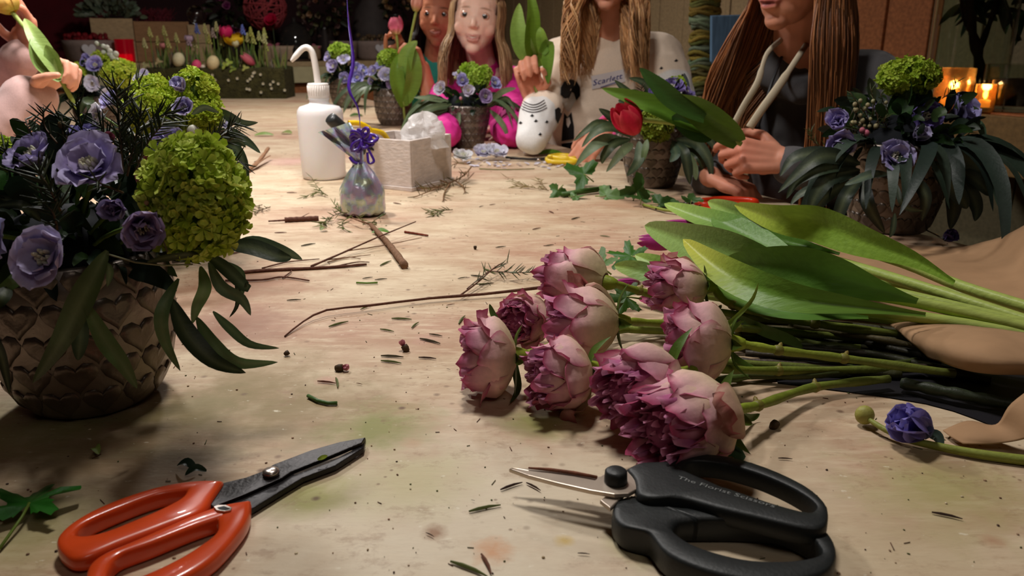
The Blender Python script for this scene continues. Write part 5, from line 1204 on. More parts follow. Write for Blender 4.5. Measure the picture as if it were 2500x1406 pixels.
def face_post(X, R, s):
    eyes = [np.array(X(.029, .080, .004)), np.array(X(-.029, .080, .004))]; fwd = np.array(R @ Vector((0, 1, 0)))
    def f(co, no):
        for e in eyes:
            d = np.linalg.norm(co - e, axis=1); co = co - fwd * (.0045 * s * np.exp(-(d / (.015 * s)) ** 2))[:, None]
        ml = np.array(X(0, .085, -.0595)); rel = (co - ml) @ np.array(R)
        g = np.exp(-(rel[:, 2] / (.0022 * s)) ** 2) * np.exp(-(rel[:, 0] / (.017 * s)) ** 4) * (np.abs(rel[:, 1]) < .03 * s)
        return co - fwd * (.0035 * s * g)[:, None]
    return f
def skin_cols(base, X=None, R=None, s=1, lip=C(178, 84, 80), brow=C(96, 66, 46), blush=C(224, 130, 110), teeth=False, hands=()):
    def f(co, no):
        c = np.tile(np.array(base[:3]), (len(co), 1))
        def blend(c, col, w): return c + (np.array(col[:3]) - c) * np.clip(w, 0, 1)[:, None]
        if X is not None:
            Rm = np.array(R); cen = np.array(X(0, 0, 0)); r = (co - cen) @ Rm / s; x, y, z = r.T; front = (y > .03)
            for sx in (-1, 1): c = blend(c, blush, .22 * np.exp(-(((x - sx * .04) / .018) ** 2 + ((z + .035) / .018) ** 2)) * front)
            c = blend(c, blush, .15 * np.exp(-((x / .012) ** 2 + ((z + .028) / .012) ** 2)) * front)
            c = blend(c, lip, .9 * np.exp(-((x / .0215) ** 4 + ((z + .0600 - .20 * np.abs(x)) / .0076) ** 4)) * (y > .05))
            c = blend(c, C(230, 214, 198) if teeth else C(96, 30, 30), .95 * np.exp(-((x / .0160) ** 4 + ((z + .0592 - .20 * np.abs(x)) / .0028) ** 4)) * (y > .05))
            for sx in (-1, 1):
                c = blend(c, brow, .85 * np.exp(-(((x - sx * .030) / .015) ** 4 + ((z - .0245 + 8 * (x - sx * .024) ** 2) / .0028) ** 2)) * front)
                c = blend(c, C(150, 96, 80), .25 * np.exp(-(((x - sx * .029) / .016) ** 2 + ((z - .006) / .010) ** 2)) * front)
                pass
        for (hp, rad, col, amt) in hands:
            d = np.linalg.norm(co - np.array(hp), axis=1); c = blend(c, col, amt * np.exp(-(d / rad) ** 2))
        return np.concatenate([c, np.ones((len(co), 1))], axis=1)
    return f
def eyes(body, X, R, s, iris=C(60, 42, 32), lid=C(214, 150, 124)):
    for sx in (-1, 1):
        c = X(sx * .029, .0628, .002); mb = MB(); rr = .0134 * s
        seg, rings = 40, 28; vs, fs, cs = [], [], []
        for i in range(rings + 1):
            th = math.pi * i / rings
            for k in range(seg):
                a = 2 * math.pi * k / seg; q = Vector((math.sin(th) * math.cos(a), math.cos(th), math.sin(th) * math.sin(a)))
                lidz = .46 - .9 * q.x * q.x; low = -.50 + .8 * q.x * q.x
                vs.append(c + R @ (q * rr * (1.07 if (q.z > lidz or q.z < low) else 1.0)))
                cs.append(lid if q.z > lidz + .07 or q.z < low - .04 else C(40, 24, 20) if q.z > lidz else mixc(lid, C(150, 80, 70), .4) if q.z < low else C(16, 12, 12) if th < .28 else iris if th < .64 else C(206, 196, 188))
        for i in range(rings):
            for k in range(seg): k2 = (k + 1) % seg; fs.append((i * seg + k, (i + 1) * seg + k, (i + 1) * seg + k2, i * seg + k2))
        mb.add(vs, fs, cs); mb.build('eye', mat('eye_gloss', None, .12, spec=.6), body)
def hand_prims(wrist, fdir, palm, s=1.0, curls=((.3, .4, .3),) * 4, thumb=(.5, .3), thumb_side=1, spread=.06):
    """wrist point, direction of the fingers, direction the palm faces; curls per finger (index..little)"""
    f = Vector(fdir).normalized(); n = Vector(palm); n = (n - f * n.dot(f)).normalized(); t = f.cross(n) * thumb_side   # t: towards the thumb
    w = Vector(wrist); pr = []; Q = lambda a, b_, c: w + (f * a + t * b_ + n * c) * s
    tips = []
    ks = [(.082, .026), (.086, .008), (.082, -.010), (.074, -.027)]; lens = ((.040, .024, .019), (.044, .028, .020), (.041, .026, .019), (.032, .020, .017))
    for i, ((ka, kb), L, cu) in enumerate(zip(ks, lens, curls)):
        pr.append(('cap', Q(.006, kb * .55, -.001), .0135 * s, Q(ka, kb, -.003), .0105 * s))
        p = Q(ka, kb, -.002); a = 0; rad = [.0092, .0082, .0076, .0064] if i != 3 else [.0080, .0072, .0066, .0056]
        for j in range(3):
            a += cu[j]; d = (f * math.cos(a) + n * math.sin(a) + t * (spread * (1.5 - i) * math.cos(a))).normalized(); q = p + d * L[j] * s
            pr.append(('cap', p, rad[j] * s, q, rad[j + 1] * s)); p = q
        tips.append(p)
    pr.append(('ell', Q(.042, .0, .003), (.030 * s, .034 * s, .013 * s), Matrix((f, t, n)).transposed()))
    pr.append(('ell', Q(.030, .024, .010), (.028 * s, .014 * s, .014 * s), Matrix((f, t, n)).transposed()))
    a0 = Q(.018, .026, .006); a1 = a0 + (f * math.cos(thumb[0]) * .6 + t * .75 * math.cos(thumb[0]) + n * math.sin(thumb[0])).normalized() * .036 * s
    b1 = thumb[0] + thumb[1]; a2 = a1 + (f * .95 + t * (.25 - thumb[1] * .5) + n * math.sin(b1) * .9).normalized() * .030 * s
    a3 = a2 + (f * .95 + t * (.0 - thumb[1] * .7) + n * math.sin(b1) * .9).normalized() * .022 * s
    pr += [('cap', a0, .0125 * s, a1, .0105 * s), ('cap', a1, .0102 * s, a2, .0092 * s), ('cap', a2, .0092 * s, a3, .0070 * s)]
    tips.append(a3)
    return pr, tips
def limb(pts, rad):
    return [('cap', pts[i], rad[i], pts[i + 1], rad[i + 1]) for i in range(len(pts) - 1)]
def cloth_cols(c, patches=()):
    def f(co, no):
        k = np.tile(np.array(c[:3]), (len(co), 1))
        for fn, col in patches:
            w = np.clip(fn(co), 0, 1); k = k + (np.array(col[:3]) - k) * w[:, None]
        return np.concatenate([k, np.ones((len(co), 1))], axis=1)
    return f
def hair(body, c, R, s, n, length, cols, seed, wave=.006, front=.85, part=.0, side_fwd=.06, thick=.009, spread=1.0, gather=None, chest=None, gw=(.8, 1.15, 1.15), gr=1.0):
    """long hair: tapered locks from the crown round the skull, then falling under gravity"""
    rng = random.Random(seed); mb = MB(); X = lambda x, y, z: c + R @ (Vector((x, y, z)) * s)
    Ri = R.transposed()
    def keep(p):
        q = Ri @ (p - c) / s
        return not (q.y > .045 and q.z < .070 - .2 * abs(q.x)) and not (q.y > .02 and q.z < .02 and abs(q.x) < .06)
    mb.ell(X(0, -.016, .036), (.080 * s, .097 * s, .086 * s), rot=R, seg=26, rings=18, col=cols[0], keep=keep)
    for k in range(n):
        sgn = 1 if rng.random() < .5 else -1
        phi = sgn * (front + (math.pi - front) * rng.random() ** .8)             # angle from the face direction
        lat = rng.uniform(.35, 1.0)
        a = V(math.sin(phi), math.cos(phi), 0)
        st = X(sgn * .012 * lat + part, .03 * math.cos(phi) - .01, .118)
        p1 = X(a.x * .070 * lat + part * .5, a.y * .084 * lat - .014, .100 - .035 * lat)
        p2 = X(a.x * .082, a.y * .096 - .014, .035); p3 = X(a.x * .082, a.y * .092 - .014, -.045)
        L = length * rng.uniform(.62, 1.12); dn = V(0, 0, -1)
        out = R @ V(a.x, a.y, 0); out.z = 0
        fw = R @ V(0, 1, 0); fw.z = 0
        ff = side_fwd * max(0, math.cos(phi * .75)) * rng.uniform(.5, 1.3)
        base = p3
        p4 = base + dn * (L * .30) + out * .022 * spread + fw * ff * .6
        p5 = base + dn * (L * .62) + out * .034 * spread + fw * ff
        p6 = base + dn * L + out * (.036 * spread) + fw * ff * 1.05
        if gather:
            for q, w in ((p4, gw[0]), (p5, gw[1]), (p6, gw[2])):
                g = gather[0] if phi * gather[2] > 0 else gather[1]; w = w * (gr if g is gather[0] else 1)
                if g is not None: off = (Vector(g) - q) * w * .5; off.z = 0; q += off
        path = bez([st, p1, p2, p3, p4, p5, p6], 18); ph = (math.floor(phi * 7) * 1.7 + rng.uniform(-.7, .7)) if wave > .01 else rng.uniform(0, 6); m = len(path); fr = rng.uniform(.92, 1.08)
        sd = rng.uniform(-1, 1)
        path = [p + (out.cross(V(0, 0, 1)) * math.sin(ph + i * .75 * fr) + out * math.cos(ph + i * .6 * fr)) * wave * (i / m) ** .8 * (1.2 if i > 8 else .4) for i, p in enumerate(path)]
        if chest: path = [chest(p) for p in path]
        cc = rng.choice(cols); r0 = thick * s * rng.uniform(.35, 1.0) * .40
        mb.tube(path, [r0 * (.55 + .45 * min(1, i / 6)) * (1 if i < m * .6 else max(.06, 1 - ((i - m * .6) / (m * .4)) ** 1.4)) for i in range(m)], 4, [mixc(varc(cc, rng, .12), cols[-1], .5 * (i / m) ** 2) for i in range(m)], flat=.6, cap=False)
    return mb.build('hair', HAIR, body)
def torso_prims(pel, chest, neck, sl, sr, k=1.0):
    return [('cap', pel, .105 * k, pel.lerp(chest, .5), .100 * k), ('cap', pel.lerp(chest, .5), .100 * k, chest, .105 * k), ('cap', chest, .105 * k, neck, .052 * k), ('cap', sl, .050 * k, chest, .095 * k), ('cap', sr, .050 * k, chest, .095 * k), ('cap', sl, .045 * k, neck - V(0, 0, .02), .048 * k), ('cap', sr, .045 * k, neck - V(0, 0, .02), .048 * k)]
def legs_prims(pel, fw, k=1.0):
    fw = Vector(fw).normalized(); sd = V(fw.y, -fw.x, 0); pr = []
    for s in (-1, 1):
        h = pel + sd * .085 * s; kn = h + fw * .33 + V(0, 0, -.02); an = V(kn.x, kn.y, .09) - fw * .05
        pr += [('cap', h, .085 * k, kn, .060 * k), ('cap', kn, .058 * k, an, .038 * k), ('cap', an, .036 * k, an + fw * .12 + V(0, 0, -.045), .032 * k)]
    return pr
def stool(pel, label):
    root = empty('stool', V(pel.x, pel.y, 0), label, 'stool'); z = pel.z - .115
    mb = MB(); mb.lathe([(0, z - .03), (.14, z - .03), (.15, z - .02), (.15, z - .005), (.14, z), (0, z)], 24, V(pel.x, pel.y, 0)); mb.build('seat', WOODD, root)
    for a in range(4):
        d = V(math.cos(a * 1.571 + .785), math.sin(a * 1.571 + .785), 0); mb = MB(); mb.tube([V(pel.x, pel.y, z - .03) + d * .09, V(pel.x, pel.y, 0) + d * .15], .014, 8); mb.build('leg', WOODD, root)
def Rface(fwd, up=(0, 0, 1)):
    y = Vector(fwd).normalized(); z = Vector(up); z = (z - y * z.dot(y)).normalized(); x = y.cross(z)
    return Matrix((x, y, z)).transposed()
def decal(name, outline, ob, mats, off=.0016, step=9, col=(1, 1, 1, 1), par=None, fill=None):
    """flat print or patch lying on a garment: outline in photograph coordinates, dropped onto the cloth"""
    if fill is None:
        xs = [p[0] for p in outline]; ys = [p[1] for p in outline]
        def inside(x, y):
            r = False; j = len(outline) - 1
            for i in range(len(outline)):
                xi, yi = outline[i]; xj, yj = outline[j]
                if (yi > y) != (yj > y) and x < (xj - xi) * (y - yi) / (yj - yi) + xi: r = not r
                j = i
            return r
        pts = []
        n = len(outline)
        for i in range(n):
            a, b_ = Vector(outline[i]), Vector(outline[(i + 1) % n]); m = max(1, int((b_ - a).length / step))
            pts += [a.lerp(b_, k / m) for k in range(m)]
        ne = len(pts); edges = [(i, (i + 1) % ne) for i in range(ne)]
        y = min(ys) + step / 2
        while y < max(ys):
            x = min(xs) + step / 2
            while x < max(xs):
                if inside(x, y) and min((Vector((x, y)) - p).length for p in pts[:ne]) > step * .5: pts.append(Vector((x, y)))
                x += step
            y += step
        r = delaunay_2d_cdt([Vector(p) for p in pts], edges, [], 1, 1e-5); v2, fs = r[0], r[2]
    else: v2, fs = fill
    vs = []; last = None
    for p in v2:
        d = ray(p[0], p[1]); h = bvh_of(ob).ray_cast(CAMP, d.normalized())
        if h[0] is None: vs.append(last or CAMP + d * 2); continue
        nn = h[1].normalized(); nn = nn if nn.dot(d) < 0 else -nn
        last = h[0] + nn * off; vs.append(last)
    mb = MB(); mb.add(vs, [tuple(f) for f in fs], col); return mb.build(name, mats, par or ob, smooth=True)
def cord(name, pts, ob, w, m, par, off=.004, flat=.45):
    q = []
    for (x, y) in pts:
        d = ray(x, y); h = bvh_of(ob).ray_cast(CAMP, d.normalized())
        if h[0] is not None: nn = h[1].normalized(); nn = nn if nn.dot(d) < 0 else -nn; q.append(h[0] + nn * off)
    mb = MB(); path = bez(q, 30); mb.tube(path, w / 2, 8, flat=flat, up=(0, -1, .2)); return mb.build(name, m, par)
def held_tulip(label, stem, leaves, head, cols, r=.0042, seed=0, openness=.1):
    root = empty('tulip', stem[-1], label, 'tulip'); mb = MB(); path = bez(stem, 20); n = len(path)
    mb.tube(path, r, 8, [mixc(C(150, 170, 84), C(176, 190, 100), i / n) for i in range(n)]); mb.build('stem', TULIPLEAF, root)
    for i, (q, w, c, tp, tl) in enumerate(leaves):
        mb = MB(); leaf_ribbon(mb, q, w, c, tip=tp, tilt=tl, fold=.4, n=20, nw=6, base=.5, peak=.4, wave=.08, seed=seed + i); mb.build('leaf', TULIPLEAF, root)
    a, b_, w = head; mb = MB(); tulip_head(mb, a, b_ - a, (b_ - a).length, w, *cols, seed=seed, openness=openness); mb.build('flower_head', PETAL, root); return root
TABN = -TV                                   # from the right-hand seats towards the table

# --- girl in the grey hoodie (right)
chin = D(1890, 74, 1.48); Rh = Rface((-.78, -.52, -.10), (.05, 0, 1)); sH = .98; hc = chin - Rh @ (V(0, .058, -.107) * sH)
hp, X = head_prims(hc, Rh, sH)
neck = D(1950, 140, 1.60); sl, sr = D(1800, 205, 1.72), D(2120, 200, 1.545); chest = (sl + sr) / 2 + V(.03, .06, -.11); pel = V(chest.x + .10, chest.y + .10, .60)
el, wl = D(2105, 470, 1.42), D(1915, 392, 1.425)
er, wr_ = D(1745, 455, 1.62), D(1735, 432, 1.50)
h1, tips1 = hand_prims(wl, (-.95, .0, .12), (-.05, .85, -.45), .92, curls=((.55, .8, .4), (.9, 1.0, .6), (1.1, 1.1, .6), (1.2, 1.1, .6)), thumb=(.25, .10), thumb_side=-1, spread=.03)
h2, tips2 = hand_prims(wr_ + V(.0, 0, .0), (.75, -.55, -.28), (-.3, .3, -.9), .9, curls=((.6, .9, .6), (.8, 1.0, .6), (.9, 1.0, .6), (.9, 1.0, .6)), thumb=(.5, .3), thumb_side=1)
body = blob('person', hp + [('cap', hc + Rh @ V(0, -.02, -.05), .050, neck, .050)] + torso_prims(pel, chest, neck, sl, sr, .88) + legs_prims(pel, TABN) + limb([sr, el, wl], [.042, .034, .023]) + limb([sl, er, wr_], [.042, .034, .023]) + h1 + h2, .0032, SKIN, smooth=3,
            post=face_post(X, Rh, sH), colfn=skin_cols(C(206, 142, 116), X, Rh, sH, lip=C(160, 74, 78), hands=((wl + V(-.09, 0, .02), .05, C(200, 112, 92), .5), (wr_ + V(.05, -.04, -.02), .05, C(206, 130, 104), .4))))
tag(body, 'person in a grey hoodie with long straight brown hair, holding a red tulip', 'person')
eyes(body, X, Rh, sH)
GH = C(84, 82, 84)
hood = blob('hoodie', torso_prims(pel, chest, neck, sl, sr, 1.06)[:-2] + [('cap', sl, .056, neck + V(-.03, 0, -.03), .05), ('cap', sr, .062, neck + V(.04, 0, -.04), .05)] + limb([sr, el, wl.lerp(el, .10)], [.062, .050, .036]) + limb([sl, er, wr_.lerp(er, .15)], [.06, .048, .036]) + [('cap', neck + V(-.05, .03, -.01), .03, neck + V(.01, .08, -.0), .045), ('cap', neck + V(.01, .08, 0), .045, neck + V(.08, .02, -.015), .032), ('cap', neck + V(-.055, .0, -.035), .030, neck + V(-.01, -.055, -.06), .026), ('cap', neck + V(-.01, -.055, -.06), .026, neck + V(.07, -.02, -.035), .030)], .0055, CLOTH, body, smooth=5, disp=(16, .006, (1, 1, 1)), colfn=cloth_cols(GH))
STR = mat('cream_cord', C(186, 172, 148), .85, bump=.3, bscale=600)
mb = MB(); mb.tube(bez([D(1908, 96, 1.53), D(1872, 132, 1.49), D(1850, 200, 1.46), D(1818, 255, 1.455), D(1792, 304, 1.455)], 24), [.0045] * 10 + [.0065] * 15, 8, flat=.5, up=(0, -1, .2)); mb.build('drawstring', STR, body)
mb = MB(); mb.tube(bez([D(1972, 104, 1.53), D(1948, 140, 1.48), D(1900, 212, 1.455), D(1858, 270, 1.445), D(1830, 312, 1.445)], 24), [.0055] * 10 + [.0075] * 15, 8, flat=.5, up=(0, -1, .2)); mb.build('drawstring', STR, body)
cord('zip', [(1900, 150), (1885, 190), (1870, 230), (1855, 280), (1845, 310)], hood, .008, mat('dark_zip', C(46, 46, 48), .5), body, off=.001) if False else None
mb = MB(); mb.tube([D(1908, 140, 1.56), D(1885, 200, 1.52), D(1850, 310, 1.50)], .003, 6); mb.build('zip', mat('dark_zip', C(46, 46, 48), .5), body)
HB = [C(66, 38, 22), C(120, 72, 40), C(88, 50, 28), C(146, 90, 52), C(160, 104, 64)]
hair(body, hc, Rh, sH, 1700, .40, HB, 3, wave=.004, front=.95, side_fwd=.03, thick=.010, spread=.75, gather=(D(2040, 260, 1.46), D(1690, 300, 1.60), -1), gw=(.3, 1.2, 1.35), gr=.35)
stool(pel, 'stool under the person in the grey hoodie')
hy = 1.40; hp0 = D(1800, 345, hy)
held_tulip('red tulip held out by the person in the grey hoodie, with two long leaves', [D(1810, 352, hy), D(1740, 320, hy), D(1640, 300, hy), D(1560, 292, hy)],
    [([D(1805, 350, hy - .005), D(1760, 310, hy - .02), D(1690, 262, hy - .03), D(1600, 235, hy - .03)], .052, C(74, 108, 30), C(118, 150, 62), -.3), ([D(1770, 320, hy), D(1680, 290, hy - .01), D(1580, 250, hy - .01), D(1470, 216, hy)], .040, C(86, 124, 36), C(104, 136, 48), .3), ([D(1720, 290, hy - .03), D(1650, 250, hy - .04), D(1600, 205, hy - .04), D(1562, 166, hy - .04)], .034, C(58, 88, 36), C(64, 96, 48), .4), ([D(1740, 325, hy), D(1690, 305, hy - .015), D(1640, 285, hy - .015)], .05, C(52, 84, 38), None, .2)],
    (D(1553, 322, hy), D(1512, 258, hy - .02), .052), (C(196, 34, 60), C(222, 86, 96), C(190, 60, 60)), seed=5, openness=.25)

# --- girl in the peach sweatshirt
chin = D(1478, 26, 2.22); Rh = Rface((-.25, -.93, -.16), (.03, 0, 1)); sH = .98; hc = chin - Rh @ (V(0, .058, -.107) * sH)
hp, X = head_prims(hc, Rh, sH)
neck = D(1480, 95, 2.36); sl, sr = D(1365, 150, 2.40), D(1610, 140, 2.36); chest = (sl + sr) / 2 + V(.01, .03, -.13); pel = V(chest.x + .10, chest.y + .12, .60)
el, wl = P(1304, 345, .038) , D(1302, 240, 2.18)
er, wr_ = D(1680, 330, 2.16), D(1478, 316, 1.97)
h1, t1 = hand_prims(wl, (-.22, -.05, .97), (-.05, -.6, .05), 1.0, curls=((1.0, 1.3, .8), (1.1, 1.35, .8), (1.15, 1.35, .8), (1.2, 1.35, .8)), thumb=(.7, .5), thumb_side=1, spread=.02)
h2, t2 = hand_prims(wr_, (-.62, -.35, -.62), (-.2, .3, -.7), .86, curls=((.35, .45, .3), (.45, .5, .3), (.5, .55, .3), (.55, .6, .3)), thumb=(.3, .2), thumb_side=-1, spread=.07)
SK2 = C(222, 156, 128)
body = blob('person', hp + [('cap', hc + Rh @ V(0, -.02, -.05), .050, neck, .052)] + torso_prims(pel, chest, neck, sl, sr, .88) + legs_prims(pel, TABN) + limb([sl, el + V(0, 0, .008), wl], [.042, .026, .022]) + limb([sr, er, wr_], [.042, .034, .023]) + h1 + h2, .0038, SKIN, smooth=3, post=face_post(X, Rh, sH),
            colfn=skin_cols(SK2, X, Rh, sH, hands=((wl + V(0, 0, .06), .06, C(206, 110, 84), .5), (wr_ + V(-.04, -.03, -.04), .06, C(224, 150, 124), .4))))
tag(body, 'person in a peach printed sweatshirt with long wavy hair, raising a tulip stem', 'person'); eyes(body, X, Rh, sH)
PE, WHT = C(250, 228, 206), C(244, 241, 238)
slx = float((sl.x + sr.x) / 2); ey_ = float(er.x)
def sleeve_white(co):                         # raglan sleeve panel and cuffs are white
    a = np.array(sr.lerp(er, .36)); d = np.array((er - sr).normalized()); w1 = np.clip(((co - a) @ d) / .008, 0, 1) * (co[:, 0] > sr.x - .05)
    b_ = np.array(sl.lerp(el, .62)); w2 = (np.linalg.norm(co[:, :2] - np.array((el.x, el.y)), axis=1) < .10) * (co[:, 2] < TZ + .19)
    return np.maximum(w1, w2)
sweat = blob('sweatshirt', torso_prims(pel, chest, neck, sl, sr, 1.12)[:-2] + [('ell', D(1462, 300, 2.36), (.165, .115, .15)), ('ell', D(1480, 200, 2.37), (.15, .10, .12)), ('cap', sl, .066, neck + V(-.03, 0, -.025), .058), ('cap', sr, .070, neck + V(.03, 0, -.025), .058)] + limb([sl, el + V(-.004, .006, .006), wl.lerp(el, .16)], [.066, .042, .033]) + limb([sr, er, wr_.lerp(er, .16)], [.068, .056, .036]), .0055, CLOTH, body, smooth=5, disp=(13, .007, (1, 1, 1)), colfn=cloth_cols(PE, [(sleeve_white, WHT)]))
for k in range(4):
    y0 = 244 + 6 * k; w_ = 27 + k * 2; arc = [(1302 - w_ + w_ * 2 * i / 10, y0 + 12 * math.sin(math.pi * i / 10)) for i in range(11)]
    decal('cuff_stripe', arc + [(x, y + 2.2) for x, y in arc[::-1]], sweat, mat('dark_stripe', C(60, 50, 52), .8), .0016, step=8, par=body)
PRB, PRW = mat('black_print', C(24, 22, 24), .8, var=.2, vscale=200), mat('white_print', C(226, 220, 212), .8)
decal('print_hair', [(1367, 215), (1376, 200), (1392, 194), (1408, 198), (1417, 212), (1417, 235), (1408, 246), (1402, 228), (1394, 224), (1388, 240), (1376, 240), (1366, 232)], sweat, PRB, .003, par=body)
decal('print_face', [(1372, 240), (1388, 238), (1394, 226), (1402, 230), (1406, 246), (1398, 262), (1388, 274), (1376, 262), (1370, 250)], sweat, PRW, .0026, par=body)
decal('print_bow', [(1353, 268), (1362, 262), (1374, 270), (1366, 288), (1360, 302), (1354, 290)], sweat, PRB, .0026, par=body)
decal('print_dress', [(1378, 276), (1386, 286), (1396, 274), (1402, 310), (1402, 338), (1372, 344), (1374, 312)], sweat, PRB, .0026, par=body)
decal('print_panel', [(1372, 350), (1404, 344), (1402, 362), (1374, 362)], sweat, PRB, .003, par=body)
decal('print_collar', [(1383, 290), (1391, 286), (1394, 300), (1388, 312), (1384, 304)], sweat, PRW, .0036, par=body)
for (x, y) in ((1650, 148), (1615, 167), (1299, 283), (1308, 296), (1272, 300), (1334, 298), (1318, 328), (1665, 185), (1632, 195)):
    decal('sleeve_star', [(x - 5, y + 1.5), (x - 2, y - 1), (x, y - 4), (x + 2.5, y - 1), (x + 5, y), (x + 2, y + 2), (x, y + 3.5)], sweat, PRB, .002, step=4, par=body)
tagp = decal('name_tag', [(1443, 186), (1522, 170), (1526, 200), (1446, 219)], sweat, mat('white_sticker', C(222, 214, 216), .6), .003, par=body)
vs, fs = text_mesh('Scarlett', shear=.15); wm = max(v.x for v in vs)
decal('name_writing', None, sweat, mat('blue_ink', C(44, 50, 130), .6), .0042, par=tagp, fill=([(1447 + v.x / wm * 72, 209 - v.x / wm * 17 - v.y * 19) for v in vs], fs))
decal('name_underline', [(1466, 212), (1510, 199), (1510, 201), (1466, 214)], sweat, MATS['blue_ink'], .0042, par=tagp)
mb = MB(); fwd = (wr_ - er).normalized(); Rw = frame(fwd)
for k, (cc, rr) in enumerate(((C(226, 90, 150), .031), (C(230, 216, 220), .0335), (C(214, 70, 140), .032))):
    c = wr_ - fwd * (.004 + .009 * k); mb.tube([c + Rw @ (V(math.cos(a), math.sin(a), 0) * rr) for a in [i * 6.2832 / 20 for i in range(21)]], .006, 8, cc, cap=False)
mb.build('bracelets', CLOTH, body)
HW = [C(112, 68, 40), C(178, 120, 72), C(146, 92, 54), C(204, 146, 92), C(220, 172, 120)]
hair(body, hc, Rh, sH, 1700, .225, HW, 7, wave=.015, front=.62, side_fwd=.13, thick=.012, spread=1.3, gather=(D(1548, 140, 2.14), D(1405, 140, 2.16), -1))
stool(pel, 'stool under the person in the peach sweatshirt')
ty = 2.17
held_tulip('tulip stem with upright glossy leaves raised by the person in peach', [D(1330, 312, ty - .03), D(1318, 250, ty - .02), D(1302, 190, ty), D(1304, 100, ty), D(1306, -40, ty)],
    [([D(1304, 155, ty - .01), D(1280, 120, ty - .03), D(1265, 70, ty - .03), D(1268, 8, ty - .02)], .052, C(122, 152, 68), C(150, 176, 90), .1), ([D(1306, 150, ty - .01), D(1298, 110, ty - .035), D(1300, 30, ty - .05), D(1292, -30, ty - .04)], .044, C(96, 128, 34), C(120, 150, 60), .5), ([D(1310, 155, ty - .015), D(1330, 135, ty - .04), D(1322, 90, ty - .055), D(1318, 66, ty - .05)], .036, C(116, 152, 52), C(140, 170, 74), -.3), ([D(1322, 130, ty - .06), D(1338, 110, ty - .06), D(1338, 160, ty - .06), D(1338, 205, ty - .05)], .034, C(104, 140, 48), C(84, 120, 40), .3)],
    (D(1306, -40, ty), D(1305, -95, ty), .045), (C(226, 120, 130), C(230, 170, 150), C(180, 180, 100)), seed=11)

# --- girl in pink
fc = D(1160, 50, 2.56); Rh = Rface((-.05, -.99, .04), (.10, 0, 1)); sH = 1.03; hc = fc - Rh @ (V(0, .05, -.010) * sH)
hp, X = head_prims(hc, Rh, sH)
neck = D(1178, 165, 2.70); sl, sr = D(1085, 235, 2.78), D(1262, 205, 2.72); chest = (sl + sr) / 2 + V(.02, .04, -.10); pel = V(chest.x + .16, chest.y + .16, .60)
el, wl = P(1085, 325, .05), D(1115, 318, 2.42)
er, wr_ = P(1250, 322, .045), D(1215, 312, 2.44)
h1, _ = hand_prims(wl, (.6, -.7, -.15), (0, 0, -1), .78, curls=((.2, .3, .2),) * 4, thumb=(.2, .1), thumb_side=-1)
h2, _ = hand_prims(wr_, (-.7, -.6, -.1), (0, 0, -1), .78, curls=((.2, .3, .2),) * 4, thumb=(.2, .1), thumb_side=1)
body = blob('person', hp + [('cap', hc + Rh @ V(0, -.02, -.05), .045, neck, .046)] + torso_prims(pel, chest, neck, sl, sr, .80) + legs_prims(pel, TABN, .9) + limb([sl, el, wl], [.038, .030, .021]) + limb([sr, er, wr_], [.038, .030, .021]) + h1 + h2, .0030, SKIN, smooth=3, post=face_post(X, Rh, sH),
            colfn=skin_cols(C(246, 204, 184), X, Rh, sH, lip=C(190, 90, 90), brow=C(150, 104, 76), teeth=True))
tag(body, 'smiling person in bright pink with straight light brown hair, seated behind the silver pot', 'person'); eyes(body, X, Rh, sH, C(70, 56, 48), C(226, 170, 146))
PKM = mat('pink_quilted_cloth', None, .75, var=.05, vscale=100, bump=.5, bscale=60, spec=.3)
blob('pink_jacket', torso_prims(pel, chest, neck, sl, sr, 1.05)[:-2] + [('cap', sl, .052, neck + V(-.03, .01, -.055), .045), ('cap', sr, .054, neck + V(.03, .01, -.05), .045)] + limb([sl, el, wl.lerp(el, .2)], [.054, .040, .032]) + limb([sr, er, wr_.lerp(er, .25)], [.060, .043, .034]), .0055, PKM, body, smooth=4, disp=(26, .007, (1, 1, 1)), colfn=cloth_cols(C(226, 52, 150)))
HP = [C(120, 84, 60), C(176, 138, 98), C(150, 112, 78), C(206, 172, 128), C(190, 150, 110)]
hair(body, hc, Rh, sH, 1500, .19, HP, 9, wave=.005, front=.86, side_fwd=.075, thick=.0105, spread=.75)
stool(pel, 'stool under the person in pink')

# --- girl in teal, behind
fc = D(1066, 44, 2.98); Rh = Rface((-.10, -.98, -.02), (.04, 0, 1)); sH = 1.0; hc = fc - Rh @ (V(0, .05, -.010) * sH)
hp, X = head_prims(hc, Rh, sH)
neck = D(1062, 155, 3.10); sl, sr = D(990, 200, 3.16), D(1118, 205, 3.12); chest = (sl + sr) / 2 + V(.02, .04, -.10); pel = V(chest.x + .16, chest.y + .16, .60)
el, wl = P(1058, 285, .035), D(1032, 165, 2.80)
er, wr_ = D(950, 230, 2.98), D(952, 135, 2.90)
h1, _ = hand_prims(wl, (-.35, -.1, .93), (-.75, -.4, -.3), .80, curls=((.8, 1.0, .5), (.9, 1.1, .6), (1.0, 1.1, .6), (1.1, 1.1, .6)), thumb=(.6, .3), thumb_side=-1)
h2, _ = hand_prims(wr_, (.55, -.3, .6), (.3, -.2, .5), .80, curls=((1.1, 1.3, .8),) * 4, thumb=(.5, .4), thumb_side=1)
SK4 = C(186, 122, 92)
body = blob('person', hp + [('cap', hc + Rh @ V(0, -.02, -.05), .045, neck, .046)] + torso_prims(pel, chest, neck, sl, sr, .80) + legs_prims(pel, TABN, .9) + limb([sr, el, wl], [.038, .034, .024]) + limb([sl, er, wr_], [.038, .032, .022]) + h1 + h2, .0034, SKIN, smooth=3, post=face_post(X, Rh, sH),
            colfn=skin_cols(SK4, X, Rh, sH, lip=C(150, 66, 60), brow=C(40, 26, 20), blush=C(190, 100, 76), teeth=True, hands=((wl, .16, C(206, 132, 100), .6),)))
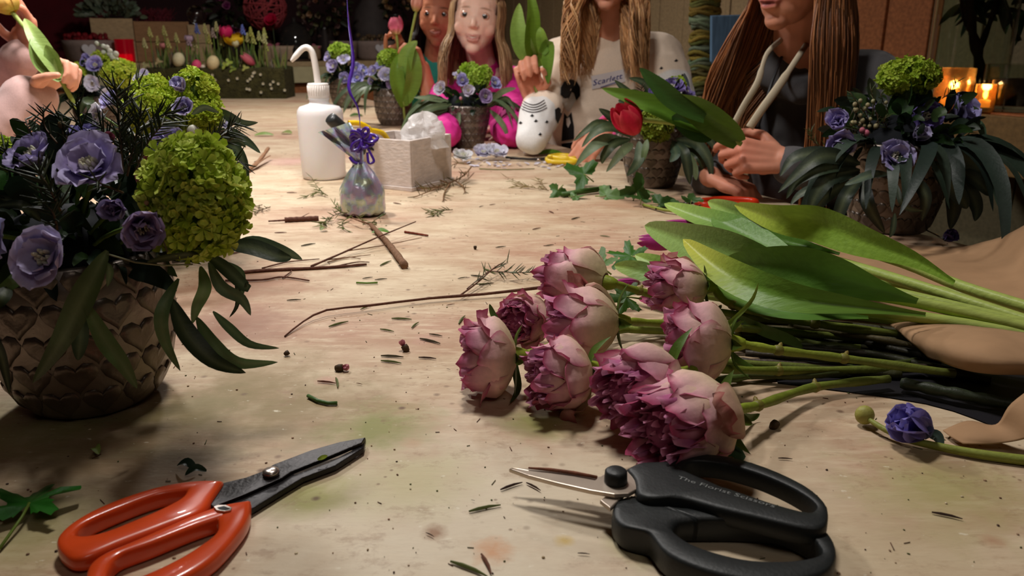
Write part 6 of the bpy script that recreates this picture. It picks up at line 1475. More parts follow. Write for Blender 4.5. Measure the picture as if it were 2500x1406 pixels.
tag(body, 'dark-haired person in teal with bare forearm raised, holding a pale tulip', 'person'); eyes(body, X, Rh, sH, C(34, 22, 18), C(170, 104, 76))
blob('teal_top', torso_prims(pel, chest, neck, sl, sr, 1.03)[:-2] + [('cap', sl, .050, neck + V(-.03, .01, -.05), .044), ('cap', sr, .052, neck + V(.03, .01, -.05), .044)] + limb([sr, sr.lerp(el, .45)], [.054, .052]) + limb([sl, sl.lerp(er, .6)], [.054, .050]), .006, CLOTH, body, smooth=4, disp=(18, .006, (1, 1, 1)), colfn=cloth_cols(C(56, 156, 140)))
hair(body, hc, Rh, sH, 800, .16, [C(24, 16, 14), C(34, 22, 18), C(30, 20, 16)], 12, wave=.004, front=1.0, side_fwd=.03, thick=.0095, spread=.7)
stool(pel, 'stool under the person in teal')
ty = 2.76
held_tulip('pale pink tulip on a long leafy stem held up by the person in teal', [D(990, 303, 2.78), D(984, 240, ty), D(988, 170, ty), D(1003, 90, ty), D(1014, 38, ty), D(1018, 22, ty)],
    [([D(988, 260, ty), D(972, 210, ty - .02), D(968, 165, ty - .02), D(978, 130, ty)], .050, C(104, 140, 44), C(130, 164, 70), .1), ([D(990, 250, ty), D(1008, 200, ty - .02), D(1010, 150, ty - .02), D(1002, 105, ty)], .055, C(112, 150, 54), C(140, 172, 84), .2), ([D(992, 200, ty), D(990, 150, ty - .025), D(1000, 120, ty - .025), D(1018, 100, ty - .02)], .050, C(124, 160, 70), C(150, 180, 96), -.3)],
    (D(1015, 28, ty), D(1020, -16, ty), .042), (C(222, 160, 140), C(232, 196, 176), C(176, 180, 90)), seed=21)
held_tulip('pink-headed tulip beside the fist of the person in teal', [D(975, 150, 2.84), D(972, 120, 2.84), D(968, 82, 2.84)], [], (D(968, 84, 2.84), D(964, 40, 2.84), .056), (C(222, 110, 140), C(226, 140, 150), C(180, 160, 96)), seed=23, openness=.1)

# --- child at the left, holding a yellow tulip with both hands
wl, wu = D(85, 225, 1.56), D(60, 185, 1.66)
pel = V(-1.62, 1.98, .60); chest = V(-1.50, 1.90, .98); neck = V(-1.46, 1.88, 1.14); sl, sr = V(-1.40, 1.76, 1.07), V(-1.56, 2.04, 1.07)
Rh = Rface((.85, -.45, -.15)); sH = .9; hc = neck + V(.02, -.01, .14); hp, X = head_prims(hc, Rh, sH)
el = D(-60, 400, 1.50); eu = D(-40, 330, 1.80); wu = D(70, 130, 1.62); wl = D(92, 225, 1.54)
h1, _ = hand_prims(wl, (.62, .1, .62), (.45, -.35, -.6), .84, curls=((1.0, 1.2, .7), (1.1, 1.25, .7), (1.15, 1.25, .7), (1.2, 1.25, .7)), thumb=(.5, .4), thumb_side=-1, spread=.02)
h2, _ = hand_prims(wu, (.12, -.1, .97), (-.5, -.75, .2), .84, curls=((.5, .7, .4), (.45, .65, .4), (.45, .65, .4), (.5, .7, .4)), thumb=(.6, .2), thumb_side=-1, spread=.08)
body = blob('person', hp + [('cap', hc + Rh @ V(0, -.02, -.05), .045, neck, .046)] + torso_prims(pel, chest, neck, sl, sr, .82) + legs_prims(pel, TV, .9) + limb([sl, el, wl], [.038, .032, .022]) + limb([sr, eu, wu], [.038, .032, .022]) + h1 + h2, .0034, SKIN, smooth=3, post=face_post(X, Rh, sH),
            colfn=skin_cols(C(226, 164, 138), X, Rh, sH, hands=((wu + V(0, 0, .08), .08, C(206, 118, 92), .6),)))
tag(body, 'person at the left edge in a pale pink top, both hands gripping a yellow tulip', 'person'); eyes(body, X, Rh, sH)
blob('pale_pink_top', torso_prims(pel, chest, neck, sl, sr, 1.05)[:-2] + [('cap', sl, .052, neck + V(0, -.03, -.05), .044), ('cap', sr, .054, neck + V(0, .03, -.05), .044)] + limb([sl, el, wl.lerp(el, .12)], [.062, .062, .048]) + limb([sr, eu, wu.lerp(eu, .05)], [.060, .056, .042]), .0055, CLOTH, body, smooth=5, disp=(18, .007, (1, 1, 1)), colfn=cloth_cols(C(206, 168, 162)))
hair(body, hc, Rh, sH, 600, .22, HP, 15, wave=.005, front=.98, side_fwd=.03)
stool(pel, 'stool under the person at the left edge')
ty = 1.54
held_tulip('yellow tulip held slantwise in both hands at the left', [D(222, 330, ty), D(185, 260, ty), D(140, 180, ty - .01), D(95, 110, ty), D(50, 55, ty + .02), D(28, 28, ty + .02)],
    [([D(150, 190, ty - .03), D(112, 130, ty - .03), D(80, 80, ty - .02), D(60, 45, ty)], .030, C(150, 176, 96), C(170, 190, 110), .1), ([D(150, 195, ty - .03), D(105, 160, ty - .03), D(88, 120, ty - .03), D(80, 90, ty - .02)], .034, C(124, 150, 82), C(140, 166, 92), .5), ([D(140, 180, ty - .03), D(130, 145, ty - .03), D(112, 110, ty - .03)], .03, C(130, 160, 80), C(150, 176, 96), -.5)],
    (D(32, 30, ty + .02), D(0, -12, ty + .02), .05), (C(226, 180, 90), C(230, 196, 120), C(190, 180, 70)), seed=31)
# ------------------------------------------------------------------ display counter and things at the back
def Yu(px, u):                                # distance at which a sight line meets the room line u
    k = (px - 1250) / FPX / .962; return (u + .418 * -.38 + .908 * 1.715) / (.908 - .418 * k)
def onU(px, py, u): return D(px, py, Yu(px, u))
CZ = TZ + .16
ctr = empty('display_counter', T(4.05, -.8, 0), 'long cream-fronted display counter along the back wall', 'counter')
slab('worktop', 3.72, 4.42, -2.98, 1.5, CZ - .03, CZ, WOODP, ctr, bev=.003)
slab('front_rail', 3.72, 3.75, -2.98, 1.5, CZ - .125, CZ - .03, CREAM, ctr, bev=.003)
for i in range(16):
    v0 = -2.98 + i * .28; slab('front_plank', 3.76, 3.785, v0, v0 + .272, .05, CZ - .125, WOODB, ctr, bev=.003)
slab('plinth', 3.8, 4.4, -2.98, 1.5, 0, CZ - .03, WOODD, ctr)
struct(slab('trim_1', 4.41, 4.44, -1.95, -1.15, CZ, 2.4, DARKR), 'wine red drape on the back wall')

def crate(label, x0, x1, ytop, u, depth, m, name='wooden_crate', zb=CZ):
    a, b_ = onU(x0, 140, u), onU(x1, 140, u); zt = onU((x0 + x1) / 2, ytop, u).z; c = (a + b_) / 2; w = (a - b_).length
    root = empty(name, V(c.x, c.y, zb), label, 'crate'); c += TU * depth / 2
    Mx = RM; h = zt - zb; t = .012
    def pn(n, off, size):
        mb = MB(); mb.box(V(c.x, c.y, zb) + RM @ Vector(off), size, M=Mx, bev=.002); mb.build(n, m, root, smooth=False)
    for sy in (-1, 1):
        for k in range(2): pn('slat', (0, sy * (depth / 2 - t / 2), h * (.25 + .5 * k)), (w, t, h * .485))
    for sx in (-1, 1): pn('end_panel', (sx * (w / 2 - t / 2), 0, h / 2), (t, depth - 2 * t, h))
    pn('bottom', (0, 0, .008), (w - 2 * t, depth - 2 * t, .012)); return root, V(c.x, c.y, zt), w
r_, top, w = crate('wooden crate planted with grey-green foliage at the far left', 232, 335, 44, 4.0, .16, WOODP)
rng = random.Random(2)
pl = empty('silver_foliage', top, 'mound of grey-green leafy foliage in the far-left crate', 'plant'); mb = MB()
for k in range(190):
    d = Vector((rng.gauss(0, 1), rng.gauss(0, .6), abs(rng.gauss(0, .8)))).normalized(); p = top + Vector((d.x * .17, d.y * .10, d.z * .10)) * rng.uniform(.4, 1) + V(0, 0, .005)
    leaf_ribbon(mb, [p, p + d * .02 + V(0, 0, .006), p + d * .042], .026, varc(C(104, 116, 96), rng, .25), n=5, nw=2, tilt=rng.uniform(-1, 1))
mb.build('foliage', LEAF, pl)
mb = MB(); mb.ell(top - V(0, 0, .02), (w * .45, .06, .03), seg=12, rings=6, col=C(40, 30, 22)); mb.build('soil', PLAIN, pl)
r_, top, w = crate('tall tan wooden crate with reddish heather, left of the crystal ball', 336, 470, 52, 3.98, .18, mat('tan_boards', C(150, 112, 76), .75, var=.15, vscale=8, stretch=(1, 8, 8)))
mb = MB()
for k in range(130):
    p = top + V(rng.uniform(-.12, .06), rng.uniform(-.04, .04), -.01); mb.tube([p, p + V(rng.uniform(-.03, .03), 0, .03), p + V(rng.uniform(-.06, .06), rng.uniform(-.03, .03), rng.uniform(.05, .09))], .0016, 4, varc(C(110, 40, 50), rng, .3), cap=False)
tag(mb.build('heather', TWIG), 'reddish wiry heather growing out of the tall tan crate', 'plant')
r_, top, w = crate('small pale crate under the crystal ball', 466, 520, 60, 3.95, .12, WOODP)
cb = empty('crystal_ball', top, 'clear crystal ball on a small pale crate', 'ornament'); GLASS = mat('clear_glass', C(235, 240, 240), .03, transm=1.0, spec=.5, ior=1.45)
mb = MB(); mb.ell(top + V(0, 0, .055), .055, seg=24, rings=16); mb.build('ball', GLASS, cb)
mb = MB(); mb.lathe([(0, 0), (.03, 0), (.026, .006), (0, .006)], 20, top); mb.build('stand', WOODD, cb)

def bowl(label, x0, x1, y0, y1, u, m, name='stone_bowl', cat='bowl', heart=False, long=1.0, flare=.78):
    a, b_ = onU(x0, y1, u), onU(x1, y1, u); c = (a + b_) / 2; w = (a - b_).length / 2; h = onU((x0 + x1) / 2, y0, u).z - CZ; c = V(c.x, c.y, CZ) + TU * w * (.5 if long > 1.3 else 1)
    root = empty(name, c, label, cat); mb = MB(); M4 = Matrix.Translation(c) @ RM.to_4x4() @ Matrix.Diagonal((1, .5 if long > 1.3 else 1, 1, 1))
    mb.lathe([(0, 0), (w * flare, 0), (w * (flare + .1), h * .2), (w * .96, h * .75), (w, h), (w - .012, h), (w * .9, h * .7), (w * .6, h * .35), (0, h * .3)], 36, M=M4); mb.build('bowl', m, root)
    if heart:
        f = c - TU * w * (1.0) + V(0, 0, h * .55); hs = h * .30; mb = MB(); fx = TV if heart is True else TV
        mb.prism([f - TU * .006 + fx * (x * hs) + V(0, 0, y * hs) for x, y in heart_xy(24)], .008, down=TU, bev=.001); mb.build('heart_plaque', mat('white_heart', C(206, 202, 206), .6), root, smooth=False)
    return root, c + V(0, 0, h), w, h
STONE = mat('grey_stone_bowl', C(138, 120, 112), .8, var=.15, vscale=30, bump=.3, bscale=80)
r_, top, w, h = bowl('grey bowl with a white heart plaque at the far left', 152, 292, 98, 158, 3.78, STONE, heart=True)
mb = MB()
for k in range(60): mb.ell(top + V(rng.uniform(-w, w) * .8, rng.uniform(-w, w) * .6, rng.uniform(-.01, .03)), .014, seg=6, rings=4, col=varc(C(120, 14, 24), rng, .3))
tag(mb.build('red_berries', PLAIN), 'heap of dark red berries filling the far-left heart bowl', 'berries', kind='stuff')
r_, top, w, h = bowl('stone bowl with a white heart plaque behind the dangling ribbon', 882, 978, 100, 152, 3.80, STONE, heart=True)
mb = MB()
for k in range(50): mb.ell(top + V(rng.uniform(-w, w) * .8, rng.uniform(-w, w) * .7, rng.uniform(-.01, .035)), .013, seg=6, rings=4, col=varc(C(96, 76, 54), rng, .4))
tag(mb.build('dried_cones', PLAIN), 'small brown cones heaped in the stone heart bowl', 'cones', kind='stuff')
r_, top, w, h = bowl('plain stone bowl half hidden behind the farthest snowball', 815, 884, 100, 152, 3.82, STONE)
r_, top, w, h = bowl('long pale dish of pink petals on the counter', 640, 795, 112, 152, 3.80, mat('pale_ceramic', C(168, 142, 118), .6, var=.12, vscale=14), 'ceramic_dish', 'dish', long=2, flare=.86)
mb = MB()
for k in range(46):
    p = top + RM @ V(rng.uniform(-w, w) * .85, rng.uniform(-w, w) * .3, rng.uniform(-.012, .008)); mb.ell(p, (.017, .014, .008), rot=frame((rng.uniform(-1, 1), rng.uniform(-1, 1), 1)), seg=7, rings=4, col=varc(C(196, 110, 126), rng, .2))
tag(mb.build('pink_petals', PETAL), 'pink petals heaped in the long pale dish', 'petals', kind='stuff')
# red candle glass
c = onU(309, 150, 3.74); c = V(c.x, c.y, CZ) + TU * .06; cg = empty('candle_glass', c, 'glowing red ribbed candle glass by the far-left bowl', 'candle'); mb = MB()
mb.shell([(0, 0), (.045, 0), (.048, .01), (.050, .13), (.046, .13), (.044, .012), (0, .012)], 28, c); mb.build('glass', mat('red_glass', C(190, 10, 40), .15, transm=.6, spec=.5, emit=C(150, 4, 30), estr=.12), cg)
mb = MB(); mb.lathe([(0, .013), (.034, .013), (.034, .05), (0, .05)], 20, c); mb.build('wax', mat('lit_wax', C(240, 120, 130), .5, emit=C(255, 70, 90), estr=1.6), cg)
# wicker ball, bell jar, bouquets, big vase
c = onU(648, 22, 3.95); mb = MB(); rr = .125
for k in range(46):
    ax = Vector((rng.gauss(0, 1), rng.gauss(0, 1), rng.gauss(0, 1))).normalized(); Rk = frame(ax); q = rr * rng.uniform(.93, 1.02); o = rng.uniform(-.25, .25)
    mb.tube([c + Rk @ V(math.cos(a) * q * math.sqrt(1 - o * o), math.sin(a) * q * math.sqrt(1 - o * o), q * o) for a in [i * 6.2832 / 20 for i in range(21)]], .0038, 5, varc(C(150, 62, 66), rng, .2), cap=False)
wb = empty('wicker_ball', c - V(0, 0, rr), 'large dusky pink wicker ball among the dark flowers', 'ornament'); mb.build('woven_cane', TWIG, wb)
mb = MB(); mb.ell(c, rr * .8, seg=16, rings=10, col=C(60, 20, 24)); mb.build('inner_core', PLAIN, wb)
pc = V(c.x, c.y, 0) + TU * .02; mb = MB(); mb.lathe([(0, CZ), (.07, CZ), (.06, CZ + .02), (.035, CZ + .04), (.03, c.z - rr * .9), (.06, c.z - rr * .8), (0, c.z - rr * .8)], 20, V(pc.x, pc.y, 0)); mb.build('pedestal', WOODD, wb)
def bouquet(label, px, py, u, r, n, cols, size, vase=None, green=C(40, 44, 26), seed=0, leafy=60):
    rng = random.Random(seed); c = onU(px, py, u); root = empty('bouquet', V(c.x, c.y, CZ), label, 'bouquet')
    mb = MB(); mb.lathe([(0, CZ), (.05, CZ), (.065, CZ + .06), (.05, c.z - r * .75), (.055, c.z - r * .65), (.05, c.z - r * .65), (0, c.z - r * .7)], 24, V(c.x, c.y, 0)); mb.build('vase', vase or mat('dark_ceramic', C(40, 34, 34), .35, spec=.5), root)
    mb = MB()
    for k in range(leafy):
        d = Vector((rng.gauss(0, 1), rng.gauss(0, 1), rng.gauss(0, .8))).normalized(); p = c + d * r * rng.uniform(.5, .95)
        leaf_ribbon(mb, [p, p + d * .03 + V(0, 0, .01), p + d * .06], .026, varc(green, rng, .4), n=5, nw=2, tilt=rng.uniform(-1, 1))
    mb.build('leaves', LEAF, root)
    for k in range(n):
        d = Vector((rng.gauss(0, 1), rng.gauss(0, 1) - .5, rng.gauss(0, .8) + .15)).normalized(); p = c + d * r * rng.uniform(.8, 1.02); mb = MB(); R = frame(d); cc = varc(rng.choice(cols), rng, .2); s = size * rng.uniform(.7, 1.2)
        for j in range(7):
            a = j * .9; petal_grid(mb, p, R @ Matrix.Rotation(a, 3, 'Z') @ Matrix.Rotation(.5 + .5 * (j % 2), 3, 'X'), s, s, cc, mixc(cc, C(220, 200, 180), .25), mixc(cc, C(30, 20, 20), .4), nu=3, nv=3, rng=rng)
        mb.build('bloom', PETAL, root)
    return root
bouquet('dark bouquet with purple blooms left of the wicker ball', 562, 25, 4.05, .13, 12, [C(120, 30, 96), C(150, 40, 100), C(60, 20, 50)], .04, seed=3)
bouquet('bouquet of dried hydrangea in brown and olive behind the ribbon', 790, 25, 4.0, .155, 46, [C(110, 90, 60), C(130, 74, 56), C(96, 96, 56), C(80, 40, 44), C(150, 120, 84)], .026, seed=4)
bouquet('dried golden flowers in front of the dark vase', 965, 12, 3.98, .09, 16, [C(150, 112, 60), C(130, 84, 56), C(176, 136, 84)], .026, seed=5, leafy=20)
fl = empty('red_flower', onU(665, 56, 3.80), 'single crimson bloom below the wicker ball', 'flower'); mb = MB(); p = onU(665, 54, 3.80)
for j in range(9): petal_grid(mb, p, frame((-.1, -.8, .5)) @ Matrix.Rotation(j * .7, 3, 'Z') @ Matrix.Rotation(.45 + .4 * (j % 2), 3, 'X'), .05, .05, C(190, 16, 60), C(206, 40, 80), C(110, 6, 30), nu=4, nv=4)
mb.build('petals', PETAL, fl); mb = MB(); mb.tube([p, V(p.x, p.y + .02, CZ)], .003, 6, C(50, 60, 30)); mb.build('stem', STEM, fl)
c = onU(722, 112, 3.9); c = V(c.x, c.y, CZ); bj = empty('bell_jar', c, 'smoky glass bell jar with a small white ornament inside', 'jar'); mb = MB()
mb.lathe([(.10, 0), (.10, .10), (.095, .15), (.07, .20), (.02, .225), (.012, .24), (.016, .255), (0, .262)], 30, c); mb.build('glass_dome', mat('smoky_glass', C(120, 116, 112), .06, transm=.9, spec=.5), bj)
mb = MB(); mb.lathe([(0, .002), (.11, .002), (.11, .012), (0, .012)], 30, c); mb.build('base', WOODD, bj)
mb = MB(); mb.lathe([(0, .012), (.012, .012), (.016, .08), (.012, .14), (.045, .15), (.02, .17), (0, .185)], 18, c); mb.build('white_ornament', mat('white_ceramic', C(206, 200, 196), .5), bj)
c = onU(915, 112, 4.2); c = V(c.x, c.y, CZ); vz = empty('dark_vase', c, 'big dull grey vase standing behind the stone bowls', 'vase'); mb = MB()
mb.lathe([(0, 0), (.09, 0), (.13, .08), (.145, .2), (.12, .32), (.08, .38), (.09, .40), (.075, .40), (.07, .37), (0, .35)], 34, c); mb.build('body', mat('dull_grey_glaze', C(72, 64, 62), .7, var=.2, vscale=20), vz)
mb = MB(); mb.lathe([(.088, .395), (.094, .402), (.088, .409), (.08, .402), (.088, .395)], 34, c); mb.build('lip', MATS['dull_grey_glaze'], vz)

# mossy trough of spring bulbs at the far end of the table
a, b_ = P(372, 240), P(694, 242); ctr_ = (a + b_) / 2 + V(0, .09, 0); L = (b_ - a).length
tr = empty('moss_trough', ctr_, 'dark mossy wooden trough planted with spring bulbs at the far end of the table', 'planter')
MOSS = mat('moss', C(58, 54, 24), .95, var=.5, vscale=40, bump=1.0, bscale=120, bdist=.01)
mb = MB(); rng = random.Random(8)
def trf(u, v):
    x = (u - .5) * L; prof = [(-.09, 0), (-.095, .05), (-.092, .10), (-.09, .148), (-.07, .152), (-.06, .13), (.06, .13), (.07, .152), (.09, .148), (.095, .07), (.09, 0)]
    t = v * (len(prof) - 1); i = min(int(t), len(prof) - 2); y, z = [lerp(prof[i][k], prof[i + 1][k], t - i) for k in (0, 1)]
    n = mnoise.noise(V(x * 14, y * 14, z * 14)) * .012 * (1 if z > .01 else 0); return ctr_ + V(x, y * (1 + n * 4), max(0, z + n * (z > .02)))
mb.grid(trf, 60, 40); mb.build('trough', MOSS, tr)
for s in (-1, 1):
    mb = MB(); mb.box(ctr_ + V(s * (L / 2 - .006), 0, .072), (.012, .178, .144), bev=.003); mb.build('end_board', MOSS, tr, smooth=False)
for k in range(24):
    x = rng.uniform(-.3, .5) if k > 12 else rng.uniform(.22, .5); p = ctr_ + V(x * L, -.10, rng.uniform(.02, .13)); mb = MB()
    for j in range(5): petal_grid(mb, p, frame((0, -1, .1)) @ Matrix.Rotation(j * 1.2566, 3, 'Z') @ Matrix.Rotation(.2, 3, 'X'), .0075, .008, C(206, 196, 170), C(214, 206, 186), C(190, 170, 90), nu=2, nv=2)
    mb.build('daisy', PETAL, tr)
def tz(px, py, dy=0): return D(px, py, ctr_.y + dy)
mb = MB()
for k in range(210):
    x = rng.uniform(-.48, .48); p = ctr_ + V(x * L, rng.uniform(-.05, .06), .13); h = rng.uniform(.05, .14); lean = V(rng.uniform(-.03, .03), rng.uniform(-.02, .02), h)
    leaf_ribbon(mb, [p, p + lean * .6, p + lean], .009, varc(rng.choice([C(84, 104, 44), C(66, 84, 36), C(110, 116, 60), C(90, 80, 60)]), rng, .25), n=5, nw=2)
mb.build('bulb_leaves', LEAF, tr)
def spike(px, py, col, h=.045, w=.011):
    p = tz(px, py, rng.uniform(-.03, .04)); mb = MB()
    for k in range(22):
        t = k / 21; a = k * 2.4; mb.ell(p + V(math.cos(a) * w * (1 - t * .8), math.sin(a) * w * (1 - t * .8), -h * .5 + h * t), .0052 * (1.1 - .5 * t), seg=6, rings=4, col=varc(col, rng, .12))
    mb.tube([p - V(0, 0, h * .5), V(p.x, p.y, TZ + .13)], .0022, 5, C(110, 130, 56)); mb.build('grape_hyacinth', PETAL, tr)
for (x, y, c) in ((480, 70, C(96, 110, 170)), (592, 72, C(110, 124, 196)), (612, 78, C(186, 186, 96)), (604, 92, C(196, 196, 130)), (632, 88, C(196, 196, 130)), (645, 80, C(190, 190, 110)), (645, 95, C(196, 196, 140)), (618, 95, C(190, 190, 110)), (365, 78, C(196, 190, 120)), (352, 105, C(200, 196, 140)), (385, 100, C(196, 190, 120)), (430, 92, C(190, 184, 120)), (500, 70, C(186, 180, 120)), (528, 65, C(190, 184, 130)), (510, 95, C(180, 176, 96)), (475, 105, C(196, 190, 130)), (400, 75, C(180, 176, 110)), (460, 100, C(176, 150, 160)), (520, 80, C(170, 150, 140)), (540, 100, C(184, 180, 110)), (410, 105, C(186, 180, 110)), (648, 112, C(180, 184, 90))): spike(x, y, c)
def cup(name, px, py, w, h, col, edge, base, ax=(0, 0, 1), op=.3, dy=0):
    p = tz(px, py, dy); mb = MB(); A = Vector(ax).normalized(); tulip_head(mb, p - A * h / 2, A, h, w, col, edge, base, seed=px, openness=op); mb.tube([p - A * h / 2, V(p.x, p.y, TZ + .13)], .003, 6, C(100, 120, 50)); mb.build(name, PETAL, tr)
cup('pink_bloom', 551, 80, .062, .066, C(206, 36, 96), C(222, 70, 120), C(150, 20, 60), (.2, -.2, 1), .5); cup('yellow_bloom', 572, 98, .085, .055, C(214, 170, 24), C(226, 190, 50), C(150, 110, 10), (.1, -.3, 1), .9, -.02)
cup('pink_bloom', 605, 145, .046, .075, C(196, 96, 110), C(206, 120, 130), C(170, 60, 80), (-.6, -.3, .6), .1, -.08); cup('pale_bloom', 575, 106, .036, .036, C(206, 200, 160), C(216, 212, 180), C(170, 160, 90), (0, -.4, .9), .3, -.07); cup('rose_bloom', 400, 112, .036, .03, C(206, 130, 130), C(214, 150, 146), C(150, 90, 90), (0, -.2, 1), .6); cup('mauve_bloom', 462, 95, .040, .036, C(176, 150, 170), C(190, 166, 180), C(140, 110, 130), (0, -.2, 1), .6)
for (x, y, c) in ((547, 160, C(150, 160, 70)), (565, 168, C(130, 146, 60)), (596, 165, C(160, 160, 84)), (556, 152, C(150, 166, 66)), (352, 160, C(170, 164, 116)), (385, 150, C(170, 150, 110))):
    mb = MB()
    p = tz(x, y, -.09); lobed_leaf(mb, p, frame((0, -.8, .6), (1, 0, 0)), .03, c, 3, seed=x, stem=0); mb.build('pale_leaf', LEAF, tr)
for (x, y, r, c, lb) in ((436, 146, .030, C(196, 186, 150), 'speckled cream egg resting at the left of the moss trough'), (480, 160, .024, C(206, 70, 110), 'bright pink egg on the front edge of the moss trough'), (520, 154, .031, C(206, 186, 140), 'broad cream egg in the middle of the moss trough'), (495, 165, .012, C(206, 190, 170), 'tiny pale egg between the pink and the cream eggs')):
    p = tz(x, y, -.075); e = empty('egg', p - V(0, 0, r), lb, 'egg', 'eggs tucked into the moss trough'); mb = MB(); Rk = frame((.3, -.1, 1)); vs0 = len(mb.v)
    mb.ell(p, (r, r, r * 1.22), rot=Rk, seg=18, rings=12, col=c); mb.build('shell', mat('egg_shell', None, .6, var=.12, vscale=90), e)

# ------------------------------------------------------------------ right-hand wall display
bn = empty('wall_bench', T(-.2, 1.25, 0), 'brown plank bench along the right wall carrying glass vases', 'bench'); BZ = TZ + .10
slab('bench_top', -1.5, .55, .98, 1.50, BZ - .025, BZ, WOODB, bn, bev=.003)
for i, (u0, u1) in enumerate(((-1.5, -.82), (-.81, -.135), (-.125, .55))): slab('front_board', u0, u1, .955, .98, BZ - .155, BZ - .004, mat('tan_bench_boards', C(126, 96, 56), .7, var=.25, vscale=8, stretch=(1, 10, 10), bump=.3, bscale=30), bn, bev=.003)
for u0 in (-1.45, -.5, .45): slab('leg', u0, u0 + .06, 1.05, 1.11, 0, BZ - .025, WOODD, bn)
def Yv(px, v): k = (px - 1250) / FPX / .962; return (v + .908 * .38 + .418 * 1.715) / (.908 * k + .418)
VG = mat('thick_clear_glass', C(226, 232, 220), .04, transm=1.0, spec=.5, ior=1.3)
def vase(px, v, r, h, label, hh=.01):
    Y = Yv(px, v); p = D(px, 270, Y); c = V(p.x, p.y, BZ + .001); root = empty('glass_vase', c, label, 'vase'); mb = MB()
    mb.shell([(0, 0), (r * .96, 0), (r, .006), (r, h), (r - .004, h), (r - .004, .016), (0, .014)], 56, c); mb.build('glass', VG, root); return root, c
vr, c1 = vase(2345, 1.16, .105, .46, 'tall clear glass cylinder vase holding a mossy branch')
br = empty('branch', c1 + V(0, 0, .02), 'forked mossy branch standing in the tall glass vase', 'branch')
for pts, r in (([(.045, -.01, .02), (.03, 0, .12), (-.005, .005, .22), (-.03, .0, .34), (-.02, .0, .62)], .016), ([(.05, .02, .02), (.035, .01, .16), (.05, .0, .3), (.02, 0, .55)], .010), ([(0, .005, .2), (-.03, 0, .24), (-.05, 0, .3)], .009)):
    path = bez([c1 + V(*q) for q in pts], 20); mb = MB(); mb.tube(path, [r * (1 - .45 * i / len(path)) * (1 + .2 * math.sin(i * 1.9)) for i in range(len(path))], 9, C(62, 52, 32)); mb.build('limb', TWIG, br)
vr2, c2 = vase(2475, 1.17, .085, .12, 'low smoky glass vase at the right edge of the bench')
mb = MB(); mb.lathe([(0, .016), (.07, .016), (.072, .08), (0, .085)], 24, c2); tag(mb.build('bark_block', WOODD), 'dark bark block inside the low glass vase', 'bark')
dk = T(-.35, 1.44, 0); slab_ = slab('dark_panel', -.30, .19, 1.44, 1.50, BZ + .14, BZ + .5, WOODD); tag(slab_, 'dark upright panel leaning behind the glass vases', 'panel')
AMB = mat('amber_glass', C(236, 190, 120), .15, transm=.9, spec=.6, metal=.05, bump=.6, bscale=60, bdist=.004)
def votive(px, v, r, h, label, power):
    Y = Yv(px, v); p = D(px, 255, Y); c = V(p.x, p.y, BZ + .001); root = empty('candle_holder', c, label, 'candle'); mb = MB()
    mb.shell([(0, 0), (r * .9, 0), (r, .008), (r * 1.02, h), (r * .97, h), (r * .94, .012), (0, .010)], 40, c); mb.build('glass', AMB, root)
    mb = MB(); mb.lathe([(0, .011), (r * .55, .011), (r * .55, .03), (0, .03)], 18, c); mb.build('wax', mat('cream_wax', C(240, 220, 180), .5, emit=C(255, 170, 70), estr=.8), root)
    mb = MB(); mb.ell(c + V(0, 0, .045), (.005, .005, .012), seg=10, rings=8); mb.build('flame', mat('flame', C(255, 200, 110), .5, emit=C(255, 190, 90), estr=60), root)
    d = bpy.data.lights.new('candle_light', 'POINT'); d.energy = power; d.color = (1, .62, .25); d.shadow_soft_size = .012; o = bpy.data.objects.new('candle_light', d); COL.objects.link(o); place(o, c + V(0, 0, .065), root)
votive(2322, 1.03, .048, .11, 'glowing amber candle glass in front of the tall vase', 1.6)
votive(2402, 1.05, .026, .07, 'small glowing tealight glass beside the amber candle', .5)
vn = empty('green_plant', c1 + V(.1, .1, .47), 'green leafy sprays above the glass vases at the top right', 'plant'); mb = MB(); rng = random.Random(4)
for k in range(40):
    p = D(rng.uniform(2350, 2520), rng.uniform(-30, 45), Yv(2430, 1.3)); d = V(rng.uniform(-1, 1), rng.uniform(-.5, .5), rng.uniform(-.6, .3)).normalized(); leaf_ribbon(mb, [p, p + d * .04, p + d * .08 - V(0, 0, .015)], .02, varc(C(40, 84, 44), rng, .4), n=6, nw=2, tilt=rng.uniform(-1, 1))
mb.build('leaves', LEAF, vn); mb = MB(); mb.tube([D(2490, 100, Yv(2480, 1.3)), D(2460, 20, Yv(2460, 1.3)), D(2430, -60, Yv(2430, 1.3))], .006, 6, C(50, 60, 34)); mb.build('stem', STEM, vn)

# coiled green garland bundle, blue panel, dark chair post
Yg = Yv(1706, .95); g0 = D(1706, 235, Yg); gx = mpp(g0) * 36
gb = empty('garland_bundle', V(g0.x, g0.y, g0.z), 'twisted olive-green raffia bundle hanging between the two nearest girls', 'garland'); rng = random.Random(12)
zt = D(1706, -60, Yg).z; nloop = 17
for k in range(nloop):
    z = lerp(g0.z + .02, zt, k / (nloop - 1)); xo = lerp(.015, -.005, k / nloop); mb = MB(); tl = rng.uniform(-.25, .25); cc = rng.choice([C(96, 96, 50), C(120, 116, 66), C(110, 122, 96), C(130, 112, 50), C(84, 88, 60)])
    for st in range(4):
        r2 = gx * rng.uniform(.72, .98); dz = rng.uniform(-.014, .014)
        mb.tube([V(g0.x + xo + math.cos(a) * r2, g0.y + math.sin(a) * r2 * .8, z + dz + tl * math.cos(a) * gx + .006 * math.sin(3 * a + st)) for a in [i * 6.2832 / 18 for i in range(19)]], .0085, 6, varc(cc, rng, .22), cap=False)
    mb.build('coil', TWIG, gb)
mb = MB(); mb.tube([V(g0.x, g0.y, g0.z + .01), V(g0.x, g0.y, zt)], gx * .6, 12, C(70, 66, 36)); mb.build('inner_roll', TWIG, gb)
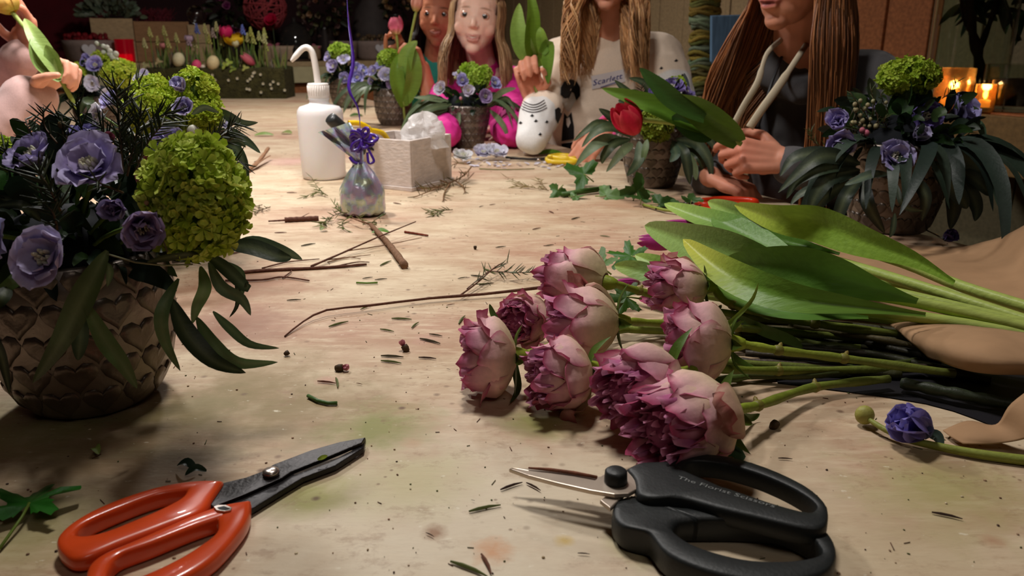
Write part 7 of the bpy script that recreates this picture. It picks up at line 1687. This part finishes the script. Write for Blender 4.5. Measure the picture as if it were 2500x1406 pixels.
Yb = Yv(1800, 1.02); q = [(1737, 38), (1862, 34), (1880, 60), (1880, 150), (1850, 170), (1765, 166), (1744, 160), (1736, 150)]
BLU = mat('weathered_blue_paint', C(100, 132, 162), .65, var=.35, vscale=10, bump=.3, bscale=40, stretch=(10, 10, 1.2))
bc_ = empty('blue_chair', V(D(1800, 170, Yb).x, D(1800, 170, Yb).y, 0), 'weathered blue painted chair back beside the green garland', 'chair'); mb = MB()
mb.prism([D(x, y, Yb) for x, y in q], .022, down=(0, 1, 0), bev=.004); mb.build('backrest', BLU, bc_, smooth=False)
for x in (1755, 1862):
    p = D(x, 160, Yb) + V(0, .012, 0); mb = MB(); mb.tube([p, V(p.x, p.y, 0)], .016, 8); mb.build('leg', WOODD, bc_)
p = D(1808, 200, Yb); mb = MB(); mb.box(V(p.x, p.y + .2, .46), (.20, .38, .03), bev=.006); mb.build('seat', BLU, bc_, smooth=False)
for x in (-.08, .08): mb = MB(); mb.tube([V(p.x + x, p.y + .36, .45), V(p.x + x, p.y + .36, 0)], .016, 8); mb.build('leg', WOODD, bc_)
# ------------------------------------------------------------------ twigs, sprigs and scraps on the table
def twig(label, specs, name='twig', cat='twig', m=TWIG, group=None):
    mb = MB()
    for pts, r0, r1, c in specs:
        path = bez([P(*q) if len(q) == 3 else P(q[0], q[1], .002) for q in pts], 16); n = len(path); mb.tube(path, [lerp(r0, r1, i / (n - 1)) * (1 + .10 * math.sin(i * 2.3)) for i in range(n)], 7, c)
    return tag(mb.build(name, m), label, cat, group)
TB, TB2 = C(96, 62, 50), C(124, 92, 70)
twig('long thin brown twig bent at its left end, pointing at the roses', [([(695, 821, .001), (740, 785, .004), (797, 757, .007), (900, 746, .006), (1050, 728, .005), (1180, 718, .005), (1320, 702, .008)], .0008, .0019, TB), ([(1122, 722, .005), (1165, 690, .008), (1205, 655, .012), (1230, 640, .014)], .0011, .0007, TB)])
mb = MB(); sprig(mb, pp((1140, 705, .006), (1190, 665, .010), (1240, 640, .012)), .018, 14, C(82, 88, 50), TB, 1, r=.0007); sprig(mb, pp((1200, 662, .012), (1260, 665, .010), (1315, 665, .008)), .016, 26, C(70, 80, 44), TB, 2, r=.0007); tag(mb.build('needle_sprig', LEAF), 'green needle sprig lying beside the long twig', 'sprig')
twig('stout brown stick lying in front of the gift bag', [([(905, 548, .006), (935, 580, .006), (960, 610, .006), (988, 648, .005)], .0035, .0052, TB2), ([(905, 548, .006), (880, 540, .012), (860, 532, .012)], .0016, .001, TB2)], 'stick', 'stick')
twig('tangle of thin forked twigs left of the stout stick', [([(560, 668), (650, 660), (760, 655), (840, 650), (895, 645)], .0026, .0016, TB), ([(760, 650, .004), (830, 620, .006), (920, 580, .012), (1015, 541, .018)], .0016, .0008, TB), ([(850, 612, .006), (930, 600, .006), (1030, 580, .005)], .0009, .0005, TB2), ([(550, 685), (640, 683), (690, 676), (755, 685)], .0014, .0009, TB), ([(690, 678), (708, 665), (712, 660)], .001, .0005, TB), ([(800, 640), (840, 630), (905, 622)], .001, .0005, TB2), ([(820, 650), (870, 640), (902, 640)], .001, .0006, TB), ([(790, 636), (850, 628), (880, 632)], .0009, .0005, TB2), ([(640, 655), (700, 640), (780, 632)], .0012, .0006, TB)])
twig('short thick dark stick near the wash bottle', [([(655, 540, .004), (690, 538, .004), (700, 537, .004)], .0012, .002, TB), ([(695, 537, .004), (735, 535, .004), (778, 533, .004)], .0042, .0042, TB), ([(730, 533, .005), (755, 520, .008)], .0008, .0004, TB)], 'stick', 'stick')
twig('pale forked stick beside the pot behind, left of the bottle', [([(560, 440, .005), (600, 418, .006), (630, 395, .012), (655, 362, .03)], .005, .0042, C(150, 112, 84)), ([(622, 405, .01), (645, 388, .015), (660, 380, .018)], .002, .001, C(150, 112, 84))], 'stick', 'stick')
twig('dark red-brown sliver right of the stout stick', [([(988, 566), (1015, 570), (1045, 575)], .0018, .0014, C(112, 50, 34))], 'twig')
mb = MB()
for pts, n, q in ((((1150, 408, .012), (1130, 430, .01), (1090, 450, .006), (1010, 482, .003)), 30, 1), (((1095, 448, .006), (1050, 430, .012), (1015, 418, .02)), 16, 2), (((1110, 440, .008), (1130, 455, .004), (1135, 470, .003)), 10, 3), (((1085, 452, .006), (1045, 460, .006), (1010, 458, .006)), 16, 4), (((1140, 400, .012), (1120, 398, .01), (1105, 402, .008)), 6, 5), (((1100, 445, .006), (1085, 470, .003), (1082, 490, .003)), 8, 6)):
    sprig(mb, [P(*p) for p in pts], .022, n, C(104, 92, 56), C(128, 96, 68), q, r=.0018, nr=.0007)
tag(mb.build('dry_branchlet', TWIG), 'dry wiry branchlet right of the white box', 'branch')
for lb, sets, c in (('green sprig with a leafy tip in front of the wash bottle', (((800, 478, .004), (780, 462, .010), (760, 432, .018)), ((795, 474, .004), (770, 470, .006), (745, 480, .004))), C(110, 116, 60)),
                    ('feathery green sprig under the gift bag', (((870, 525, .004), (830, 520, .010), (785, 545, .006)), ((840, 518, .008), (815, 498, .016)), ((860, 524, .006), (835, 545, .004), (845, 562, .003)), ((870, 528, .005), (900, 545, .004), (925, 530, .008)), ((800, 530, .006), (790, 550, .003))), C(96, 110, 48)),
                    ('dry olive sprig between the gift bag and the fallen leaves', (((1105, 512, .003), (1075, 514, .005), (1045, 518, .003)), ((1075, 514, .005), (1060, 525, .003))), C(112, 112, 62)),
                    ('pale wispy sprig in the middle of the table', (((1340, 465, .003), (1290, 455, .004), (1235, 432, .004)), ((1300, 456, .004), (1250, 455, .003)), ((1335, 462, .003), (1310, 435, .008))), C(150, 132, 84)),
                    ('faded sprig behind the left snowball', (((600, 520, .004), (580, 500, .008), (590, 475, .01)), ((640, 500, .003), (600, 510, .004)), ((660, 505, .003), (620, 520, .003))), C(110, 100, 62))):
    mb = MB()
    for i, s in enumerate(sets): sprig(mb, [P(*p) for p in s], .020, 14, c, mixc(c, TB, .5), i + 7, r=.0009, nr=.0007, flatz=.5)
    tag(mb.build('needle_sprig', LEAF), lb, 'sprig')
mb = MB(); sprig(mb, [P(850, 205, 0) if False else P(1000, 335, .002), P(1100, 345, .004), P(1130, 352, .003)], .03, 26, C(128, 110, 70), C(120, 96, 66), 3, r=.0015); sprig(mb, pp((1010, 320, .004), (1040, 335, .006), (1090, 345, .004)), .03, 22, C(120, 116, 70), C(120, 96, 66), 4, r=.0015)
tag(mb.build('dry_branchlet', TWIG), 'dry grassy clippings in front of the silver pot', 'clippings')

# loose leaves
one_leaf('maple_leaf', 'bright green lobed leaf with its stalk at the lower left corner', P(72, 1228, .010), frame((.1, -.15, 1), (-.12, 1, .1)), .034, C(40, 104, 30), 5, 2, stem=1.05, droop=.12, cup=.22)
cu = empty('leaf_cutting', P(1420, 468), 'green stem cutting with curled lobed leaves in front of the middle-right pot', 'cutting')
mb = MB(); mb.tube(pp((1372, 475, .006), (1430, 466, .007), (1490, 458, .008)), [.005, .0055, .005], 8, C(62, 92, 36)); mb.build('stem', STEM, cu)
for i, (x, y, h, nr, fx, s, lo, c) in enumerate(((1425, 425, .028, (0, -.9, .4), (-.8, 0, .5), .05, 3, C(56, 94, 34)), (1362, 465, .012, (-.2, -.8, .5), (-.4, 0, -.8), .03, 3, C(66, 100, 42)), (1405, 478, .006, (0, -.4, .9), (.9, .1, 0), .026, 3, C(84, 116, 62)), (1480, 478, .006, (0, -.5, .9), (1, 0, 0), .040, 3, C(96, 128, 70)), (1552, 468, .016, (.2, -.9, .3), (.2, 0, 1), .042, 3, C(60, 96, 40)), (1570, 468, .008, (.2, -.6, .8), (.8, 0, .3), .034, 3, C(92, 122, 66)))):
    mb = MB(); p = P(x, y, h); lobed_leaf(mb, p, frame(nr, fx), s, c, lo, seed=i + 3, cup=.3, stem=.5); mb.build('leaf', LEAF, cu)
cu = empty('leaf_cutting', P(1640, 505), 'green cutting with dark leaves behind the tulip tips', 'cutting')
mb = MB(); mb.tube(pp((1570, 500, .004), (1620, 512, .006), (1680, 520, .006)), .0026, 8, C(140, 150, 60)); mb.build('stem', STEM, cu)
for i, (x, y, h, fx, s) in enumerate(((1610, 498, .008, (1, .2, .1), .032), (1650, 505, .006, (1, 0, -.1), .03), (1688, 488, .022, (.2, 0, 1), .026), (1565, 485, .014, (.1, 0, 1), .026))):
    mb = MB(); lobed_leaf(mb, P(x, y, h), frame((.1, -.6, .8), fx), s, C(54, 86, 36), 3, seed=i, cup=.3); mb.build('leaf', LEAF, cu)
for i, (x, y, s, c, lb) in enumerate(((930, 568, .014, C(90, 130, 40), 'small curled green leaf by the stout stick'), (790, 560, .012, C(110, 120, 60), 'small olive leaf under the feathery sprig'), (455, 1140, .0085, C(40, 62, 50), 'dark oval leaf snip above the orange handle'), (478, 1155, .0085, C(46, 68, 52), 'second dark leaf snip nearest the orange handle'), (235, 1103, .008, C(110, 126, 60), 'pale green leaf snip in the shadow of the near pot'), (645, 330, .030, C(130, 156, 80), 'green leaf scrap left of the wash bottle'), (610, 350, .028, C(110, 146, 66), 'green leaf scrap beside the forked stick'), (1080, 300, .03, C(120, 140, 80), 'pale leaf scrap below the silver pot'), (870, 283, .04, C(70, 96, 40), 'green leaf behind the marker pen'), (700, 325, .03, C(140, 150, 90), 'thin leaf curl left of the bottle top'), (1345, 375, .035, C(104, 150, 50), 'bright green leaf behind the yellow scissors'))):
    mb = MB(); p = P(x, y, .003); d = V(math.cos(i * 1.3), math.sin(i * 1.3) * .5, 0); leaf_ribbon(mb, [p - d * s, p + V(0, 0, .004), p + d * s], s * .8, c, nrm=(0, -.3, 1), fold=.4, n=8, nw=4); tag(mb.build('leaf_scrap', LEAF), lb, 'leaf')
mb = MB(); mb.tube(pp((752, 966, .002), (775, 978, .002), (800, 984, .002), (823, 984, .002)), .0016, 8, C(62, 92, 40)); tag(mb.build('stem_offcut', STEM), 'short curved green stem offcut in front of the roses', 'stem')
mb = MB(); mb.tube(pp((870, 690, .002), (895, 691, .002), (922, 690, .002)), .0012, 6, C(96, 128, 44)); tag(mb.build('stem_offcut', STEM), 'short straight green stem offcut below the long twig tangle', 'stem')
# fallen waxflower buds
for i, (x, y, d, lb) in enumerate(((828, 898, V(1, -.1, .15), 'fallen pink waxflower bud lying on its side'), (990, 850, V(-.5, .2, .8), 'fallen waxflower with a dark green cup near the twig'), (1890, 1038, V(.3, -.3, .8), 'dry brown bud right of the frontmost rose'), (700, 862, V(.6, .4, .3), 'tiny dark bud on a stalk beside the long leaf tip'), (1160, 604, V(0, 0, 1), 'small round brown bud in the middle of the table'))):
    p = P(x, y, .003); mb = MB(); d.normalize(); R = frame(d); dark = i in (2, 3, 4); s = .0035 if i < 3 else .0024
    mb.lathe([(0, -s * 1.2), (s * .7, -s), (s, 0), (s * .9, s * .9), (0, s)], 10, M=Matrix.Translation(p) @ R.to_4x4(), col=C(84, 66, 46) if not dark else C(76, 58, 42))
    if not dark:
        for k in range(5): petal_grid(mb, p + d * s * .7, R @ Matrix.Rotation(k * 1.2566, 3, 'Z') @ Matrix.Rotation(1.0, 3, 'X'), .0065, .006, C(196, 120, 136), C(214, 150, 160), C(160, 70, 90), nu=3, nv=3)
    tag(mb.build('fallen_bud', PETAL), lb, 'bud')
# white and lilac petals swept in front of the girl in peach
rng = random.Random(31)
for (x, y, d, c, lb) in ((1212, 378, .062, WHI, 'white crumpled blossom among the swept petals'), (1130, 385, .050, C(206, 206, 196), 'small white blossom at the left end of the swept petals'), (1180, 378, .056, C(190, 184, 210), 'pale lilac blossom between the two white ones')):
    root = empty('fallen_bloom', P(x, y), lb, 'flower'); delphinium(root, P(x, y, .012), (.1, -.4, .9), d, int(x), c, WHIE, n=7, cup=.35)
mb = MB()
for k in range(46):
    x, y = (rng.uniform(1130, 1280), rng.uniform(385, 408)) if k < 26 else (rng.uniform(1290, 1370), rng.uniform(396, 406)) if k < 38 else (rng.uniform(1120, 1390), rng.uniform(370, 412))
    petal_grid(mb, P(x, y, .002), frame((rng.uniform(-.2, .2), rng.uniform(-.2, .2), 1)) @ Matrix.Rotation(rng.uniform(0, 6), 3, 'Z'), rng.uniform(.008, .018), rng.uniform(.008, .014), varc(C(206, 200, 216), rng, .06), WHIE, WHI, nu=3, nv=3, rng=rng)
tag(mb.build('fallen_petals', PETAL), 'pale petals scattered in front of the person in peach', 'petals', kind='stuff')
twig('thin dark stem under the swept petals', [([(1235, 384), (1290, 388), (1335, 389)], .003, .003, C(40, 44, 30)), ([(1170, 412), (1230, 414), (1305, 412)], .0014, .001, C(110, 110, 60))], 'cut_stem', 'stem', STEM)

# single needles and slivers one can pick out, sharing one mesh per kind
def needle_mesh(c, name='needle'):
    mb = MB(); mb.tube([V(-.5, 0, 0), V(-.2, .02, .01), V(.15, .025, .01), V(.5, -.01, 0)], [.03, .055, .05, .02], 5, c); me = bpy.data.meshes.new(name); me.from_pydata(mb.v, [], mb.f); me.materials.append(STEM)
    ca = me.color_attributes.new('Col', 'FLOAT_COLOR', 'POINT'); ca.data.foreach_set('color', np.array(mb.c, dtype=np.float32).ravel()); return me
NM = [needle_mesh(C(92, 100, 52)), needle_mesh(C(70, 62, 40)), needle_mesh(C(104, 64, 48)), needle_mesh(C(60, 40, 32))]
ND = [(700, 733, 735, 731, 1), (803, 797, 850, 784, 0), (880, 755, 905, 746, 0), (956, 777, 1005, 779, 0), (928, 803, 962, 809, 0), (1005, 800, 1022, 786, 0), (1048, 815, 1080, 820, 1), (1025, 826, 1075, 838, 1), (930, 868, 985, 871, 1), (930, 880, 980, 886, 0), (1022, 872, 1065, 875, 3), (775, 930, 820, 935, 2), (820, 922, 825, 945, 0), (885, 680, 910, 676, 1), (915, 683, 945, 680, 1), (928, 648, 955, 636, 0), (1145, 1248, 1222, 1232, 0), (1222, 1195, 1275, 1177, 3), (1285, 1178, 1320, 1197, 3), (1200, 1236, 1222, 1231, 0), (2275, 1250, 2350, 1266, 3), (1100, 1370, 1190, 1406, 0), (1900, 1118, 1935, 1120, 3), (1175, 1352, 1200, 1400, 2), (1118, 680, 1140, 676, 1), (1205, 662, 1230, 667, 0), (1150, 672, 1185, 676, 1), (1170, 696, 1205, 690, 1), (1180, 655, 1210, 668, 0), (1330, 600, 1352, 597, 1), (1210, 604, 1235, 601, 1), (735, 600, 770, 594, 1), (670, 568, 700, 567, 2), (1465, 575, 1490, 578, 0), (1130, 400, 1150, 398, 1), (1170, 505, 1180, 502, 3), (1340, 515, 1352, 520, 2), (1090, 900, 1100, 902, 3), (1040, 1300, 1060, 1310, 3), (1150, 1220, 1160, 1222, 3), (1410, 1350, 1440, 1352, 3), (560, 620, 600, 612, 2), (700, 470, 725, 470, 2), (620, 395, 640, 390, 2), (960, 495, 980, 498, 2), (1195, 500, 1210, 498, 2), (870, 935, 885, 938, 2), (1745, 1072, 1790, 1060, 3), (1300, 560, 1320, 556, 2), (1395, 535, 1415, 530, 1), (1120, 790, 1135, 770, 0), (1090, 745, 1110, 742, 2)]
for (x0, y0, x1, y1, k) in ND:
    a, b_ = P(x0, y0, .0014), P(x1, y1, .0014); d = b_ - a; ob = link('fallen_needle', NM[k], (a + b_) / 2); L = d.length; ob.scale = (L, min(L, .022) , min(L, .022)); ob.rotation_euler = (0, 0, math.atan2(d.y, d.x))
    tag(ob, ('thin olive needle fallen on the tabletop', 'dull brown-green needle fallen on the tabletop', 'reddish brown sliver fallen on the tabletop', 'dark splinter fallen on the tabletop')[k], 'needle', ('olive needles', 'brown-green needles', 'reddish slivers', 'dark splinters')[k] + ' strewn on the table')
# crumbs too small to count
rng = random.Random(77); mb = MB()
for k in range(750):
    x, y = rng.uniform(0, 2500), 300 + 1100 * rng.random() ** 1.3; p = P(x, y, .0004)
    vv = TV.dot(V(p.x, p.y, 0) - TO)
    if vv > -.02 or vv < -1.38: continue
    s = rng.uniform(.0003, .0013) * (1.6 if y < 600 else 1); a = rng.uniform(0, 6.28)
    if rng.random() < .13: d = V(math.cos(a), math.sin(a), 0) * s * 3; mb.tube([p - d, p + d], .00032, 4, varc(rng.choice([C(84, 84, 46), C(100, 66, 48)]), rng, .3))
    else: mb.ell(p, (s, s * rng.uniform(.4, 1), s * .35), rot=Matrix.Rotation(a, 3, 'Z'), seg=6, rings=3, col=varc(rng.choice([C(70, 44, 34), C(110, 76, 56), C(150, 120, 90), C(206, 192, 160), C(90, 96, 50)]), rng, .2))
tag(mb.build('table_crumbs', STEM), 'fine crumbs and bark flecks littering the tabletop', 'crumbs', kind='stuff')
